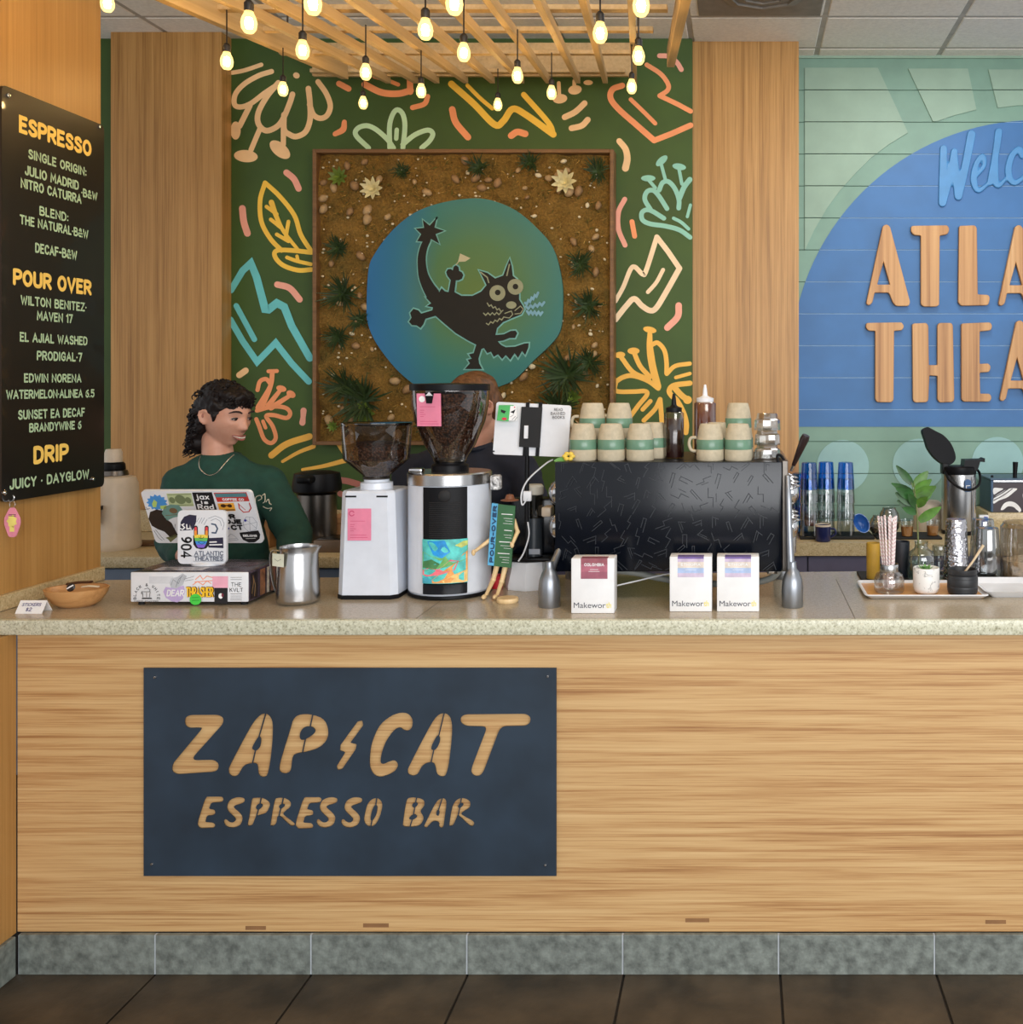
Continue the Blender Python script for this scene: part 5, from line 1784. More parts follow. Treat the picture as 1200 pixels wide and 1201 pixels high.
b.build('grille', BLACK_M, g2, 30)
b = MB(frame((0, 0, 0)))
k2 = 2.88 / F
ang = lambda s: a0 + (a1 - a0) * s
def arcp(mb, pts, dr):
    vs = [mb.bm.verts.new(((R_ + dr) * math.cos(ang(s)), (R_ + dr) * math.sin(ang(s)), z)) for s, z in pts]
    mb.face(vs)
# picture panel: painted landscape in bands of colour
zb, zt = .050, .176
ART = [((60, 190, 196), [(0, .55, 1, 1), ]), ]
b = MB()
b.lathe([(R_ + .0035, zb), (R_ + .0052, zb), (R_ + .0052, zt), (R_ + .0035, zt)], seg=20, a0=a0 - .01, a1=a1 + .01, closed_prof=True)
b.build('picture_panel', mat('pic_aqua', (86, 196, 190), 0.45, var=.15, vs=40), g2, 30)
cols = [((36, 150, 222), [(.12, .96), (.5, .98), (.62, .72), (.45, .58), (.25, .66)]), ((104, 170, 92), [(.0, .72), (.2, .62), (.42, .52), (.6, .68), (.8, .82), (1, .9), (1, .55), (.55, .38), (0, .28)]),
        ((70, 128, 78), [(.02, .5), (.22, .55), (.4, .45), (.3, .32), (.0, .36)]), ((236, 112, 126), [(.0, .30), (.15, .36), (.34, .30), (.5, .42), (.62, .54), (.8, .5), (.72, .3), (.4, .2), (.1, .16), (0, .2)]),
        ((244, 160, 84), [(.2, .06), (.36, .2), (.55, .34), (.76, .48), (.9, .66), (1, .72), (1, .02), (.25, .01)]), ((246, 196, 120), [(.45, .06), (.7, .2), (1, .3), (1, .02), (.5, .01)]), ((70, 170, 190), [(0, .12), (.12, .16), (.24, .06), (.2, .01), (0, .01)]),
        ((196, 206, 110), [(.72, .86), (.9, .95), (1, .96), (1, .86), (.86, .8)])]
for i, (c, pts) in enumerate(cols):
    b = MB()
    dense = []
    for j in range(len(pts)):
        p, q2 = pts[j], pts[(j + 1) % len(pts)]
        for t_ in (0, .34, .67):
            dense.append((p[0] + (q2[0] - p[0]) * t_, p[1] + (q2[1] - p[1]) * t_))
    sm = [(v.x, v.y) for v in catmull([(p[0], p[1], 0) for p in dense], 2, True)]
    # curved strip-wise fill
    cxm = sum(p[0] for p in sm) / len(sm)
    czm = sum(p[1] for p in sm) / len(sm)
    rr = R_ + .0056 + i * .00012
    vv = [b.bm.verts.new((rr * math.cos(ang(min(1, max(0, s)))), rr * math.sin(ang(min(1, max(0, s)))), zb + (zt - zb) * min(1, max(0, z)))) for s, z in sm]
    cc = b.bm.verts.new(((rr) * math.cos(ang(cxm)), rr * math.sin(ang(cxm)), zb + (zt - zb) * czm))
    for j in range(len(vv)):
        b.face([vv[j], vv[(j + 1) % len(vv)], cc])
    b.build('picture_shape', mat('pic_col', c, 0.45, var=.12, vs=50), g2, 0)
MB().lathe([(R_ + .0035, .018), (R_ + .008, .020), (R_ + .008, .047), (R_ + .0035, .049)], seg=16, a0=a0 + .02, a1=a1 - .02, closed_prof=True).build('catch_tray', BLACK_G, g2, 30)
MB(frame(((R_ + .004) * math.cos(ang(.5)), (R_ + .004) * math.sin(ang(.5)), .300), (-math.sin(ang(.5)), math.cos(ang(.5)), 0), (0, 0, 1))).lathe([(0, .004), (.014, .003), (.018, 0)], seg=24).build('dial', BLACK_M, g2)
MB().lathe([(.054, .363), (.054, .380), (.044, .386), (.044, .396), (0, .396)], seg=40).build('neck', BLACK, g2)
MB().box(-.105, -.065, -.06, -.03, .362, .374, .004).build('adjuster_lever', CHROME, g2)
hop = [(.044, .388), (.048, .392), (.050, .402), (.074, .44), (.102, .51), (.112, .56), (.114, .604)]
MB().lathe(hop, seg=48).build('hopper', GLASS_H, g2, 60)
stuff(MB().lathe([(0, .404), (.047, .404), (.071, .441), (.099, .511), (.109, .561), (.110, .592), (.05, .598), (0, .598)], seg=48).build('beans', BEAN, g2, 60))
MB().lathe([(.112, .601), (.1165, .603), (.1165, .620), (.110, .622), (.0, .624)], seg=48).build('hopper_lid', BLACK, g2, 30)
Ml = frame((-.026, -.1165, .500), (1, -.1, 0), (0, -.06, 1))
MB(Ml).rect(-.036, .036, .0, .094, .0).build('label_card', PINK, g2, smooth=0)
b = MB(Ml)
b.disc(-.020, .078, .009, z=.0006)
b.build('label_dot', INKW, g2, smooth=0)
b = MB(Ml)
for j, w in enumerate((.044, .012, .010, .016, .010, .05, .054)):
    z = (.056, .046, .040, .034, .028, .014, .007)[j]
    b.ribbon([(-.026, z), (-.026 + w, z)], .0013, .0006)
b.build('label_print', mat('label_rose2', (206, 78, 120), 0.6), g2, smooth=0)
MB(Ml).prism([(-.010, .096), (.016, .096), (.010, .066), (-.006, .066)], .001, .004).build('lid_latch', BLACK, g2, smooth=0)
b = MB(Ml)
b.flat([(-.008, .088), (.014, .088), (.003, .099)], .0045)
b.build('latch_arrow', mat('latch_white', (220, 222, 226), 0.4), g2, smooth=0)
# patterned cloth hung on the grinder's right side
o = MB().box(-.014, .014, -.02, .02, -.022, .022, .006).build('patterned_cloth', None or mat('cloth_check', (150, 150, 150), 0.8, var=0.95, vs=110), None, loc=(X_(581, 2.98), 2.99, Z_(566, 2.98)))
o.parent = g2
o.location = Vector(o.location) - g2.location
o['label'] = 'black and white patterned cloth'

# ================================================================== TABLET ON A POLE, BLENDER-LIKE BREWER, WOODEN FIGURE
br2 = thing('countertop_brewer', 'white-footed black brewer with a tall grey cylinder beside the espresso machine', 'brewer', (X_(622, 3.09), 3.09, TOP))
b = MB()
k = 3.09 / F
b.lathe([(0, 0), (.078, 0), (.079, .010), (.066, .060), (.064, .082), (0, .084)], seg=8)
b.build('foot', WHITE, br2, 20)
MB().box(-.066, .075, -.062, .062, .084, .098, .006).build('platform', BLACK, br2)
MB().box(-.060, .075, .0, .060, .098, .27, .008).build('housing', BLACK_G, br2)
MB().lathe([(.0, .100), (.026, .100), (.026, .215), (0, .215)], (.018, -.032, 0), 32).build('dark_cup', mat('cup_charcoal', (50, 56, 62), 0.3), br2)
MB().lathe([(.026, .2155), (.0265, .285), (0, .285)], (.018, -.032, 0), 32).build('clear_sleeve', thin_glass('grey_sleeve', (176, 172, 164), .1), br2)
MB().lathe([(.027, .2855), (.029, .288), (.029, .310), (.024, .316), (0, .316)], (.018, -.032, 0), 32).build('cap', mat('cap_grey', (176, 172, 160), 0.5), br2)
MB().box(-.004, .042, -.0605, -.0585, .108, .124).build('label_strip', mat('strip_grey', (150, 156, 166), 0.4), br2, smooth=0)
MB().box(.045, .075, -.06, -.002, .22, .25, .006).build('spout_block', CREAM, br2)

pt = thing('tablet_on_pole', 'white tablet seen from behind on a thin black pole, with two stickers', 'tablet', (X_(617, 3.01), 3.018, TOP + .0985))
kk = 3.01 / F
Mt = frame((0, 0, 0), (1, 0, 0), (0, 0, 1))
def q(x, y):
    return (X_(x, 3.01) - pt.location.x, Z_(y, 3.01) - pt.location.z)
MB().lathe([(0, 0), (.012, 0), (.012, .004), (.006, .006), (0, .006)], seg=20).build('pole_foot', BLACK, pt)
zt = q(0, 506)[1]
MB().tube([(0, 0, .004), (.002, 0, zt)], .0066, 12).build('pole', BLACK, pt)
shape = round_poly([q(577.3, 533), q(665.6, 536.4), q(669.6, 475.8), q(581.8, 471.3)], .009, 5)
MB(frame((0, -.012, 0))).prism(shape, -.018, -.010).build('shell', WHITE, pt, 30)
MB(frame((0, -.012, 0))).prism([q(609, 524), q(633, 525), q(636, 478), q(612, 477)], -.009, .0).build('mount_plate', BLACK_M, pt, smooth=0)
b = MB(frame((0, -.012, 0)))
for x in (613, 628):
    b.prism([q(x, 535), q(x + 4, 535), q(x + 8, 472), q(x + 4, 472)], -.0098, -.004)
b.build('mount_strap', BLACK, pt, smooth=0)
b = MB(frame((0, -.012, 0)))
b.prism([q(615.5, 514), q(620, 514), q(620.5, 499), q(616, 499)], .001, .008)
b.build('cable_plug', WHITE, pt, smooth=0)
MB().box(-.009, .016, -.011, .004, q(0, 588)[1], q(0, 576)[1], .003).build('clamp', WHITE, pt)
MB().tube(catmull([(.004, -.012, q(0, 585)[1]), (-.010, -.014, q(0, 592)[1]), (-.012, -.012, q(0, 578)[1]), (.008, -.010, q(0, 562)[1]), (.055, .0, q(0, 545)[1]), (.075, .02, q(0, 540)[1])], 6), .0024, 6).build('cable', WHITE, pt)
MB().tube(catmull([(.006, -.010, q(0, 612)[1]), (.010, -.014, q(0, 628)[1]), (-.006, -.012, q(0, 648)[1]), (-.022, -.012, q(0, 658)[1])], 6), .0024, 6).build('cable', WHITE, pt)
b = MB(frame((0, -.022, 0)))
b.flat([q(584, 493), (q(598, 494)), q(604, 475), q(586.5, 475)], .0004)
b.build('green_sticker', mat('stick_green2', (76, 178, 96), 0.5), pt, smooth=0)
b = MB(frame((0, -.022, 0)))
b.flat([q(598, 493), q(608, 493), q(607, 476), q(600, 476)], .0008)
b.build('white_sticker', INKW, pt, smooth=0)
b = MB(frame((0, -.022, 0)))
b.flat([q(589, 480), q(595, 482), q(593, 485), q(589, 483)], .0012)
b.flat([q(600, 483), q(606, 480), q(604, 485)], .0012)
for s in ([(600, 489), (604, 486)], [(602, 492), (606, 488)], [(605, 493), (608, 489)]):
    b.ribbon([q(*p) for p in s], .001, .0013)
b.build('sticker_eye', INK, pt, smooth=0)
b = MB(frame((0, -.022, 0)))
b.disc(*q(593, 491), .0075, .0042, .0014)
b.disc(*q(605, 477.5), .002, .002, .0014)
b.build('sticker_mouth', mat('stick_rouge', (206, 40, 70), 0.5), pt, smooth=0)
b = MB(frame((0, -.022, 0)))
for s, y, x0, x1 in (('READ', 481, 651, 661), ('BANNED', 485.5, 647, 664), ('BOOKS', 490, 649, 663.5)):
    a, e = q(x0, y + 1), q(x1, y - 2.4)
    write(b, s, a[0], e[0], a[1], e[1], .0013, .0004)
b.build('lettering', INK, pt, smooth=0)
b = MB(frame((0, -.022, 0)))
b.disc(*q(580.5, 529), .0028, z=.0003)
b.build('camera_lens', INK, pt, smooth=0)

# jointed wooden figure
fg = thing('wooden_figure', 'jointed wooden artist figure in a brown hat, holding the folded pour-over sign', 'figurine', (X_(587, 2.905), 2.905, TOP))
MAPLE = wood('figure_maple', [(0.3, (206, 170, 118)), (0.5, (226, 196, 146)), (0.7, (236, 210, 166))], 'Z', 50, 12, 0.45)
kf = 2.905 / F
def fq(px, py, dy=0):
    return Vector(((px - 587) * kf, dy, (699 - py) * kf))
MB().lathe([(0, 0), (.010, .0), (.012, .01), (.011, .02), (.0105, .026), (0, .030)], tuple(fq(596, 601)), 16).build('head', MAPLE, fg, 60)
MB().lathe([(0, .018), (.010, .016), (.013, .008), (.014, .004), (.026, .001), (.026, -.001), (0, -.001)], (fq(598, 583).x, 0, fq(598, 583).z), 20, sx=1).build('hat', mat('hat_brown', (120, 72, 44), 0.6), fg, 50)
MB().lathe([(0, .0), (.014, .004), (.017, .03), (.022, .055), (.019, .068), (0, .072)], tuple(fq(594, 634, .008)), 16).build('torso', MAPLE, fg, 60)
MB().ell(tuple(fq(591, 640, .008)), (.018, .014, .014), 14, 10).build('hip', MAPLE, fg, 60)
for a_, m_, e_ in (((586, 606), (577, 628), (560, 641)), ((602, 606), (607, 620), (604, 632))):
    MB().tube([fq(*a_, .006), fq(*m_, .0)], [.0065, .0078, .006], 10).build('upper_arm', MAPLE, fg, 60)
    MB().tube([fq(*m_, .0), fq(*e_, -.028)], [.0065, .007, .0045], 10).build('forearm', MAPLE, fg, 60)
    MB().ell(tuple(fq(*e_, -.028) + Vector((-.004 if e_[0] < 580 else -.002, 0, -.004))), (.006, .004, .009), 10, 8).build('hand', MAPLE, fg, 60)
    MB().ell(tuple(fq(*m_, .0)), .0072, 10, 8).build('elbow', MAPLE, fg, 60)
for h_, n_, f_ in (((585, 650), (579, 676), (570, 694)), ((595, 650), (589, 678), (583, 694))):
    MB().tube([fq(*h_, .006), fq(*n_, -.004)], [.009, .0095, .0066], 10).build('thigh', MAPLE, fg, 60)
    MB().tube([fq(*n_, -.004), fq(*f_, .004)], [.007, .0078, .005], 10).build('shin', MAPLE, fg, 60)
    MB().ell(tuple(fq(*n_, -.004)), .0078, 10, 8).build('knee', MAPLE, fg, 60)
    MB().ell((fq(*f_).x - .004, -.006, .0072), (.007, .015, .0072), 12, 8).build('foot', MAPLE, fg, 60)
ps = thing('pour_over_sign', 'small folded green and blue pour-over menu held by the wooden figure', 'sign', P(590, 629, 2.89))
def pq(x, y):
    return ((x - 590) * 2.89 / F, (629 - y) * 2.89 / F)
c5 = lambda x, y: pq(400 + x / 4.004, 430 + y / 4.004)
MB(frame((0, 0, 0))).prism([c5(738, 646), c5(818, 655), c5(798, 945), c5(718, 936)], -.010, 0).build('front_face', mat('sign_green', (52, 102, 62), 0.5), ps, smooth=0)
MB(frame((0, 0, 0))).prism([c5(708, 642), c5(738, 646), c5(718, 936), c5(688, 932)], -.012, -.001).build('blue_spine', mat('sign_blue', (88, 170, 214), 0.5), ps, smooth=0)
u1 = Vector(c5(688, 932))
u2 = Vector(c5(708, 642))
d = (u2 - u1).normalized()
Mr = frame((0, 0, 0)) @ Matrix(((d.x, -d.y, 0, u1.x), (d.y, d.x, 0, u1.y), (0, 0, 1, 0), (0, 0, 0, 1)))
b = MB(Mr)
write(b, 'POUR-OVER', .008, (u2 - u1).length - .006, -.0165, -.0045, .0036, .0004)
b.build('spine_lettering', mat('sign_navy', (24, 60, 96), 0.5), ps, smooth=0)
b = MB(frame((0, 0, 0)))
for x0, x1, y, w in ((755, 805, 692, .0022), (765, 805, 712, .001), (772, 805, 724, .001), (762, 805, 736, .001), (768, 802, 768, .0022), (765, 800, 790, .001), (772, 800, 802, .001), (745, 798, 822, .0024), (750, 798, 840, .001), (765, 797, 852, .001), (738, 790, 876, .0022), (745, 790, 894, .001), (760, 788, 906, .001), (755, 788, 918, .001)):
    b.ribbon([c5(x0, y), c5(x1, y + 3)], w, .0005)
b.build('menu_lines', INKW, ps, smooth=0)
o = MB().lathe([(0, 0), (.029, 0), (.031, .003), (.031, .010), (.029, .013), (0, .013)], seg=32).build('wooden_puck', MAPLE, None, loc=(X_(595, 2.86), 2.865, TOP + .0003))
tag(o, 'small round pale wood puck lying in front of the wooden figure', 'coaster')
rd = thing('red_cup', 'small red cup standing behind the legs of the wooden figure', 'cup', (X_(583, 3.06), 3.06, TOP))
MB().lathe([(0, .001), (.018, .001), (.022, .04), (.020, .04), (.016, .004), (0, .004)], seg=24).build('cup', mat('cup_red', (190, 30, 44), 0.4), rd)

# ================================================================== BACK COUNTER, LEFT
ju = thing('electric_juicer', 'cream rounded kitchen machine with black-collared chute behind the side wall', 'juicer', (X_(136, 4.20), 4.20, BZ))
kj = 4.1 / F
b = MB()
b.lathe([(0, 0), (.088, .0), (.092, .012), (.090, .03), (.080, .27), (.070, .298), (.04, .306), (0, .306)], seg=36, sy=1.1)
b.build('body', CREAM, ju, 50)
MB().lathe([(.052, .300), (.056, .306), (.052, .325), (.046, .328), (0, .328)], (-.010, 0, 0), 28).build('steel_collar', STEEL_D, ju)
MB().lathe([(.044, .3285), (.045, .332), (.043, .352), (.036, .360), (0, .360)], (-.010, 0, 0), 28).build('chute_collar', BLACK, ju)
MB().lathe([(.034, .3605), (.033, .40), (.028, .414), (0, .416)], (-.010, 0, 0), 28).build('pusher', CREAM, ju)
MB().box(-.03, -.005, -.106, -.086, .19, .27, .004).build('spout_label', PAPER, ju)
MB().lathe([(.028, .118), (.036, .19), (.034, .19), (.026, .122), (0, .121)], (-.022, -.120, 0), 24).build('juice_cup', thin_glass('cup_smoke', (170, 158, 150), .15), ju)
MB().lathe([(.038, .175), (.038, .190), (.036, .190), (.036, .175)], (-.022, -.120, 0), 24).build('cup_ring', BLACK, ju)
o = tag(MB().box(-.065, .065, -.05, .05, 0, .012, .004).build('trivet', WOOD_DARK, None, loc=(X_(172, 4.3), 4.3, BZ + .0005)), 'dark flat wooden trivet on the back counter beside the cream juicer', 'trivet')
ap = thing('coffee_airpot', 'steel airpot with a black pump lid on the back counter behind the barista', 'airpot', (X_(372, 4.22), 4.22, BZ))
MB().lathe([(0, 0), (.076, 0), (.078, .008), (.078, .225), (.070, .235), (0, .236)], seg=36).build('body', STEEL_D, ap)
b = MB()
b.lathe([(.084, .232), (.096, .240), (.098, .262), (.092, .30), (.09, .312), (.06, .32), (0, .322)], seg=32)
b.build('lid', BLACK, ap)
MB().box(-.03, .03, -.14, -.06, .28, .308, .01).build('spout', BLACK, ap)
cb = thing('cardboard_box', 'small tan cardboard box behind the smaller grinder on the back counter', 'box', (X_(401, 4.32), 4.38, BZ))
MB().box(-.056, .056, -.06, .06, 0, .115, .003, 1).build('carton', mat('carton', (178, 134, 92), 0.7), cb)
MB().box(-.057, .057, -.061, -.0595, .085, .088).build('flap_seam', mat('carton_dark', (120, 86, 56), 0.8), cb, smooth=0)
sb = thing('steel_tray_unit', 'low grey-brown steel drip unit in front of the cardboard box', 'tray', (X_(402, 4.14), 4.16, BZ))
MB().box(-.10, .10, -.07, .07, 0, .05, .004).build('unit', mat('unit_taupe', (122, 104, 88), 0.4, .4), sb)
MB().box(-.09, .09, -.06, .06, .0505, .054, .001).build('grate', STEEL_D, sb)
cb2 = thing('open_carton', 'tan open carton on the back counter between the barista and the register tablet', 'box', (X_(306, 4.25), 4.25, BZ))
b = MB()
b.box(-.06, .06, -.05, -.047, .0, .10).box(-.06, .06, .047, .05, .0, .10).box(-.06, -.057, -.047, .047, .0, .10).box(.057, .06, -.047, .047, .0, .10).box(-.057, .057, -.047, .047, .0, .003)
b.build('carton', mat('carton2', (168, 122, 76), 0.7), cb2, smooth=0)
MB().prism([(.06, .10), (.095, .06), (.093, .058), (.058, .098)], -.05, .05, frame((0, 0, 0))).build('flap', mat('carton3', (182, 138, 92), 0.7), cb2, smooth=0)

# ================================================================== ESPRESSO MACHINE
YP = 2.86
km = YP / F
MX = X_(786.5, YP)
em = thing('espresso_machine', 'wide black espresso machine on bullet-shaped silver feet', 'espresso machine', (MX, YP, TOP))
def mq(px, py):
    return ((px - 786.5) * km, Z_(py, YP) - TOP)
zt, zb_ = mq(0, 541)[1], mq(0, 670.5)[1]
MB().box(mq(651, 0)[0], mq(917, 0)[0], 0, .012, zb_, zt - .002, .002, 2).build('back_panel', BLACK_G, em)
MB().box(mq(652, 0)[0], mq(923, 0)[0], .012, .44, zb_ + .03, zt - .008, .004, 2).build('housing', BLACK, em)
MB().box(mq(917.5, 0)[0], mq(924.5, 0)[0], .004, .44, zb_, zt + .002, .002, 1).build('side_plate', STEEL_D, em)
MB().box(mq(651, 0)[0] + .002, mq(917, 0)[0], .013, .44, zt - .0078, zt - .002, .001, 1).build('cup_tray', BLACK, em)
MB().tube(catmull([(mq(913, 0)[0], .02, zt - .004), (mq(912, 0)[0], .02, zt + .014), (mq(916, 0)[0], .02, zt + .016), (mq(921, 0)[0], .02, zt - .002)], 5), .004, 8).build('tray_rail', BLACK, em)
# relief of short bent lines
REL = mat('relief_black', (20, 25, 33), 0.3)
b = MB(frame((0, -.0003, 0)))
rr = random.Random(21)
cellx, cellz = .047, .041
gx0, gx1 = mq(656, 0)[0], mq(914, 0)[0]
clampq = lambda v: (min(gx1, max(gx0, v.x)), min(zt - .005, max(zb_ + .006, v.y)))
z = zt - .014
row = 0
while z > zb_ + .008:
    x = gx0 + .012 + (row % 2) * cellx * .5
    while x < gx1 - .01:
        p = Vector((x + rr.uniform(-.008, .008), z + rr.uniform(-.008, .008)))
        a = rr.choice((.35, .7, 1.05, 1.3, 1.57, 1.9, 2.3, 2.7))
        d1 = Vector((math.cos(a), math.sin(a)))
        n1 = Vector((-d1.y, d1.x))
        L, w = rr.uniform(.027, .044), rr.uniform(.006, .012)
        kind = rr.random()
        if kind < .35:      # closed-ended bar
            pts = [p - d1 * L / 2, p + d1 * L / 2, p + d1 * L / 2 + n1 * w, p + n1 * w - d1 * L * .2]
        elif kind < .75:    # bolt outline
            pts = [p - d1 * L * .7, p, p + n1 * w * 1.3, p + n1 * w * 1.3 + d1 * L * .7]
        else:
            pts = [p - d1 * L * .5, p + d1 * L * .4, p + d1 * L * .2 - n1 * L * .5]
        b.ribbon([clampq(v) for v in pts], .0021, 0, None, .0009, lift=.00002)
        if kind > .6:
            b.ribbon([clampq(p + n1 * w * .2 - d1 * L * .3 - n1 * w), clampq(p - n1 * w * .8 + d1 * L * .3)], .0019, 0, None, .0009, lift=.00002)
        x += cellx
    z -= cellz
    row += 1
stuff(b.build('relief_lines', REL, em, smooth=0))
# feet and legs
for px, yy in ((644.5, -.05), (929.5, -.05), (650, .36), (924, .36)):
    fx = (px - 786.5) * km if yy > 0 else X_(px, YP + yy) - MX
    MB().lathe([(0, 0), (.029, 0), (.0305, .004), (.0305, .05), (.028, .075), (.020, .096), (.012, .106), (.011, .125), (0, .127)], (fx, yy, 0), 32).build('foot', ALU, em, 50)
    s = 1 if px > 700 else -1
    if yy < 0:
        MB().tube(catmull([(fx - s * .004, yy + .002, .10), (fx - s * .008, yy + .01, .20), (fx - s * .010, yy + .02, .30), (fx - s * .012, yy + .04, .36)], 5) if s > 0 else catmull([(fx + .002, yy + .002, .10), (fx + .014, yy + .05, .14), (fx + .03, yy + .10, .20)], 5), [.012, .010, .009, .007], 12, flat=(1, 1)).build('leg', ALU, em, 60)
# group heads / steam taps seen past both ends
for s, px in ((-1, 647), (1, 927.5)):
    x = mq(px, 0)[0]
    for zz, n_ in ((.30, 'steam_tap'), (.20, 'group_head')):
        MB(Matrix.Translation((x, .12, zz)) @ Matrix.Rotation(s * PI / 2, 4, 'Y')).lathe([(0, -.01), (.034, -.008), (.036, .0), (.036, .012), (.028, .022), (.018, .028), (0, .03)], seg=28).build(n_, CHROME, em, 40)
        if s > 0:
            for j in range(3):
                MB(Matrix.Translation((x + .012 - j * .003, .10, zz + .028 + j * .012)) @ Matrix.Rotation(.35, 4, 'Y')).lathe([(.020, -.003), (.023, 0), (.020, .003)], seg=20).build('tap_ridge', CHROME, em, 50)
MB().lathe([(0, .12), (.016, .12), (.018, .16), (.018, .22), (.012, .25), (0, .25)], (mq(930, 0)[0], .13, 0), 20).build('steam_boss', STEEL, em)
# paddle handle at the right end
h0, h1 = Vector((mq(930, 556)[0], .10, mq(930, 556)[1])), Vector((mq(947.5, 512)[0], .07, mq(947.5, 512)[1]))
MB().tube([h0, h0.lerp(h1, .18)], [.0042, .0052], 12).build('handle_stem', CHROME, em)
MB().tube([h0.lerp(h1, .16), h0.lerp(h1, .4), h0.lerp(h1, .9), h1], [.006, .0085, .0135, .011], 14).build('paddle_handle', mat('handle_brown', (40, 24, 22), 0.3), em, 60)
# hoses and cables beneath
HOSE = mat('hose_grey', (150, 154, 150), 0.5)
MB().tube(catmull([(mq(690, 0)[0], .10, .075), (mq(735, 0)[0], .10, .068), (mq(770, 0)[0], .10, .05), (mq(800, 0)[0], .12, .035), (mq(860, 0)[0], .11, .03), (mq(902, 0)[0], .08, .05), (mq(918, 0)[0], .06, .09)], 6), .0095, 12).build('drain_hose', HOSE, em, 60)
MB().tube(catmull([(mq(715, 0)[0], .03, .038), (mq(745, 0)[0], .03, .055), (mq(785, 0)[0], .04, .075), (mq(830, 0)[0], .06, .085)], 6), .0022, 6).build('cable', WHITE, em)
MB().tube(catmull([(mq(715, 0)[0], .04, .082), (mq(760, 0)[0], .04, .088), (mq(820, 0)[0], .05, .085)], 6), .0018, 6).build('cable', mat('cable_grey', (120, 124, 128), 0.5), em)
MB().box(mq(900, 0)[0], mq(914, 0)[0], .05, .09, .07, .10, .004).build('valve_block', CHROME, em)
MB().box(mq(655, 0)[0], mq(918, 0)[0], .10, .40, .10, zb_ + .031, .004).build('underside', BLACK_M, em)

# coffee boxes
def coffee_box(px0, px1, py0, py1, kind, label):
    Y = .622 * F / (py1 - 450)
    k = Y / F
    w, h = (px1 - px0) * k, (py1 - py0) * k
    t = thing('coffee_box', label, 'box', (X_((px0 + px1) / 2, Y), Y, TOP), 0, 'white coffee boxes in front of the espresso machine')
    MB().box(-w / 2, w / 2, 0, .062, .0003, h, .002, 2).build('carton', PAPER, t)
    M = frame((0, 0, 0))
    lw, l0 = w * .31, h * .63
    if kind == 'rose':
        bands_ = [((158, 92, 108), 0, .35), ((178, 104, 120), .35, .7), ((156, 88, 98), .7, 1)]
    else:
        bands_ = [((206, 190, 212), 0.0, .2), ((172, 192, 226), .2, .45), ((224, 212, 200), .45, .75), ((204, 186, 210), .75, .9), ((116, 92, 156), .9, 1)]
    ox_ = .0 if kind != 'rose' else .004
    for c, a, e in bands_:
        b = MB(M)
        b.rect(-lw + ox_, lw + ox_, l0 + (h - l0) * a, l0 + (h - l0) * e, .0005)
        b.build('label_band', mat('label_tint', c, 0.35, var=.1, vs=30), t, smooth=0)
    MB().rect(-lw + ox_, lw + ox_, .0005, .03, h + .0004).build('label_fold', mat('fold_tint', bands_[-1][0], 0.35), t, smooth=0)
    b = MB(M)
    if kind == 'rose':
        write(b, 'COLOMBIA', -lw * .75 + ox_, lw * .75 + ox_, h * .86, h * .915, .0016, .0009)
    else:
        write(b, 'ETHIOPIA', -lw * .75, lw * .75, h * .835, h * .885, .0016, .0009)
    for z_, w_ in ((.80, .3), (.765, .4)):
        b.ribbon([(-w_ * lw + ox_, h * z_), (w_ * lw + ox_, h * z_)], .0012, .0009)
    b.build('label_print', INKW, t, smooth=0)
    b = MB(M)
    put_font(b, 'Makewor', -w * .44, w * .30, h * .10, h * .20, .0006)
    b.build('lettering', mat('print_grey', (70, 74, 84), 0.5), t, smooth=0)
    b = MB(M)
    put_font(b, 'th', w * .31, w * .43, h * .10, h * .205, .0006, None, .02)
    b.build('gold_lettering', mat('print_gold', (236, 222, 130), 0.3), t, smooth=0)
    return t


coffee_box(670, 720.5, 655, 719.5, 'rose', 'white coffee box with a dark pink label, apart from the other two boxes')
coffee_box(785.5, 835, 653, 717.5, 'blue', 'white coffee box with pale holographic label, middle of the three boxes')
coffee_box(841, 890.5, 653, 717.5, 'blue', 'white coffee box with pale holographic label, nearest the machine\'s right foot')

# ================================================================== CUPS, BOTTLES AND GLASSES ON THE MACHINE
MTOP = TOP + zt - .0018
STONE_W = mat('stoneware_tan', (188, 176, 150), 0.65, var=0.05, vs=60, bs=120, bst=0.06)
GLZ = mat('glaze_green', (104, 140, 116), 0.25, var=0.06)


def cup(px, py, Y, label, proto=[None], rz=0, z=None):
    loc = Vector((X_(px, Y), Y, MTOP if z is None else z))
    if proto[0] is None:
        t = thing('latte_cup', label, 'cup', loc, rz, 'upturned cups on the espresso machine')
        MB().lathe([(0.0383, .0), (0.0402, .004), (0.0402, .030), (0.0395, .032)], seg=36).build('rim_band', STONE_W, t, 50)
        MB().lathe([(0.0395, .0318), (0.0399, .033), (0.0392, .060), (0.0386, .061)], seg=36).build('glazed_band', GLZ, t, 50)
        MB().lathe([(0.0386, .0608), (0.0378, .066), (0.0342, .088), (0.0302, .103), (0.0283, .106), (.025, .105), (0, .104)], seg=36).build('body', STONE_W, t, 50)
        MB().lathe([(0.0383, .0), (0.0364, .002), (0.0364, .06), (0.0283, .098), (0, .1)], seg=36).build('inside', STONE_W, t, 50)
        MB().tube(catmull([(-.040, 0, .066), (-.056, 0, .064), (-.061, 0, .048), (-.055, 0, .030), (-.041, 0, .026)], 6), .0048, 10).build('handle', STONE_W, t, 60)
        proto[0] = t
        return t
    return dup(proto[0], loc, rz, label)


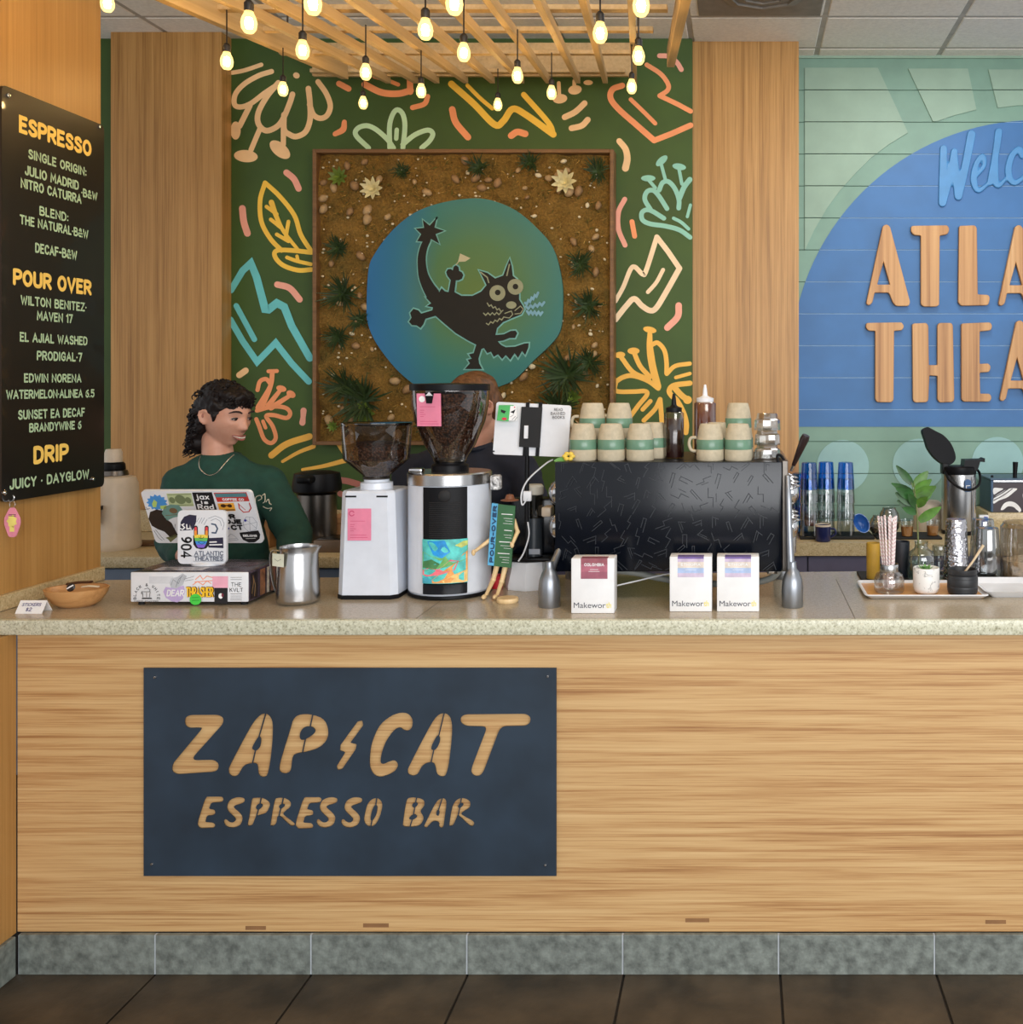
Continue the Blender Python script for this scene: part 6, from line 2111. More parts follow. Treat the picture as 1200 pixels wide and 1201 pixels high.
HB = PI * .65   # handles turned to the back
cup(684, 540, 2.925, 'upturned tan and green cup at the front row\'s left end on the machine', rz=-HB)
cup(717, 540, 2.925, 'upturned tan and green cup, second from the left in the front row', rz=-HB)
cup(751, 540, 2.925, 'upturned tan and green cup left of the dark syrup bottle, front row', rz=-HB)
cup(767, 540, 3.02, 'upturned cup half hidden behind the front cup beside the dark syrup bottle', rz=-HB)
cup(693, 540, 3.015, 'lower cup in the second row at the machine\'s left end, under another cup', rz=-HB)
cup(726, 540, 3.015, 'lower cup in the second row behind the second front cup, under another cup', rz=-HB)
cup(695, 500, 3.016, 'topmost upturned cup at the far left of the stack on the machine', rz=0.05, z=MTOP + .0585)
cup(726.5, 500, 3.016, 'topmost upturned cup on the stack, right of the other top cup', rz=-HB, z=MTOP + .0585)
cup(833, 540, 2.925, 'upturned cup with its handle pointing left, in front of the red syrup bottle', rz=0)
cup(866, 540, 2.925, 'upturned cup at the front beside the stack of clear glasses', rz=-HB)
cup(842, 540, 3.025, 'upturned cup behind the one whose handle points left', rz=.1)
cup(868, 540, 3.02, 'lower upturned cup behind the cup beside the clear glasses', rz=-HB)
cup(866, 500, 3.021, 'topmost upturned cup left of the stacked clear glasses', rz=-HB, z=MTOP + .0585)


def bottle(px, pyt, Y, r, liquid, cap, label, sauce):
    k = Y / F
    top = Z_(pyt, Y)
    h = top - MTOP
    t = thing('squeeze_bottle', label, 'bottle', (X_(px, Y), Y, MTOP), 0, 'syrup squeeze bottles on the espresso machine')
    MB().lathe([(0, .0005), (r * .92, .0005), (r, .006), (r, h * .97), (r * .85, h), (r * .7, h + .002)], seg=36).build('bottle', thin_glass('squeeze_plastic', (226, 216, 200), .08, .12), t, 50)
    MB().lathe([(0, .003), (r * .9, .003), (r * .96, .008), (r * .96, h * sauce), (0, h * sauce)], seg=32).build('syrup', liquid, t, 50)
    MB().lathe([(r * .78, h - .002), (r * .8, h + .012), (r * .45, h + .016), (.008, h + .02), (.006, h + .04), (.0035, h + .054), (0, h + .055)], seg=28).build('nozzle_cap', cap, t, 40)
    return t


SYR = mat('syrup_dark', (56, 32, 36), 0.25)
SYR2 = mat('syrup_brown', (140, 84, 72), 0.3)
bottle(790.5, 483, 3.0, .030, SYR, BLACK, 'squeeze bottle of dark syrup with a black nozzle on the machine', .86)
bottle(827, 471.5, 3.14, .034, SYR2, WHITE, 'squeeze bottle of reddish brown syrup with a white nozzle', .985)
proto = None
for j, (z_, lbl) in enumerate(((0, 'bottom clear ribbed glass of the stack on the machine'), (.043, 'middle clear ribbed glass of the stack on the machine'), (.086, 'top clear ribbed glass of the stack on the machine'))):
    loc = Vector((X_(900, 2.95), 2.95, MTOP + z_))
    if proto is None:
        proto = thing('small_tumbler', lbl, 'glass', loc, 0, 'stacked clear glasses on the machine')
        b = MB()
        b.lathe([(.037, .0), (.0375, .002), (.036, .030), (.031, .034), (.028, .048), (.027, .050), (0, .050)], seg=20)
        for v in b.bm.verts:
            a = math.atan2(v.co.y, v.co.x)
            s = 1 + .035 * math.cos(10 * a)
            v.co.x *= s
            v.co.y *= s
        b.build('tumbler', thin_glass('facet_glass', (222, 224, 222), .25, .05), proto, 20)
    else:
        dup(proto, loc, j * .3, lbl)
fl_ = thing('flower_sprig', 'tiny yellow flower and leaf lying at the machine\'s top left corner', 'flower', (X_(668, 2.90), 2.885, MTOP))
b = MB()
for j in range(6):
    t_ = j * PI / 3
    b.ell((.011 * math.cos(t_), .0 + .004 * math.sin(t_), .014 + .008 * math.sin(t_)), (.008, .005, .006), 8, 6)
b.build('bloom', mat('flower_yellow', (226, 196, 80), 0.6), fl_, 60)
b = MB()
leaf(b, Vector((-.008, 0, .006)), (-1, 0, -.15), (0, -1, .2), .034, .016, .05)
b.build('leaf', mat('leaf_fresh', (96, 150, 60), 0.5), fl_, 60)

# ================================================================== FRONT COUNTER, RIGHT END
YT = 2.90
tr_ = thing('serving_tray', 'long tray with amber wood inside and white rim holding straws, pot and jar', 'tray', (X_(1087.5, YT), 3.0, TOP))
tw = (1161 - 1015) / 2 * YT / F
AMB = wood('tray_amber', [(0.3, (176, 118, 60)), (0.5, (206, 148, 84)), (0.7, (218, 164, 100))], 'X', 50, 12, 0.3)
MB().prism(round_poly([(-tw + .012, -.095), (tw - .012, -.095), (tw - .012, .105), (-tw + .012, .105)], .012, 4), .003, .007).build('bed', AMB, tr_, smooth=0)
b = MB()
o1 = round_poly([(-tw, -.108), (tw, -.108), (tw, .116), (-tw, .116)], .018, 4)
i1 = round_poly([(-tw + .013, -.095), (tw - .013, -.095), (tw - .013, .105), (-tw + .013, .105)], .012, 4)
f1 = round_poly([(-tw + .018, -.090), (tw - .018, -.090), (tw - .018, .100), (-tw + .018, .100)], .012, 4)
va = [b._v((x, y, .012)) for x, y in o1]
vb = [b._v((x, y, .0145)) for x, y in [(p[0] * .985, p[1] * .97) for p in o1]]
vc = [b._v((x, y, .0066)) for x, y in i1]
vd = [b._v((x, y, .0)) for x, y in f1]
n = len(va)
for A_, B_ in ((vd, va), (va, vb), (vb, vc)):
    for i in range(n):
        b.face([A_[i], A_[(i + 1) % n], B_[(i + 1) % n], B_[i]])
b.face(vd[::-1])
b.build('rim', WHITE, tr_, 40)
TZ = TOP + .0072


def at_tray(px, Y):
    return Vector((X_(px, Y), Y, TZ))


sj = thing('straw_jar', 'squat clear glass jar with a steel neck band full of paper straws', 'jar', at_tray(1043, 2.97))
MB().lathe([(0, .001), (.040, .001), (.044, .006), (.044, .040), (.038, .054), (.026, .062), (.024, .080)], seg=36).build('jar', thin_glass('jar_glass', (228, 226, 222), .16), sj, 60)
MB().lathe([(.0262, .060), (.0270, .062), (.0270, .082), (.0262, .083), (.0248, .082), (.0248, .061)], seg=36, closed_prof=True).build('neck_band', STEEL, sj, 40)
STR, nt, bsd = new_mat('straw_stripe')
v_ = coords(nt)
wv = nd(nt, 'ShaderNodeTexWave', wave_type='BANDS', bands_direction='DIAGONAL')
wv.inputs['Scale'].default_value = 55
nt.links.new(v_, wv.inputs['Vector'])
nt.links.new(ramp(nt, wv.outputs[1], [(0.5, (238, 228, 226)), (0.7, (214, 182, 182))]), bsd.inputs['Base Color'])
bsd.inputs['Roughness'].default_value = 0.6
sp = None
rs_ = random.Random(3)
for j in range(11):
    a = j * 2.4
    r0, r1 = .013 * math.sqrt((j + .5) / 11), .031 * math.sqrt((j + .5) / 11)
    p0 = sj.location + Vector((r0 * math.cos(a), r0 * math.sin(a), .012))
    p1 = sj.location + Vector((r1 * math.cos(a) - .004, r1 * math.sin(a), .222 + rs_.uniform(-.006, .006)))
    d = (p1 - p0)
    if sp is None:
        sp = MB().tube([(0, 0, 0), (0, 0, .212)], .0031, 10).build('paper_straw', STR, None, 60)
        tag(sp, 'pink-striped white paper straw standing in the steel-banded jar', 'straw', 'paper straws in the jar')
        o = sp
    else:
        o = sp.copy()
        C.objects.link(o)
    o.location = p0
    o.rotation_euler = d.to_track_quat('Z', 'Y').to_euler()

MARB, nt, bsd = new_mat('marbled_white')
v_ = coords(nt)
nt.links.new(ramp(nt, ntex(nt, v_, 28, 6, 0.7, 1.5), [(0.0, (226, 224, 220)), (0.56, (230, 228, 224)), (0.60, (130, 130, 130)), (0.64, (226, 224, 220))]), bsd.inputs['Base Color'])
bsd.inputs['Roughness'].default_value = 0.45
mpot = thing('marbled_pot', 'white grey-flecked pot with a small green succulent on the tray', 'plant pot', at_tray(1086.5, 2.955))
MB().lathe([(0, .0), (.026, .0), (.034, .006), (.0385, .018), (.0385, .074), (.0365, .076), (.0345, .074), (.0345, .062), (0, .06)], seg=36).build('pot', MARB, mpot, 50)
b = MB()
for ring, (cnt, rr_, tl) in enumerate(((8, .026, .35), (6, .019, .9), (4, .012, 1.6))):
    for j in range(cnt):
        a = 2 * PI * j / cnt + ring * .5
        leaf(b, Vector((-.002, 0, .066)), (math.cos(a), math.sin(a), tl), (0, 0, 1), rr_, .013, .2)
b.build('succulent', mat('succulent_fresh', (120, 172, 96), 0.5, var=.12), mpot, 60)

bj = thing('black_jar', 'round black ribbed jar with a pale wooden stick on the tray', 'jar', at_tray(1129, 2.945))
MB().lathe([(0, 0), (.038, 0), (.0425, .005), (.0445, .020), (.0445, .024), (.044, .025), (.0445, .026), (.0445, .046), (.044, .047), (.0445, .048), (.043, .056), (.040, .058), (.0415, .061), (.0415, .072), (.039, .074), (.037, .070), (.037, .02), (0, .02)], seg=40).build('jar', mat('jar_black', (34, 36, 40), 0.45), bj, 30)
o = MB().tube([(0, 0, 0), (.030, -.004, .042), (.062, -.006, .092)], [.004, .0045, .006], 10, flat=(1.2, .7)).build('wooden_stick', mat('stick_birch', (222, 200, 168), 0.6), None, 60, loc=bj.location + Vector((.000, .008, .050)))
tag(o, 'pale wooden stirring stick leaning out of the round black jar', 'stick')

# plain white tray, far right
wt = thing('white_tray', 'empty white serving tray at the far right of the counter', 'tray', (X_(1152, 2.93) + .20, 3.02, TOP))
MB().prism(round_poly([(-.17, -.09), (.17, -.09), (.17, .09), (-.17, .09)], .012, 4), .001, .005).build('bed', WHITE, wt, smooth=0)
b = MB()
o1 = round_poly([(-.195, -.112), (.195, -.112), (.195, .112), (-.195, .112)], .018, 4)
i1 = round_poly([(-.17, -.09), (.17, -.09), (.17, .09), (-.17, .09)], .012, 4)
va = [b._v((x, y, .020)) for x, y in o1]
vc = [b._v((x, y, .0045)) for x, y in i1]
vd = [b._v((x, y, .0)) for x, y in i1]
n = len(va)
for A_, B_ in ((vd, va), (va, vc)):
    for i in range(n):
        b.face([A_[i], A_[(i + 1) % n], B_[(i + 1) % n], B_[i]])
b.build('rim', WHITE, wt, 40)

# black mats behind
for px0, px1, y0, y1, lbl in ((1006, 1105, 3.13, 3.30, 'black rubber bar mat under the yellow cup and the vase'), (1108, 1178, 3.13, 3.30, 'black rubber bar mat under the hammered shaker and tall glass')):
    x0, x1 = X_(px0 + 6, y0), X_(px1, y0)
    o = MB().box(x0, x1, y0, y1, 0.0003, .008, .002, 1).build('bar_mat', RUBBER, None, smooth=0, loc=(0, 0, TOP))
    o.data.transform(Matrix.Translation((-(x0 + x1) / 2, -(y0 + y1) / 2, 0)))
    o.location = ((x0 + x1) / 2, (y0 + y1) / 2, TOP)
    tag(o, lbl, 'mat')
MZ = TOP + .0082
yc = thing('yellow_cup', 'tall mustard yellow tumbler behind the straw jar', 'cup', (X_(1024.5, 3.17), 3.175, MZ))
MB().lathe([(0, 0), (.0205, 0), (.021, .003), (.0215, .112), (.0200, .112), (.0195, .006), (0, .005)], seg=28).build('tumbler', mat('mustard', (190, 150, 52), 0.45), yc)
bc = thing('black_cup', 'tall black tumbler standing just left of the plant vase', 'cup', (X_(1057, 3.20), 3.205, MZ))
MB().lathe([(0, 0), (.024, 0), (.025, .003), (.028, .112), (.0265, .112), (.023, .006), (0, .005)], seg=28).build('tumbler', mat('tumbler_black', (28, 32, 40), 0.4), bc)
vs_ = thing('glass_vase', 'clear glass bottle vase holding a leafy green stem', 'vase', (X_(1081, 3.16), 3.165, MZ))
MB().lathe([(0, .001), (.039, .001), (.042, .006), (.042, .070), (.036, .086), (.022, .096), (.019, .104), (.021, .116), (.023, .119)], seg=36).build('bottle', thin_glass('vase_glass', (222, 232, 226), .15), vs_, 60)
MB().lathe([(0, .004), (.0385, .004), (.0395, .008), (.0395, .052), (0, .052)], seg=32).build('water', thin_glass('water', (214, 226, 222), .08), vs_, 60)
LEAF = mat('leaf_green', (40, 82, 36), 0.4, var=.25, vs=30)
LEAF2 = mat('leaf_light', (74, 116, 40), 0.4, var=.2, vs=30)
STEM = mat('stem_green', (104, 112, 66), 0.6)
pl_ = thing('leafy_stem', 'glossy green leafy stem standing in the clear bottle vase', 'plant', (X_(1077, 3.165), 3.165, MZ + .012))
kv = 3.165 / F
def vq(px, py, dy=0):
    return Vector(((px - 1077) * kv, dy, (685 - .012 / kv - py) * kv))
b = MB()
b.tube(catmull([vq(1079, 680), vq(1077, 640), vq(1076, 612), vq(1074, 590), vq(1072, 572)], 6), [.0032, .003, .0026, .002, .0014], 8)
b.tube(catmull([vq(1074, 592), vq(1071, 580), vq(1069, 572)], 4), .0014, 6)
b.build('stem', STEM, pl_, 60)
for (b0, t0, w, lt, dy) in (((1070, 574), (1051, 552), 10, 0, -.01), ((1072, 578), (1089, 559), 13, 1, .0), ((1073, 584), (1092, 568), 12, 1, -.015), ((1073, 590), (1097, 576), 14, 1, -.02), ((1074, 596), (1095, 586), 12, 1, .02),
                             ((1071, 584), (1047, 574), 9, 0, .02), ((1072, 590), (1050, 578), 12, 0, -.02), ((1073, 597), (1050, 584), 13, 0, -.01), ((1074, 604), (1053, 594), 12, 0, .01), ((1075, 608), (1058, 601), 9, 0, -.02),
                             ((1078, 617), (1103, 600), 12, 1, -.02), ((1075, 600), (1064, 584), 10, 0, -.03), ((1075, 600), (1086, 588), 11, 1, -.03)):
    mb = MB()
    a, e = vq(*b0), vq(*t0, dy)
    d = e - a
    leaf(mb, a, d, Vector((-.25 * d.z, -1, .25 * d.x)), d.length, w * kv, -.08)
    mb.build('leaf', LEAF2 if lt else LEAF, pl_, 60)
gl = thing('small_round_glass', 'small clear round glass between the vase and the hammered shaker', 'glass', (X_(1103, 3.20), 3.215, TOP))
MB().lathe([(0, .001), (.018, .002), (.019, .006), (.004, .012), (.004, .03), (.02, .045), (.026, .07), (.022, .105)], seg=28).build('goblet', GLASS_T, gl, 60)

HAM, nt, bsd = new_mat('hammered_steel')
v_ = coords(nt)
bsd.inputs['Base Color'].default_value = lin((190, 188, 192))
bsd.inputs['Metallic'].default_value = 1
bsd.inputs['Roughness'].default_value = 0.15
vo = nd(nt, 'ShaderNodeTexVoronoi')
vo.inputs['Scale'].default_value = 110
nt.links.new(v_, vo.inputs['Vector'])
bump(nt, bsd, vo.outputs['Distance'], 0.22, 0.01)
hs = thing('hammered_shaker', 'upturned hammered steel shaker cup behind the black jar', 'shaker', (X_(1122, 3.19), 3.195, MZ))
MB().lathe([(.0405, 0), (.042, .003), (.041, .008), (.033, .176), (.030, .184), (.012, .187), (0, .187)], seg=48).build('cup', HAM, hs, 50)
tg = thing('tall_glass', 'tall clear tapered glass turned upside down beside the hammered shaker', 'glass', (X_(1159, 3.19), 3.20, MZ))
b = MB()
b.lathe([(.045, 0), (.046, .003), (.036, .150), (.034, .156), (.020, .158), (0, .158)], seg=24)
b.build('glass', thin_glass('pint_glass', (206, 210, 212), .22, .04), tg, 30)
tg2 = thing('tall_glass', 'second upturned clear glass showing just behind the tall tapered one', 'glass', (X_(1155, 3.29), 3.315, TOP))
b = MB()
b.lathe([(.045, 0), (.046, .003), (.036, .170), (.034, .176), (.020, .178), (0, .178)], seg=24)
b.build('glass', thin_glass('pint_glass2', (206, 210, 212), .22, .04), tg2, 30)
wj = thing('ribbed_canister', 'large clear ribbed canister with beige contents at the right edge', 'canister', (X_(1199, 3.19) + .01, 3.20, TOP))
b = MB()
b.lathe([(0, .001), (.070, .001), (.074, .006), (.074, .168), (.066, .178), (.066, .182)], seg=48)
for v in b.bm.verts:
    a = math.atan2(v.co.y, v.co.x)
    s = 1 + .012 * math.cos(24 * a)
    v.co.x *= s
    v.co.y *= s
b.build('canister', thin_glass('rib_plastic', (214, 210, 204), .2, .06), wj, 25)
b = MB()
b.lathe([(0, .004), (.066, .004), (.068, .01), (.068, .062), (.04, .070), (0, .068)], seg=36)
stuff(b.build('contents', mat('contents_beige', (196, 176, 146), 0.8, var=.2, vs=90, bs=90, bst=.5), wj, 60))

# ================================================================== BACK COUNTER, RIGHT
YG = 4.50
o = MB().box(-.165, .165, -.07, .10, 0.0003, .012, .003, 1).build('drying_mat', RUBBER, None, smooth=0, loc=(X_(978, YG) + .01, YG, BZ))
tag(o, 'black drying mat under the stacks of blue and clear tumblers', 'mat')
GZ = BZ + .0125
proto = None
cols = [('left', 949, 4.47), ('middle', 969, 4.50), ('right', 992, 4.48)]
layers = [('bottom clear', 0, 0), ('second clear', .072, 0), ('third clear', .144, 0), ('top blue', .205, 1)]
pc = pb = None
TUMB = thin_glass('tumbler_clear', (216, 222, 224), .16, .03)
for nm, px, Y in cols:
    for ln, dz, blue in layers:
        lbl = f'{ln} tumbler of the {nm} upturned glass stack on the drying mat'
        loc = Vector((X_(px, Y), Y, GZ + dz))
        src = pb if blue else pc
        if src is None:
            t = thing('tumbler', lbl, 'glass', loc, 0, 'stacked tumblers on the back counter')
            b = MB()
            if blue:
                b.lathe([(.038, 0), (.039, .002), (.036, .06), (.0325, .118), (.028, .120), (0, .1195)], seg=16)
            else:
                b.lathe([(.0405, 0), (.0415, .002), (.039, .05), (.034, .105), (.030, .108), (0, .1075)], seg=16)
            b.build('glass', GLASS_BLUE if blue else TUMB, t, 25)
            if blue:
                pb = t
            else:
                pc = t
        else:
            dup(src, loc, dz * 3, lbl)
for px, Y, dz, lbl in ((938, 4.56, .0, 'bottom blue tumbler of the stack at the drying mat\'s far left'), (938, 4.56, .075, 'middle blue tumbler of the stack at the drying mat\'s far left'), (938, 4.56, .15, 'top blue tumbler of the stack at the drying mat\'s far left')):
    dup(pb, Vector((X_(px, Y), Y, GZ + dz)), 0, lbl)
rb = tag(MB().lathe([(0, 0), (.022, 0), (.026, .02), (.024, .045), (0, .05)], seg=20).build('ice_cone_cup', mat('terracotta_dark', (120, 72, 62), 0.5, var=.3, vs=60), None, 60, loc=(X_(950, 4.47), 4.47, GZ + .045)), 'small reddish cup showing inside the left stack of clear tumblers', 'cup')
nm_ = thing('navy_mug', 'small navy enamel mug with a pale rim in front of the tumbler stacks', 'mug', (X_(965.5, 4.38), 4.385, BZ))
NAVYM = mat('navy_enamel', (30, 36, 78), 0.3)
MB().lathe([(0, .001), (.030, .001), (.033, .006), (.034, .070), (.032, .070), (.031, .008), (0, .007)], seg=32).build('mug', NAVYM, nm_, 50)
MB().lathe([(.0345, .066), (.0352, .069), (.0348, .073), (.0325, .074), (.0318, .071)], seg=32).build('rim', CREAM, nm_, 50)
MB().tube(catmull([(.032, 0, .055), (.050, -.005, .054), (.054, -.006, .034), (.034, 0, .018)], 6), .0045, 8).build('handle', NAVYM, nm_, 60)
bb_ = thing('blue_bowl', 'round glossy blue bowl standing on edge beside the tumbler stacks', 'bowl', (X_(1010, 4.50), 4.52, BZ))
MB(Matrix.Translation((0, 0, .052)) @ Matrix.Rotation(PI / 2 - .35, 4, 'X') @ Matrix.Rotation(.5, 4, 'Z')).lathe([(0, .0), (.018, .002), (.034, .012), (.043, .028), (.046, .040), (.043, .040), (.038, .026), (.02, .008), (0, .006)], seg=36, sx=.72).build('bowl', mat('bowl_blue', (44, 96, 170), 0.2), bb_, 60)
o2 = MB().box(-.13, .16, -.07, .10, .0003, .010, .003, 1).build('service_mat', RUBBER, None, smooth=0, loc=(X_(1060, 4.50), 4.50, BZ))
tag(o2, 'black mat with glass pots behind the straw jar', 'mat')
SZ = BZ + .0105
for px, Y, r, h, lbl in ((1031, 4.52, .045, .085, 'round clear glass pot just right of the blue bowl'), (1043, 4.56, .050, .115, 'larger round clear glass pot behind the straw tops'), (1064, 4.46, .030, .075, 'clear glass of amber drink right of the straws'), (1094, 4.48, .030, .075, 'clear glass of amber drink right of the plant stem')):
    t = thing('glass_pot' if r > .04 else 'small_glass', lbl, 'glass', (X_(px, Y), Y, SZ if px < 1096 else BZ))
    if r > .04:
        MB().lathe([(0, .001), (r * .6, .001), (r * .95, h * .25), (r, h * .5), (r * .85, h * .8), (r * .6, h * .95), (r * .62, h)], seg=32).build('pot', thin_glass('pot_glass', (206, 208, 206), .2, .05), t, 60)
        stuff(MB().lathe([(0, .004), (r * .55, .004), (r * .88, h * .25), (r * .9, h * .42), (0, h * .42)], seg=28).build('contents', mat('tea_leaves', (120, 104, 84), 0.8, var=.4, vs=120), t, 60))
    else:
        MB().lathe([(0, .001), (r * .8, .001), (r * .85, .004), (r, h)], seg=28).build('glass', GLASS, t, 60)
        MB().lathe([(0, .003), (r * .78, .003), (r * .9, h * .6), (0, h * .6)], seg=24).build('drink', mat('amber_drink', (176, 112, 50), 0.2), t, 60)
tin = thing('white_canister', 'pale round canister behind the leafy plant on the back counter', 'canister', (X_(1090, 4.72), 4.75, BZ))
MB().lathe([(0, 0), (.065, 0), (.068, .006), (.068, .12), (.05, .135), (0, .137)], seg=32).build('canister', mat('canister_stone', (186, 176, 160), 0.5), tin, 50)

ap2 = thing('steel_airpot', 'tall steel airpot with its black lid flipped open', 'airpot', (X_(1124.5, 4.62), 4.62, BZ))
ka = 4.6 / F
def aq(px, py, dy=0):
    return Vector(((px - 1124.5) * ka, dy, Z_(py, 4.6) - BZ))
ht = aq(0, 556)[2]
MB().lathe([(0, 0), (.077, 0), (.079, .004), (.079, .018), (0, .018)], seg=44).build('base_ring', BLACK, ap2)
MB().lathe([(.0775, .018), (.078, .02), (.078, ht), (.0, ht + .002)], seg=48).build('body', STEEL, ap2, 50)
MB().lathe([(.0785, ht), (.080, ht + .004), (.079, ht + .032), (.072, ht + .036), (0, ht + .036)], seg=44).build('collar', BLACK, ap2)
b = MB(frame((0, -.02, 0)))
pts = [aq(1128, 548), aq(1129, 539), aq(1150, 538.5), aq(1152.5, 537), aq(1152.5, 541.5), aq(1147, 541), aq(1144, 551), aq(1130, 552)]
b.prism([(p.x, p.z) for p in pts], -.05, .03)
b.build('pump_head', BLACK, ap2, smooth=0)
# open lid leaning back to the left
lc, ld = aq(1099.7, 523.5), Vector((-.62, .0, .78))
pts = [(-.085, .0), (-.078, .028), (-.055, .046), (-.02, .058), (.02, .054), (.05, .036), (.074, .022), (.084, .012), (.086, -.012), (.074, -.024), (.05, -.036), (.02, -.052), (-.02, -.056), (-.055, -.046), (-.078, -.028)]
Ml_ = frame(lc + Vector((0, -.0, 0)), ld, Vector((.78, .25, .58)))
sm = [(v.x * 1.2, v.y * .92) for v in catmull([(p[0], p[1], 0) for p in pts], 4, True)]
MB(Ml_).prism(sm, -.016, .010).build('open_lid', BLACK, ap2, 30)
MB(Ml_).prism([(p[0] * .84, p[1] * .80) for p in sm], .010, .016).build('lid_liner', BLACK_M, ap2, 30)
MB(Ml_).lathe([(0, .020), (.007, .019), (.008, .016)], (.012, .0, 0), 16).build('lid_valve', STEEL_D, ap2)
hg = [aq(1108, 545), aq(1112, 545), aq(1116, 556), aq(1106, 557), aq(1104, 548)]
MB().box(aq(1104, 0).x, aq(1112, 0).x, -.03, .03, aq(0, 556).z, aq(0, 543).z, .004).build('hinge_block', BLACK, ap2)
MB().tube(catmull([(-.070, -.04, ht + .012), (-.060, -.085, ht - .02), (-.015, -.112, ht - .055), (.035, -.108, ht - .062), (.078, -.07, ht - .04), (.092, -.02, ht - .0), (.084, .0, ht + .02)], 6), .006, 10, flat=(1, 1)).build('carry_handle', BLACK, ap2, 60)
MB().tube([(.052, -.0655, ht - .01), (.052, -.0655, .03)], .0035, 8).build('sight_tube', CHROME, ap2)
Mlb = frame((.024, -.0790, ht - .075), (1, .33, 0), (0, 0, 1))
MB(Mlb).prism(round_poly([(-.016, 0), (.016, 0), (.016, .05), (0, .058), (-.016, .05)], .005, 3), -.004, .003).build('blue_badge', mat('badge_blue', (70, 100, 140), 0.4), ap2, smooth=0)
MB(Mlb).ribbon([(-.009, .012), (-.009, .028), (.009, .028)], .003, .0036).build('badge_mark', INKW, ap2, smooth=0)

YBX = 4.76
px0, px1, py0, py1 = 1165, 1250, 566, 601
kx = YBX / F
bx_ = thing('patterned_box', 'blue-grey metal box with black and white wavy front and black lever', 'dispenser', (X_((px0 + px1) / 2, YBX), YBX, BZ + .0785))
w2_, h_ = (px1 - px0) / 2 * kx, Z_(566, YBX) - BZ - .0785
MB().box(-w2_ - .012, w2_, .0, .22, 0, h_ + .012, .003, 1).build('housing', mat('housing_blue', (52, 78, 104), 0.4, .3), bx_)
MB().box(-w2_ - .016, w2_, -.006, .224, h_ + .0122, h_ + .020, .002, 1).build('lid', mat('lid_blue', (70, 92, 114), 0.4, .3), bx_)
MB().box(-w2_, w2_, -.004, .0, h_ + .002, h_ + .0120, .001, 1).build('top_strip', STEEL, bx_, smooth=0)
Mp = frame((0, -.0005, 0))
MB(Mp).rect(-w2_, w2_, .002, h_, 0).build('front_panel', mat('panel_aubergine', (52, 40, 46), 0.4), bx_, smooth=0)
b = MB(Mp)
def bq(x, y):
    return ((1060 + x / 8.571 - (px0 + px1) / 2) * kx, Z_(490 + y / 8.571, YBX) - BZ - .0785)
def wave(pts):
    b.flat([(v.x, v.y) for v in catmull([(p[0], p[1], 0) for p in [bq(*p) for p in pts]], 4, True)], .0006 + .0001 * (b.k % 5))
    b.k += 1
wave([(903, 862), (960, 830), (1040, 800), (1110, 745), (1140, 712), (1060, 712), (980, 750), (910, 800)])
wave([(903, 708), (960, 706), (1000, 715), (950, 745), (905, 770)])
wave([(975, 920), (1010, 860), (1070, 840), (1130, 860), (1175, 910), (1178, 940), (1150, 945), (1110, 900), (1050, 890), (1000, 925)])
wave([(1200, 760), (1260, 720), (1330, 730), (1380, 800), (1320, 830), (1250, 800), (1210, 830)])
wave([(1290, 900), (1350, 850), (1420, 860), (1470, 930), (1380, 945)])
wave([(1440, 720), (1540, 712), (1600, 790), (1520, 820), (1470, 780)])
b.build('wave_pattern', INKW, bx_, smooth=0)
b = MB(Mp)
for s in ([(910, 800), (980, 760), (1050, 715)], [(905, 830), (1000, 780), (1090, 715)], [(1010, 930), (1050, 905), (1110, 915), (1150, 940)], [(1000, 945), (1050, 925), (1100, 935)]):
    b.ribbon([(v.x, v.y) for v in catmull([(*bq(*p), 0) for p in s], 4)], .004, .0015)
b.build('wave_line', mat('panel_ink', (36, 28, 32), 0.4), bx_, smooth=0)
MB().tube([((1192.5 - (px0 + px1) / 2) * kx, .03, h_ + .018), ((1192.5 - (px0 + px1) / 2) * kx, .03, h_ + .03), ((1193 - (px0 + px1) / 2) * kx, .028, h_ + .095)], [.010, .010, .013], 14).build('lever', BLACK, bx_, 50)
MB().lathe([(0, .010), (.006, .008), (.007, 0)], (-w2_ + .01, .06, h_ + .02), 12).build('stud', BLACK, bx_)
bp = thing('blue_packet', 'small white packet with a blue mark on the back counter below the patterned box', 'packet', (X_(1154, 4.60) + .008, 4.64, BZ))
MB().box(-.022, .022, -.012, .012, .0003, .082, .004).build('packet', PAPER, bp)
MB(frame((0, -.0124, 0))).flat([(-.014, .03), (.016, .03), (.018, .074), (.0, .076), (-.002, .06), (-.012, .058)], 0).build('blue_mark', mat('mark_blue', (44, 70, 180), 0.4), bp, smooth=0)

# ================================================================== PEOPLE
SKIN, nt, bsd = new_mat('skin_fair')
v_ = coords(nt)
nt.links.new(ramp(nt, ntex(nt, v_, 16, 4), [(0.3, (192, 138, 114)), (0.6, (206, 154, 130)), (0.8, (210, 146, 126))]), bsd.inputs['Base Color'])
bsd.inputs['Roughness'].default_value = 0.5
bsd.inputs['Subsurface Weight'].default_value = 0.08
bsd.inputs['Subsurface Radius'].default_value = (.02, .008, .005)


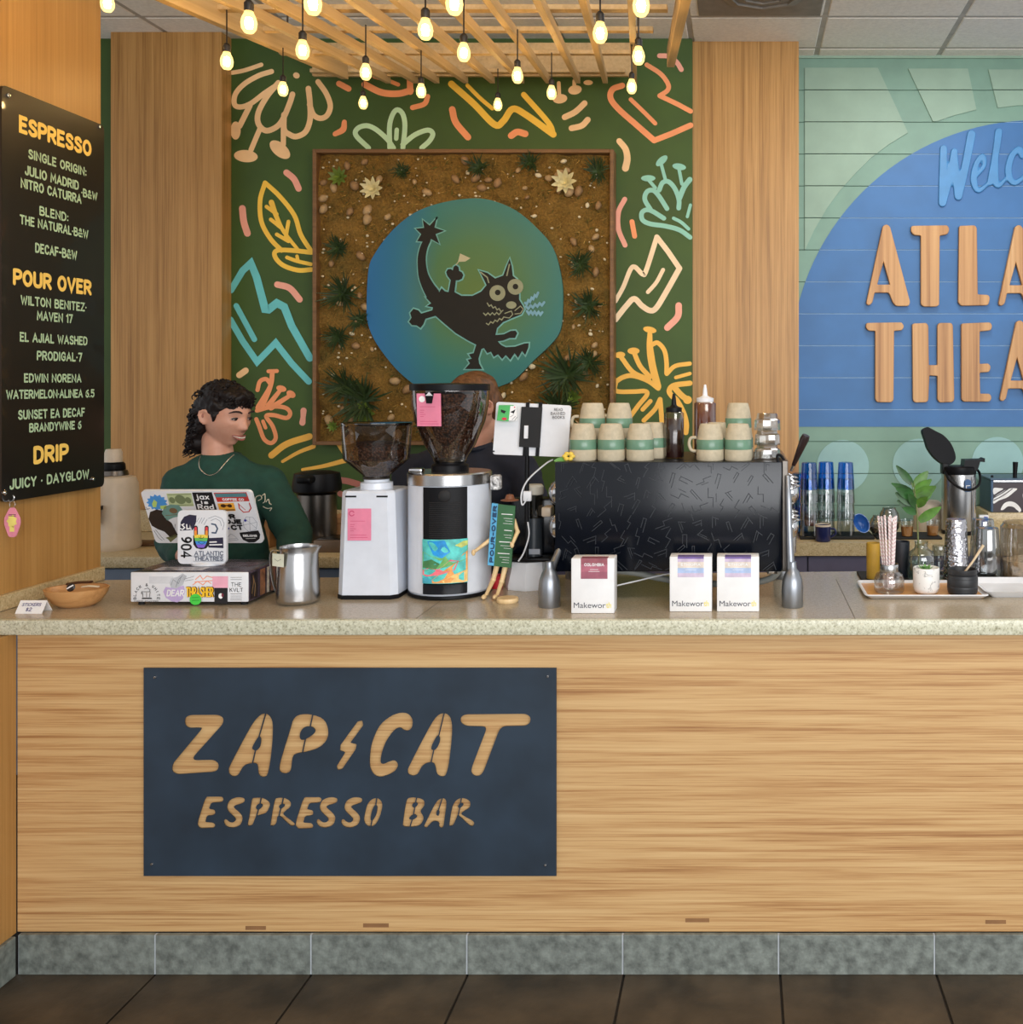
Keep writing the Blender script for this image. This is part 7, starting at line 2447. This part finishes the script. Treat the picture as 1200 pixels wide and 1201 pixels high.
def head_bm(b, M):
    """head facing -Y, origin between the ears"""
    t = bmesh.new()
    bmesh.ops.create_icosphere(t, subdivisions=5, radius=1)
    g = lambda d, s: math.exp(-(d / s) ** 2)
    for v in t.verts:
        d = v.co.normalized()
        x, y, z = d.x * .073, d.y * .095, d.z * .112
        if z < 0:
            q = -z / .112
            x *= 1 - .37 * q ** 1.5
            if y > 0:
                y *= 1 - .55 * min(1, q * 1.3)
            else:
                y *= 1 + .06 * q - .10 * q * q
        if y > 0 and z > -.03:
            y *= 1.04
        if d.y < -.1:
            fr = min(1, (-d.y - .1) / .4)
            ax = abs(x)
            # brow, sockets, nose, cheeks, lips, chin
            y -= fr * .004 * g(z - .022, .010) * g(ax - .024, .026)
            y += fr * .009 * g(z - .004, .013) * g(ax - .031, .016)
            y += fr * .004 * g(z - .010, .012) * g(x, .008)
            t_ = min(1, max(0, (.012 - z) / .044))
            nose = (.004 + .020 * t_ ** 1.3) * g(x, .0075 + .006 * t_) * (1 if z > -.034 else g(z + .034, .007)) * (1 if z < .012 else g(z - .012, .014))
            y -= fr * nose
            y -= fr * .004 * g(z + .034, .007) * g(ax - .011, .006)
            y -= fr * .005 * g(z + .018, .018) * g(ax - .042, .018)
            y -= fr * .0055 * g(z + .058, .0055) * g(x, .020)
            y -= fr * .0055 * g(z + .070, .006) * g(x, .018)
            y += fr * .0035 * g(z + .0640, .0028) * g(x, .022)
            y += fr * .003 * g(z + .080, .006) * g(x, .02)
            y -= fr * .013 * g(z + .098, .015) * g(x, .024)
        v.co = (x, y, z)
    t.transform(M)
    me = bpy.data.meshes.new('t')
    t.to_mesh(me)
    t.free()
    b.bm.from_mesh(me)
    bpy.data.meshes.remove(me)
    for s in (-1, 1):   # ears
        Me = M @ Matrix.Translation((s * .071, .010, -.008)) @ Matrix.Rotation(s * -.35, 4, 'Z') @ Matrix.Rotation(-.18, 4, 'X')
        b.ell((0, .002, 0), (.007, .015, .026), 16, 12, Me)
        b.tube(catmull([(s * .004, -.010, .010), (s * .009, -.004, .025), (s * .012, .009, .026), (s * .013, .017, .010), (s * .011, .013, -.010), (s * .006, .002, -.026)], 5), .0042, 8, M=Me)


def hand_bm(b, wrist, direction, palm_n, s=1):
    """relaxed hand with five curled fingers"""
    w, d, n = Vector(wrist), Vector(direction).normalized(), Vector(palm_n).normalized()
    side = d.cross(n).normalized() * s
    M = Matrix(((side.x, d.x, n.x, w.x), (side.y, d.y, n.y, w.y), (side.z, d.z, n.z, w.z), (0, 0, 0, 1)))
    b.ell((0, .045, 0), (.038, .050, .015), 18, 12, M)
    capsule_m = lambda a, e, ra, re: capsule(b, M @ Vector(a), M @ Vector(e), ra, re, 10)
    capsule_m((0, -.01, 0), (0, .02, 0), .023, .022)
    for i, (x, L) in enumerate(((-.027, .066), (-.009, .076), (.009, .071), (.026, .056))):
        p0 = Vector((x, .082, 0))
        p1 = p0 + Vector((x * .15, L * .45, .010))
        p2 = p1 + Vector((x * .05, L * .30, .020))
        p3 = p2 + Vector((0, L * .16, .020))
        capsule_m(p0, p1, .0088, .0082)
        capsule_m(p1, p2, .0082, .0075)
        capsule_m(p2, p3, .0075, .0066)
    p0, p1, p2 = Vector((-.028, .028, .004)), Vector((-.052, .058, .012)), Vector((-.054, .084, .022))
    capsule_m(p0, p1, .012, .010)
    capsule_m(p1, p2, .010, .008)


def body_build(t, J, head_M, skin_voxel=.0052):
    b = MB()
    L = lambda n: Vector(J[n])
    hd = head_M @ Vector((0, .030, -.080))
    capsule(b, L('neck'), hd, .054, .048, 20)
    # trunk
    ch, pv = L('chest'), L('pelvis')
    sh = (L('sl') - L('sr')).normalized()
    ang_ = math.atan2(sh.y, sh.x)
    R = Matrix.Rotation(ang_, 4, 'Z')
    for p, r in ((ch, (.150, .098, .17)), (ch.lerp(pv, .5), (.125, .088, .16)), (pv, (.155, .10, .13))):
        b.ell((0, 0, 0), r, 22, 14, Matrix.Translation(p) @ R)
    capsule(b, L('sl').lerp(L('neck'), .08), L('neck') + Vector((0, .01, -.02)), .048, .052)
    capsule(b, L('sr').lerp(L('neck'), .08), L('neck') + Vector((0, .01, -.02)), .048, .052)
    for s in 'lr':
        capsule(b, L('s' + s), L('e' + s), .045, .036)
        capsule(b, L('e' + s), L('w' + s), .036, .025)
        hip, kn, an = L('h' + s), L('k' + s), L('a' + s)
        capsule(b, hip, kn, .078, .052)
        capsule(b, kn, an, .052, .036)
        b.ell(an + Vector((0, -.05, -.035)), (.038, .11, .032), 14, 10)
        b.ell(kn.lerp(an, .3) + Vector((0, .02, 0)), (.05, .052, .09), 14, 10)
    for s in 'lr':
        hand_bm(b, J['w' + s], Vector(J['w' + s]) - Vector(J['e' + s]) + Vector(J['hd' + s]), J['pn' + s], 1 if s == 'l' else -1)
    head_bm(b, head_M)
    return remeshed(b, 'body', SKIN, t, skin_voxel, 3)


def top_build(t, J, m, name, wr=1.0, fold=.006, seed=0, hem=.0, cuff=1.0):
    b = MB()
    L = lambda n: Vector(J[n])
    ch, pv = L('chest'), L('pelvis')
    sh = (L('sl') - L('sr')).normalized()
    R = Matrix.Rotation(math.atan2(sh.y, sh.x), 4, 'Z')
    for p, r in ((ch + Vector((0, 0, .02)), (.176, .122, .185)), (ch.lerp(pv, .55), (.172, .122, .20)), (pv + Vector((0, 0, .02)), (.178, .125, .13))):
        b.ell((0, 0, 0), [v * wr for v in r], 24, 16, Matrix.Translation(p) @ R)
    for s in 'lr':
        capsule(b, L('s' + s) + Vector((0, 0, -.008)), L('neck') + Vector((0, .012, -.026)), .062, .070)
        capsule(b, L('s' + s), L('e' + s), .066, .058)
        capsule(b, L('e' + s), L('e' + s).lerp(L('w' + s), .82 * cuff), .058, .044)
    def post(c):
        q = c * 9 + Vector((seed, 0, 0))
        f = noise.fractal(Vector((q.x, q.y, q.z * 1.6)), 1.0, 2.0, 3) * fold * 1.6
        w = noise.noise(Vector((c.x * 6, c.y * 6, c.z * 26 + seed))) * fold * .7
        ctr = ch.lerp(pv, .4)
        d = Vector((c.x - ctr.x, c.y - ctr.y, 0))
        d = d.normalized() if d.length > 1e-4 else Vector((0, 0, 0))
        return c + d * (f + w)
    return remeshed(b, name, m, t, .010, 8, post)


def trousers(t, J, m):
    b = MB()
    L = lambda n: Vector(J[n])
    b.ell(L('pelvis') + Vector((0, 0, -.03)), (.172, .118, .13), 20, 14)
    for s in 'lr':
        capsule(b, L('h' + s), L('k' + s), .092, .070)
        capsule(b, L('k' + s), L('a' + s) + Vector((0, 0, .03)), .070, .060)
    remeshed(b, 'trousers', m, t, .012, 6)
    for s in 'lr':
        a = L('a' + s)
        mb = MB()
        mb.ell(a + Vector((0, -.055, -.030)), (.048, .128, .042), 16, 10)
        mb.ell(a + Vector((0, .01, -.005)), (.046, .055, .06), 16, 10)
        for v in mb.bm.verts:
            v.co.z = max(v.co.z, .003)
        mb.build('shoe', BLACK_M, t, 60)


def face_parts(t, M, brow=(40, 26, 22)):
    for s in (-1, 1):
        e = MB(M)
        e.ell((s * .031, -.0785, .001), (.0125, .0100, .0052), 18, 12)
        eo = e.build('eye', mat('eye_white', (176, 164, 156), 0.3), t, 60)
        p = MB(M)
        p.ell((s * .031 + .0015, -.0866, .0005), (.0068, .0032, .0048), 14, 10)
        p.build('iris', mat('iris_brown', (44, 28, 22), 0.15), t, 60)
        l = MB(M)
        l.tube([M.inverted() @ (M @ Vector(q)) for q in catmull([(s * .031 - .0125, -.0825, .001), (s * .031 - .005, -.0890, .0055), (s * .031 + .005, -.0890, .0055), (s * .031 + .0125, -.0825, .001)], 5)], .0021, 6)
        l.build('eyelash', mat('lash', (28, 18, 16), 0.6), t, 60)
        k = MB(M)
        k.tube(catmull([(s * .014, -.0955, .023), (s * .028, -.0955, .0285), (s * .042, -.088, .028), (s * .053, -.076, .021)], 5), [.0028, .0036, .0032, .0014], 8, flat=(.7, 1))
        k.build('eyebrow', mat('brow', brow, 0.8), t, 60)
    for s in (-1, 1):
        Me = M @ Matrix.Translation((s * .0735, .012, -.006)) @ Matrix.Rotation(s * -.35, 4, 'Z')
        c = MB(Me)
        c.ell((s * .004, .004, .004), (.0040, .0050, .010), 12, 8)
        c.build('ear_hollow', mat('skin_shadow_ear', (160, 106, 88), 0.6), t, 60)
    lp = mat('lip_rose', (156, 88, 78), 0.5)
    tb = MB(M)
    tb.tube(catmull([(-.026, -.079, -.0600), (-.012, -.0905, -.0645), (0, -.092, -.066), (.012, -.0905, -.0645), (.026, -.079, -.0600)], 5), [.001, .0040, .0046, .0040, .001], 8, flat=(1, .6))
    tb.build('teeth', mat('teeth', (228, 220, 208), 0.3), t, 60)
    u = MB(M)
    u.tube(catmull([(-.029, -.0775, -.0580), (-.013, -.0920, -.0590), (0, -.0945, -.0600), (.013, -.0920, -.0590), (.029, -.0775, -.0580)], 5), [.001, .0026, .0028, .0026, .001], 8)
    u.build('upper_lip', lp, t, 60)
    u = MB(M)
    u.tube(catmull([(-.028, -.0775, -.0605), (-.013, -.0905, -.0705), (0, -.0925, -.0730), (.013, -.0905, -.0705), (.028, -.0775, -.0605)], 5), [.001, .0030, .0036, .0030, .001], 8)
    u.build('lower_lip', lp, t, 60)


def curl(b, p, d, L, r, turns, th, seed):
    r_ = random.Random(seed)
    p, d = Vector(p), Vector(d).normalized()
    x = d.cross(Vector((r_.uniform(-1, 1), r_.uniform(-1, 1), r_.uniform(-1, 1)))).normalized()
    y = d.cross(x)
    pts = []
    n = int(7 * turns) + 3
    ph = r_.uniform(0, 6.28)
    for i in range(n):
        s = i / (n - 1)
        a = ph + s * turns * 2 * PI
        pts.append(p + d * L * s + (x * math.cos(a) + y * math.sin(a)) * r * (1 - .25 * s) + Vector((0, 0, -.25 * L * s * s)))
    b.tube(pts, [th, th, th * .45], 5)


# ---------------------------------------------------------------- barista at the register
YB = 3.60
p1 = thing('person', 'person with curly dark mullet in a dark green sweatshirt at the register, smiling sideways', 'person', (X_(262, YB), YB, 0))
ox1 = p1.location.x
def b1(px, py, dy=0):
    return Vector((X_(px, YB + dy) - ox1, dy, Z_(py, YB + dy)))
J1 = dict(neck=b1(257, 545, .01), chest=b1(258, 592, .01), pelvis=b1(258, 690, .02), sl=b1(311, 566, .05), sr=b1(214, 567, -.03),
          el=b1(346, 628, -.02), er=b1(204, 640, -.09), wl=b1(340, 662, -.22), wr=b1(216, 652, -.30),
          hl=b1(282, 712, .04), hr=b1(234, 712, -.0), kl=Vector((.10, -.02, .46)), kr=Vector((-.09, -.03, .46)), al=Vector((.11, .02, .075)), ar=Vector((-.10, -.01, .075)),
          hdl=(0, -.05, -.01), hdr=(.05, -.1, .0), pnl=(0, 0, -1), pnr=(.6, .3, -.4))
hc = b1(263.5, 487, .0)
M1 = Matrix.Translation(hc) @ Matrix.Rotation(math.radians(69), 4, 'Z') @ Matrix.Rotation(math.radians(9), 4, 'X') @ Matrix.Diagonal((1.0, 1.0, 1.0, 1))
body1 = body_build(p1, J1, M1)
GREENS = mat('sweatshirt_green', (24, 66, 56), 0.85, var=.08, vs=30, bs=400, bst=.15)
top1 = top_build(p1, J1, GREENS, 'sweatshirt', .96, .007, 3)
nk = J1['neck']
cl = MB()
cl.tube([Vector((nk.x + .073 * math.cos(a), nk.y - .004 + .066 * math.sin(a), nk.z + .014 + .020 * math.sin(a) + .004 * math.cos(a))) for a in [2 * PI * i / 40 for i in range(40)]], .0085, 8, closed=True, flat=(1, 1.3))
cl.build('collar', mat('rib_green', (20, 56, 48), 0.9), p1, 60)
dgx = bpy.context.evaluated_depsgraph_get()
bpy.context.view_layer.update()


def on_top(x, z, off=.002):
    hit, loc, nor, _ = top1.ray_cast(Vector((x, -1.5, z)), Vector((0, 1, 0)))
    return Vector((x, loc.y - off, z)) if hit else Vector((x, nk.y - .08, z))


nc = MB()
npts = [on_top(*(lambda v: (v.x, v.z))(b1(px, py)), .003) for px, py in ((241.5, 534), (244, 540), (249, 547), (256, 553), (262, 555), (268, 552), (272, 545), (274.5, 538), (275.5, 533))]
nc.tube(catmull(npts, 6), .0019, 6)
nc.build('necklace', mat('chain_silver', (206, 200, 184), 0.25, 0.8), p1, 60)
trousers(p1, J1, mat('trousers_black', (30, 30, 34), 0.85))
face_parts(p1, M1)
HAIR = mat('hair_dark', (20, 12, 11), 0.55, spec=.3, var=.25, vs=60)
b = MB()
b.ell((0, .012, .044), (.079, .100, .080), 24, 16, M1)
b.ell((0, -.044, .074), (.066, .056, .034), 20, 12, M1)
b.ell((0, .052, .0), (.077, .066, .090), 20, 14, M1)
b.ell((0, .074, -.060), (.070, .048, .066), 20, 12, M1)
b.ell((0, .078, -.112), (.066, .040, .044), 20, 12, M1)
for s in (-1, 1):
    b.ell((s * .062, -.004, .036), (.018, .046, .034), 14, 10, M1)
    b.ell((s * .067, -.026, .008), (.009, .010, .026), 12, 8, M1)
    b.ell((s * .064, .040, -.012), (.016, .026, .06), 12, 10, M1)
def hair_post(c):
    f = noise.noise(c * 34) * .009 + noise.noise(c * 80) * .005
    d = (c - hc).normalized()
    return c + d * f
remeshed(b, 'hair', HAIR, p1, .0045, 1, hair_post)
b = MB()
rc = random.Random(8)
R3 = M1.to_3x3()
for i in range(420):
    t_ = rc.random()
    if t_ < .62:        # ringlets down the nape and sides
        a, z = rc.uniform(-.10, PI + .10), rc.uniform(-.135, .02)
        base = Vector((math.cos(a) * .068, .055 + math.sin(a) * .056, z))
        d = Vector((math.cos(a) * .35, math.sin(a) * .45, -1.0))
        L, rr_ = rc.uniform(.025, .045), rc.uniform(.006, .010)
        if math.sin(a) < .15 and z < -.06:
            continue
    elif t_ < .86:      # waves lying over the crown
        a, e = rc.uniform(0, 2 * PI), rc.uniform(.1, 1.5)
        n_ = Vector((math.cos(a) * math.cos(e), math.sin(a) * math.cos(e), math.sin(e)))
        base = Vector((n_.x * .078, .012 + n_.y * .099, .044 + n_.z * .079))
        if base.z < .058 and base.y < .0:
            continue
        d = n_.cross(Vector((rc.uniform(-1, 1), rc.uniform(-1, 1), rc.uniform(-1, 1)))).normalized() + Vector((0, .2, -.3)) + n_ * .15
        L, rr_ = rc.uniform(.020, .034), rc.uniform(.004, .007)
    else:               # short fringe
        base = Vector((rc.uniform(-.056, .056), -.086 + rc.uniform(-.006, .006), rc.uniform(.058, .080)))
        base.y += base.x * base.x * 6
        d = Vector((rc.uniform(-.5, .5), -.35, -.8))
        L, rr_ = rc.uniform(.012, .020), rc.uniform(.003, .006)
    curl(b, M1 @ base, R3 @ d, L, rr_, rc.uniform(1.1, 2.0), rc.uniform(.0022, .0036), i)
stuff(b.build('curls', HAIR, p1, 60))
# script on the left breast
sd = MB()
c0 = b1(314, 590)
for st in ([(-.03, .0), (-.028, .024), (-.012, .03), (-.006, .02), (-.02, .012)], [(-.004, .03), (.004, .036), (.008, .012), (.0, .004)], [(.012, .008), (.02, .018), (.026, .004), (.034, .0)], [(.0, -.008), (.02, -.014), (.036, -.012), (.03, -.022)]):
    q_ = [on_top(c0.x + v.x, c0.z + v.y, .0006) for v in catmull([(p[0], p[1], 0) for p in st], 5)]
    sd.tube(q_, .0016, 6)
sd.build('breast_script', mat('thread_cream', (214, 210, 190), 0.7), p1, 60)

# ---------------------------------------------------------------- second barista behind the grinders
YC = 3.74
p2 = thing('person', 'person with short brown hair in a navy shirt bent behind the two grinders', 'person', (X_(552, YC), YC, 0))
ox2 = p2.location.x
def b2(px, py, dy=0):
    return Vector((X_(px, YC + dy) - ox2, dy, Z_(py, YC + dy)))
J2 = dict(neck=b2(551, 524, .01), chest=b2(548, 582, .02), pelvis=b2(548, 690, .04), sl=b2(612, 552, .02), sr=b2(484, 552, .04),
          el=b2(636, 624, -.04), er=b2(462, 622, -.03), wl=b2(606, 618, -.25), wr=b2(500, 640, -.24),
          hl=b2(572, 712, .05), hr=b2(524, 712, .05), kl=Vector((.09, .0, .46)), kr=Vector((-.09, .0, .46)), al=Vector((.10, .04, .075)), ar=Vector((-.10, .04, .075)),
          hdl=(-.06, -.08, 0), hdr=(.05, -.06, .0), pnl=(-.2, 0, -1), pnr=(.2, 0, -1))
hc2 = b2(556, 477, -.02)
M2 = Matrix.Translation(hc2) @ Matrix.Rotation(math.radians(-42), 4, 'Z') @ Matrix.Rotation(math.radians(24), 4, 'X')
body_build(p2, J2, M2)
NAVYS = mat('shirt_navy', (24, 30, 46), 0.85, var=.08, vs=30)
top_build(p2, J2, NAVYS, 'shirt', 1.0, .006, 9, cuff=.75)
cl = MB()
nk = J2['neck']
cl.tube([Vector((nk.x + .071 * math.cos(a), nk.y + .062 * math.sin(a), nk.z + .006 + .014 * math.sin(a))) for a in [2 * PI * i / 36 for i in range(36)]], .008, 8, closed=True)
cl.build('collar', NAVYS, p2, 60)
trousers(p2, J2, mat('trousers_charcoal', (40, 42, 46), 0.85))
face_parts(p2, M2, (60, 40, 26))
HAIR2 = mat('hair_brown', (92, 60, 34), 0.5, var=.25, vs=70)
b = MB()
b.ell((0, .012, .044), (.082, .103, .083), 24, 16, M2)
b.ell((0, .048, .0), (.076, .062, .080), 20, 14, M2)
b.ell((0, -.046, .066), (.066, .058, .038), 20, 12, M2)
b.ell((0, .056, -.050), (.060, .042, .045), 20, 12, M2)
for s in (-1, 1):
    b.ell((s * .064, .0, .030), (.018, .044, .034), 14, 10, M2)
def hp2(c):
    q = M2.inverted() @ c
    f = noise.noise(Vector((math.atan2(q.x, q.y) * 9, q.z * 14, 0))) * .004 + noise.noise(Vector((math.atan2(q.x, q.y) * 30, q.z * 20, 2))) * .002
    return c + (c - hc2).normalized() * f
remeshed(b, 'hair', HAIR2, p2, .005, 2, hp2)


# ------------------------------------------------------------------ pieces that belong to a part
SUB = {'filament': 'bulb', 'label_print': 'label_card', 'label_dot': 'label_card', 'latch_arrow': 'lid_latch', 'beans': 'hopper', 'lid_valve': 'open_lid',
       'lid_liner': 'open_lid', 'badge_mark': 'blue_badge', 'banknote_print': 'banknote_sticker', 'orange_print': 'orange_sticker', 'banner_lettering': 'red_sticker',
       'teal_strip': 'red_sticker', 'white_lettering': 'black_sticker', 'white_print': 'half_disc_sticker', 'badge_print': 'badge_sticker', 'sticker_patch': 'blue_sticker',
       'sticker_line': 'green_sticker', 'sticker_blob': 'black_sticker', 'sticker_spot': 'black_sticker', 'lettering_edge': 'front_panel', 'cat_face': 'cat_silhouette',
       'cat_pupil': 'cat_silhouette', 'cat_whisker': 'cat_silhouette', 'printed_blot': 'tag', 'printed_line': 'tag', 'picture_shape': 'picture_panel', 'spine_lettering': 'blue_spine',
       'menu_lines': 'front_face', 'tag_mark': 'paper_tag', 'mount_strap': 'mount_plate', 'dial': 'front_panel', 'grille': 'front_panel', 'wave_pattern': 'front_panel',
       'wave_line': 'front_panel', 'sticker_eye': 'green_sticker', 'sticker_mouth': 'green_sticker', 'stencil_bridge': 'plate', 'hand_finger': 'hand_outline', 'hand_band': 'hand_outline',
       'hand_line': 'hand_outline', 'blue_mark': 'packet', 'printed_stripe': 'badge', 'neck_band': 'jar', 'cup_ring': 'juice_cup', 'water': 'bottle', 'gold_lettering': 'carton', 'tap_ridge': 'steam_tap',
       'handle_stem': 'paddle_handle', 'collar_ring': 'collar', 'iris': 'eye', 'eyelash': 'eye', 'curls': 'hair', 'breast_script': 'sweatshirt', 'collar': 'sweatshirt'}
import re
base_ = lambda n: re.sub(r'\.\d+$', '', n)
for root in [o for o in scn.objects if o.parent is None and o.children]:
    kids = list(root.children)
    for c in kids:
        want = SUB.get(base_(c.name))
        if not want:
            continue
        cand = [k for k in kids if base_(k.name) == want and k.matrix_basis == Matrix()]
        if not cand or c.matrix_basis != Matrix():
            continue
        if len(cand) > 1:
            mid = lambda o: sum((Vector(v) for v in o.bound_box), Vector()) / 8
            cand.sort(key=lambda k: (mid(k) - mid(c)).length)
        c.parent = cand[0]
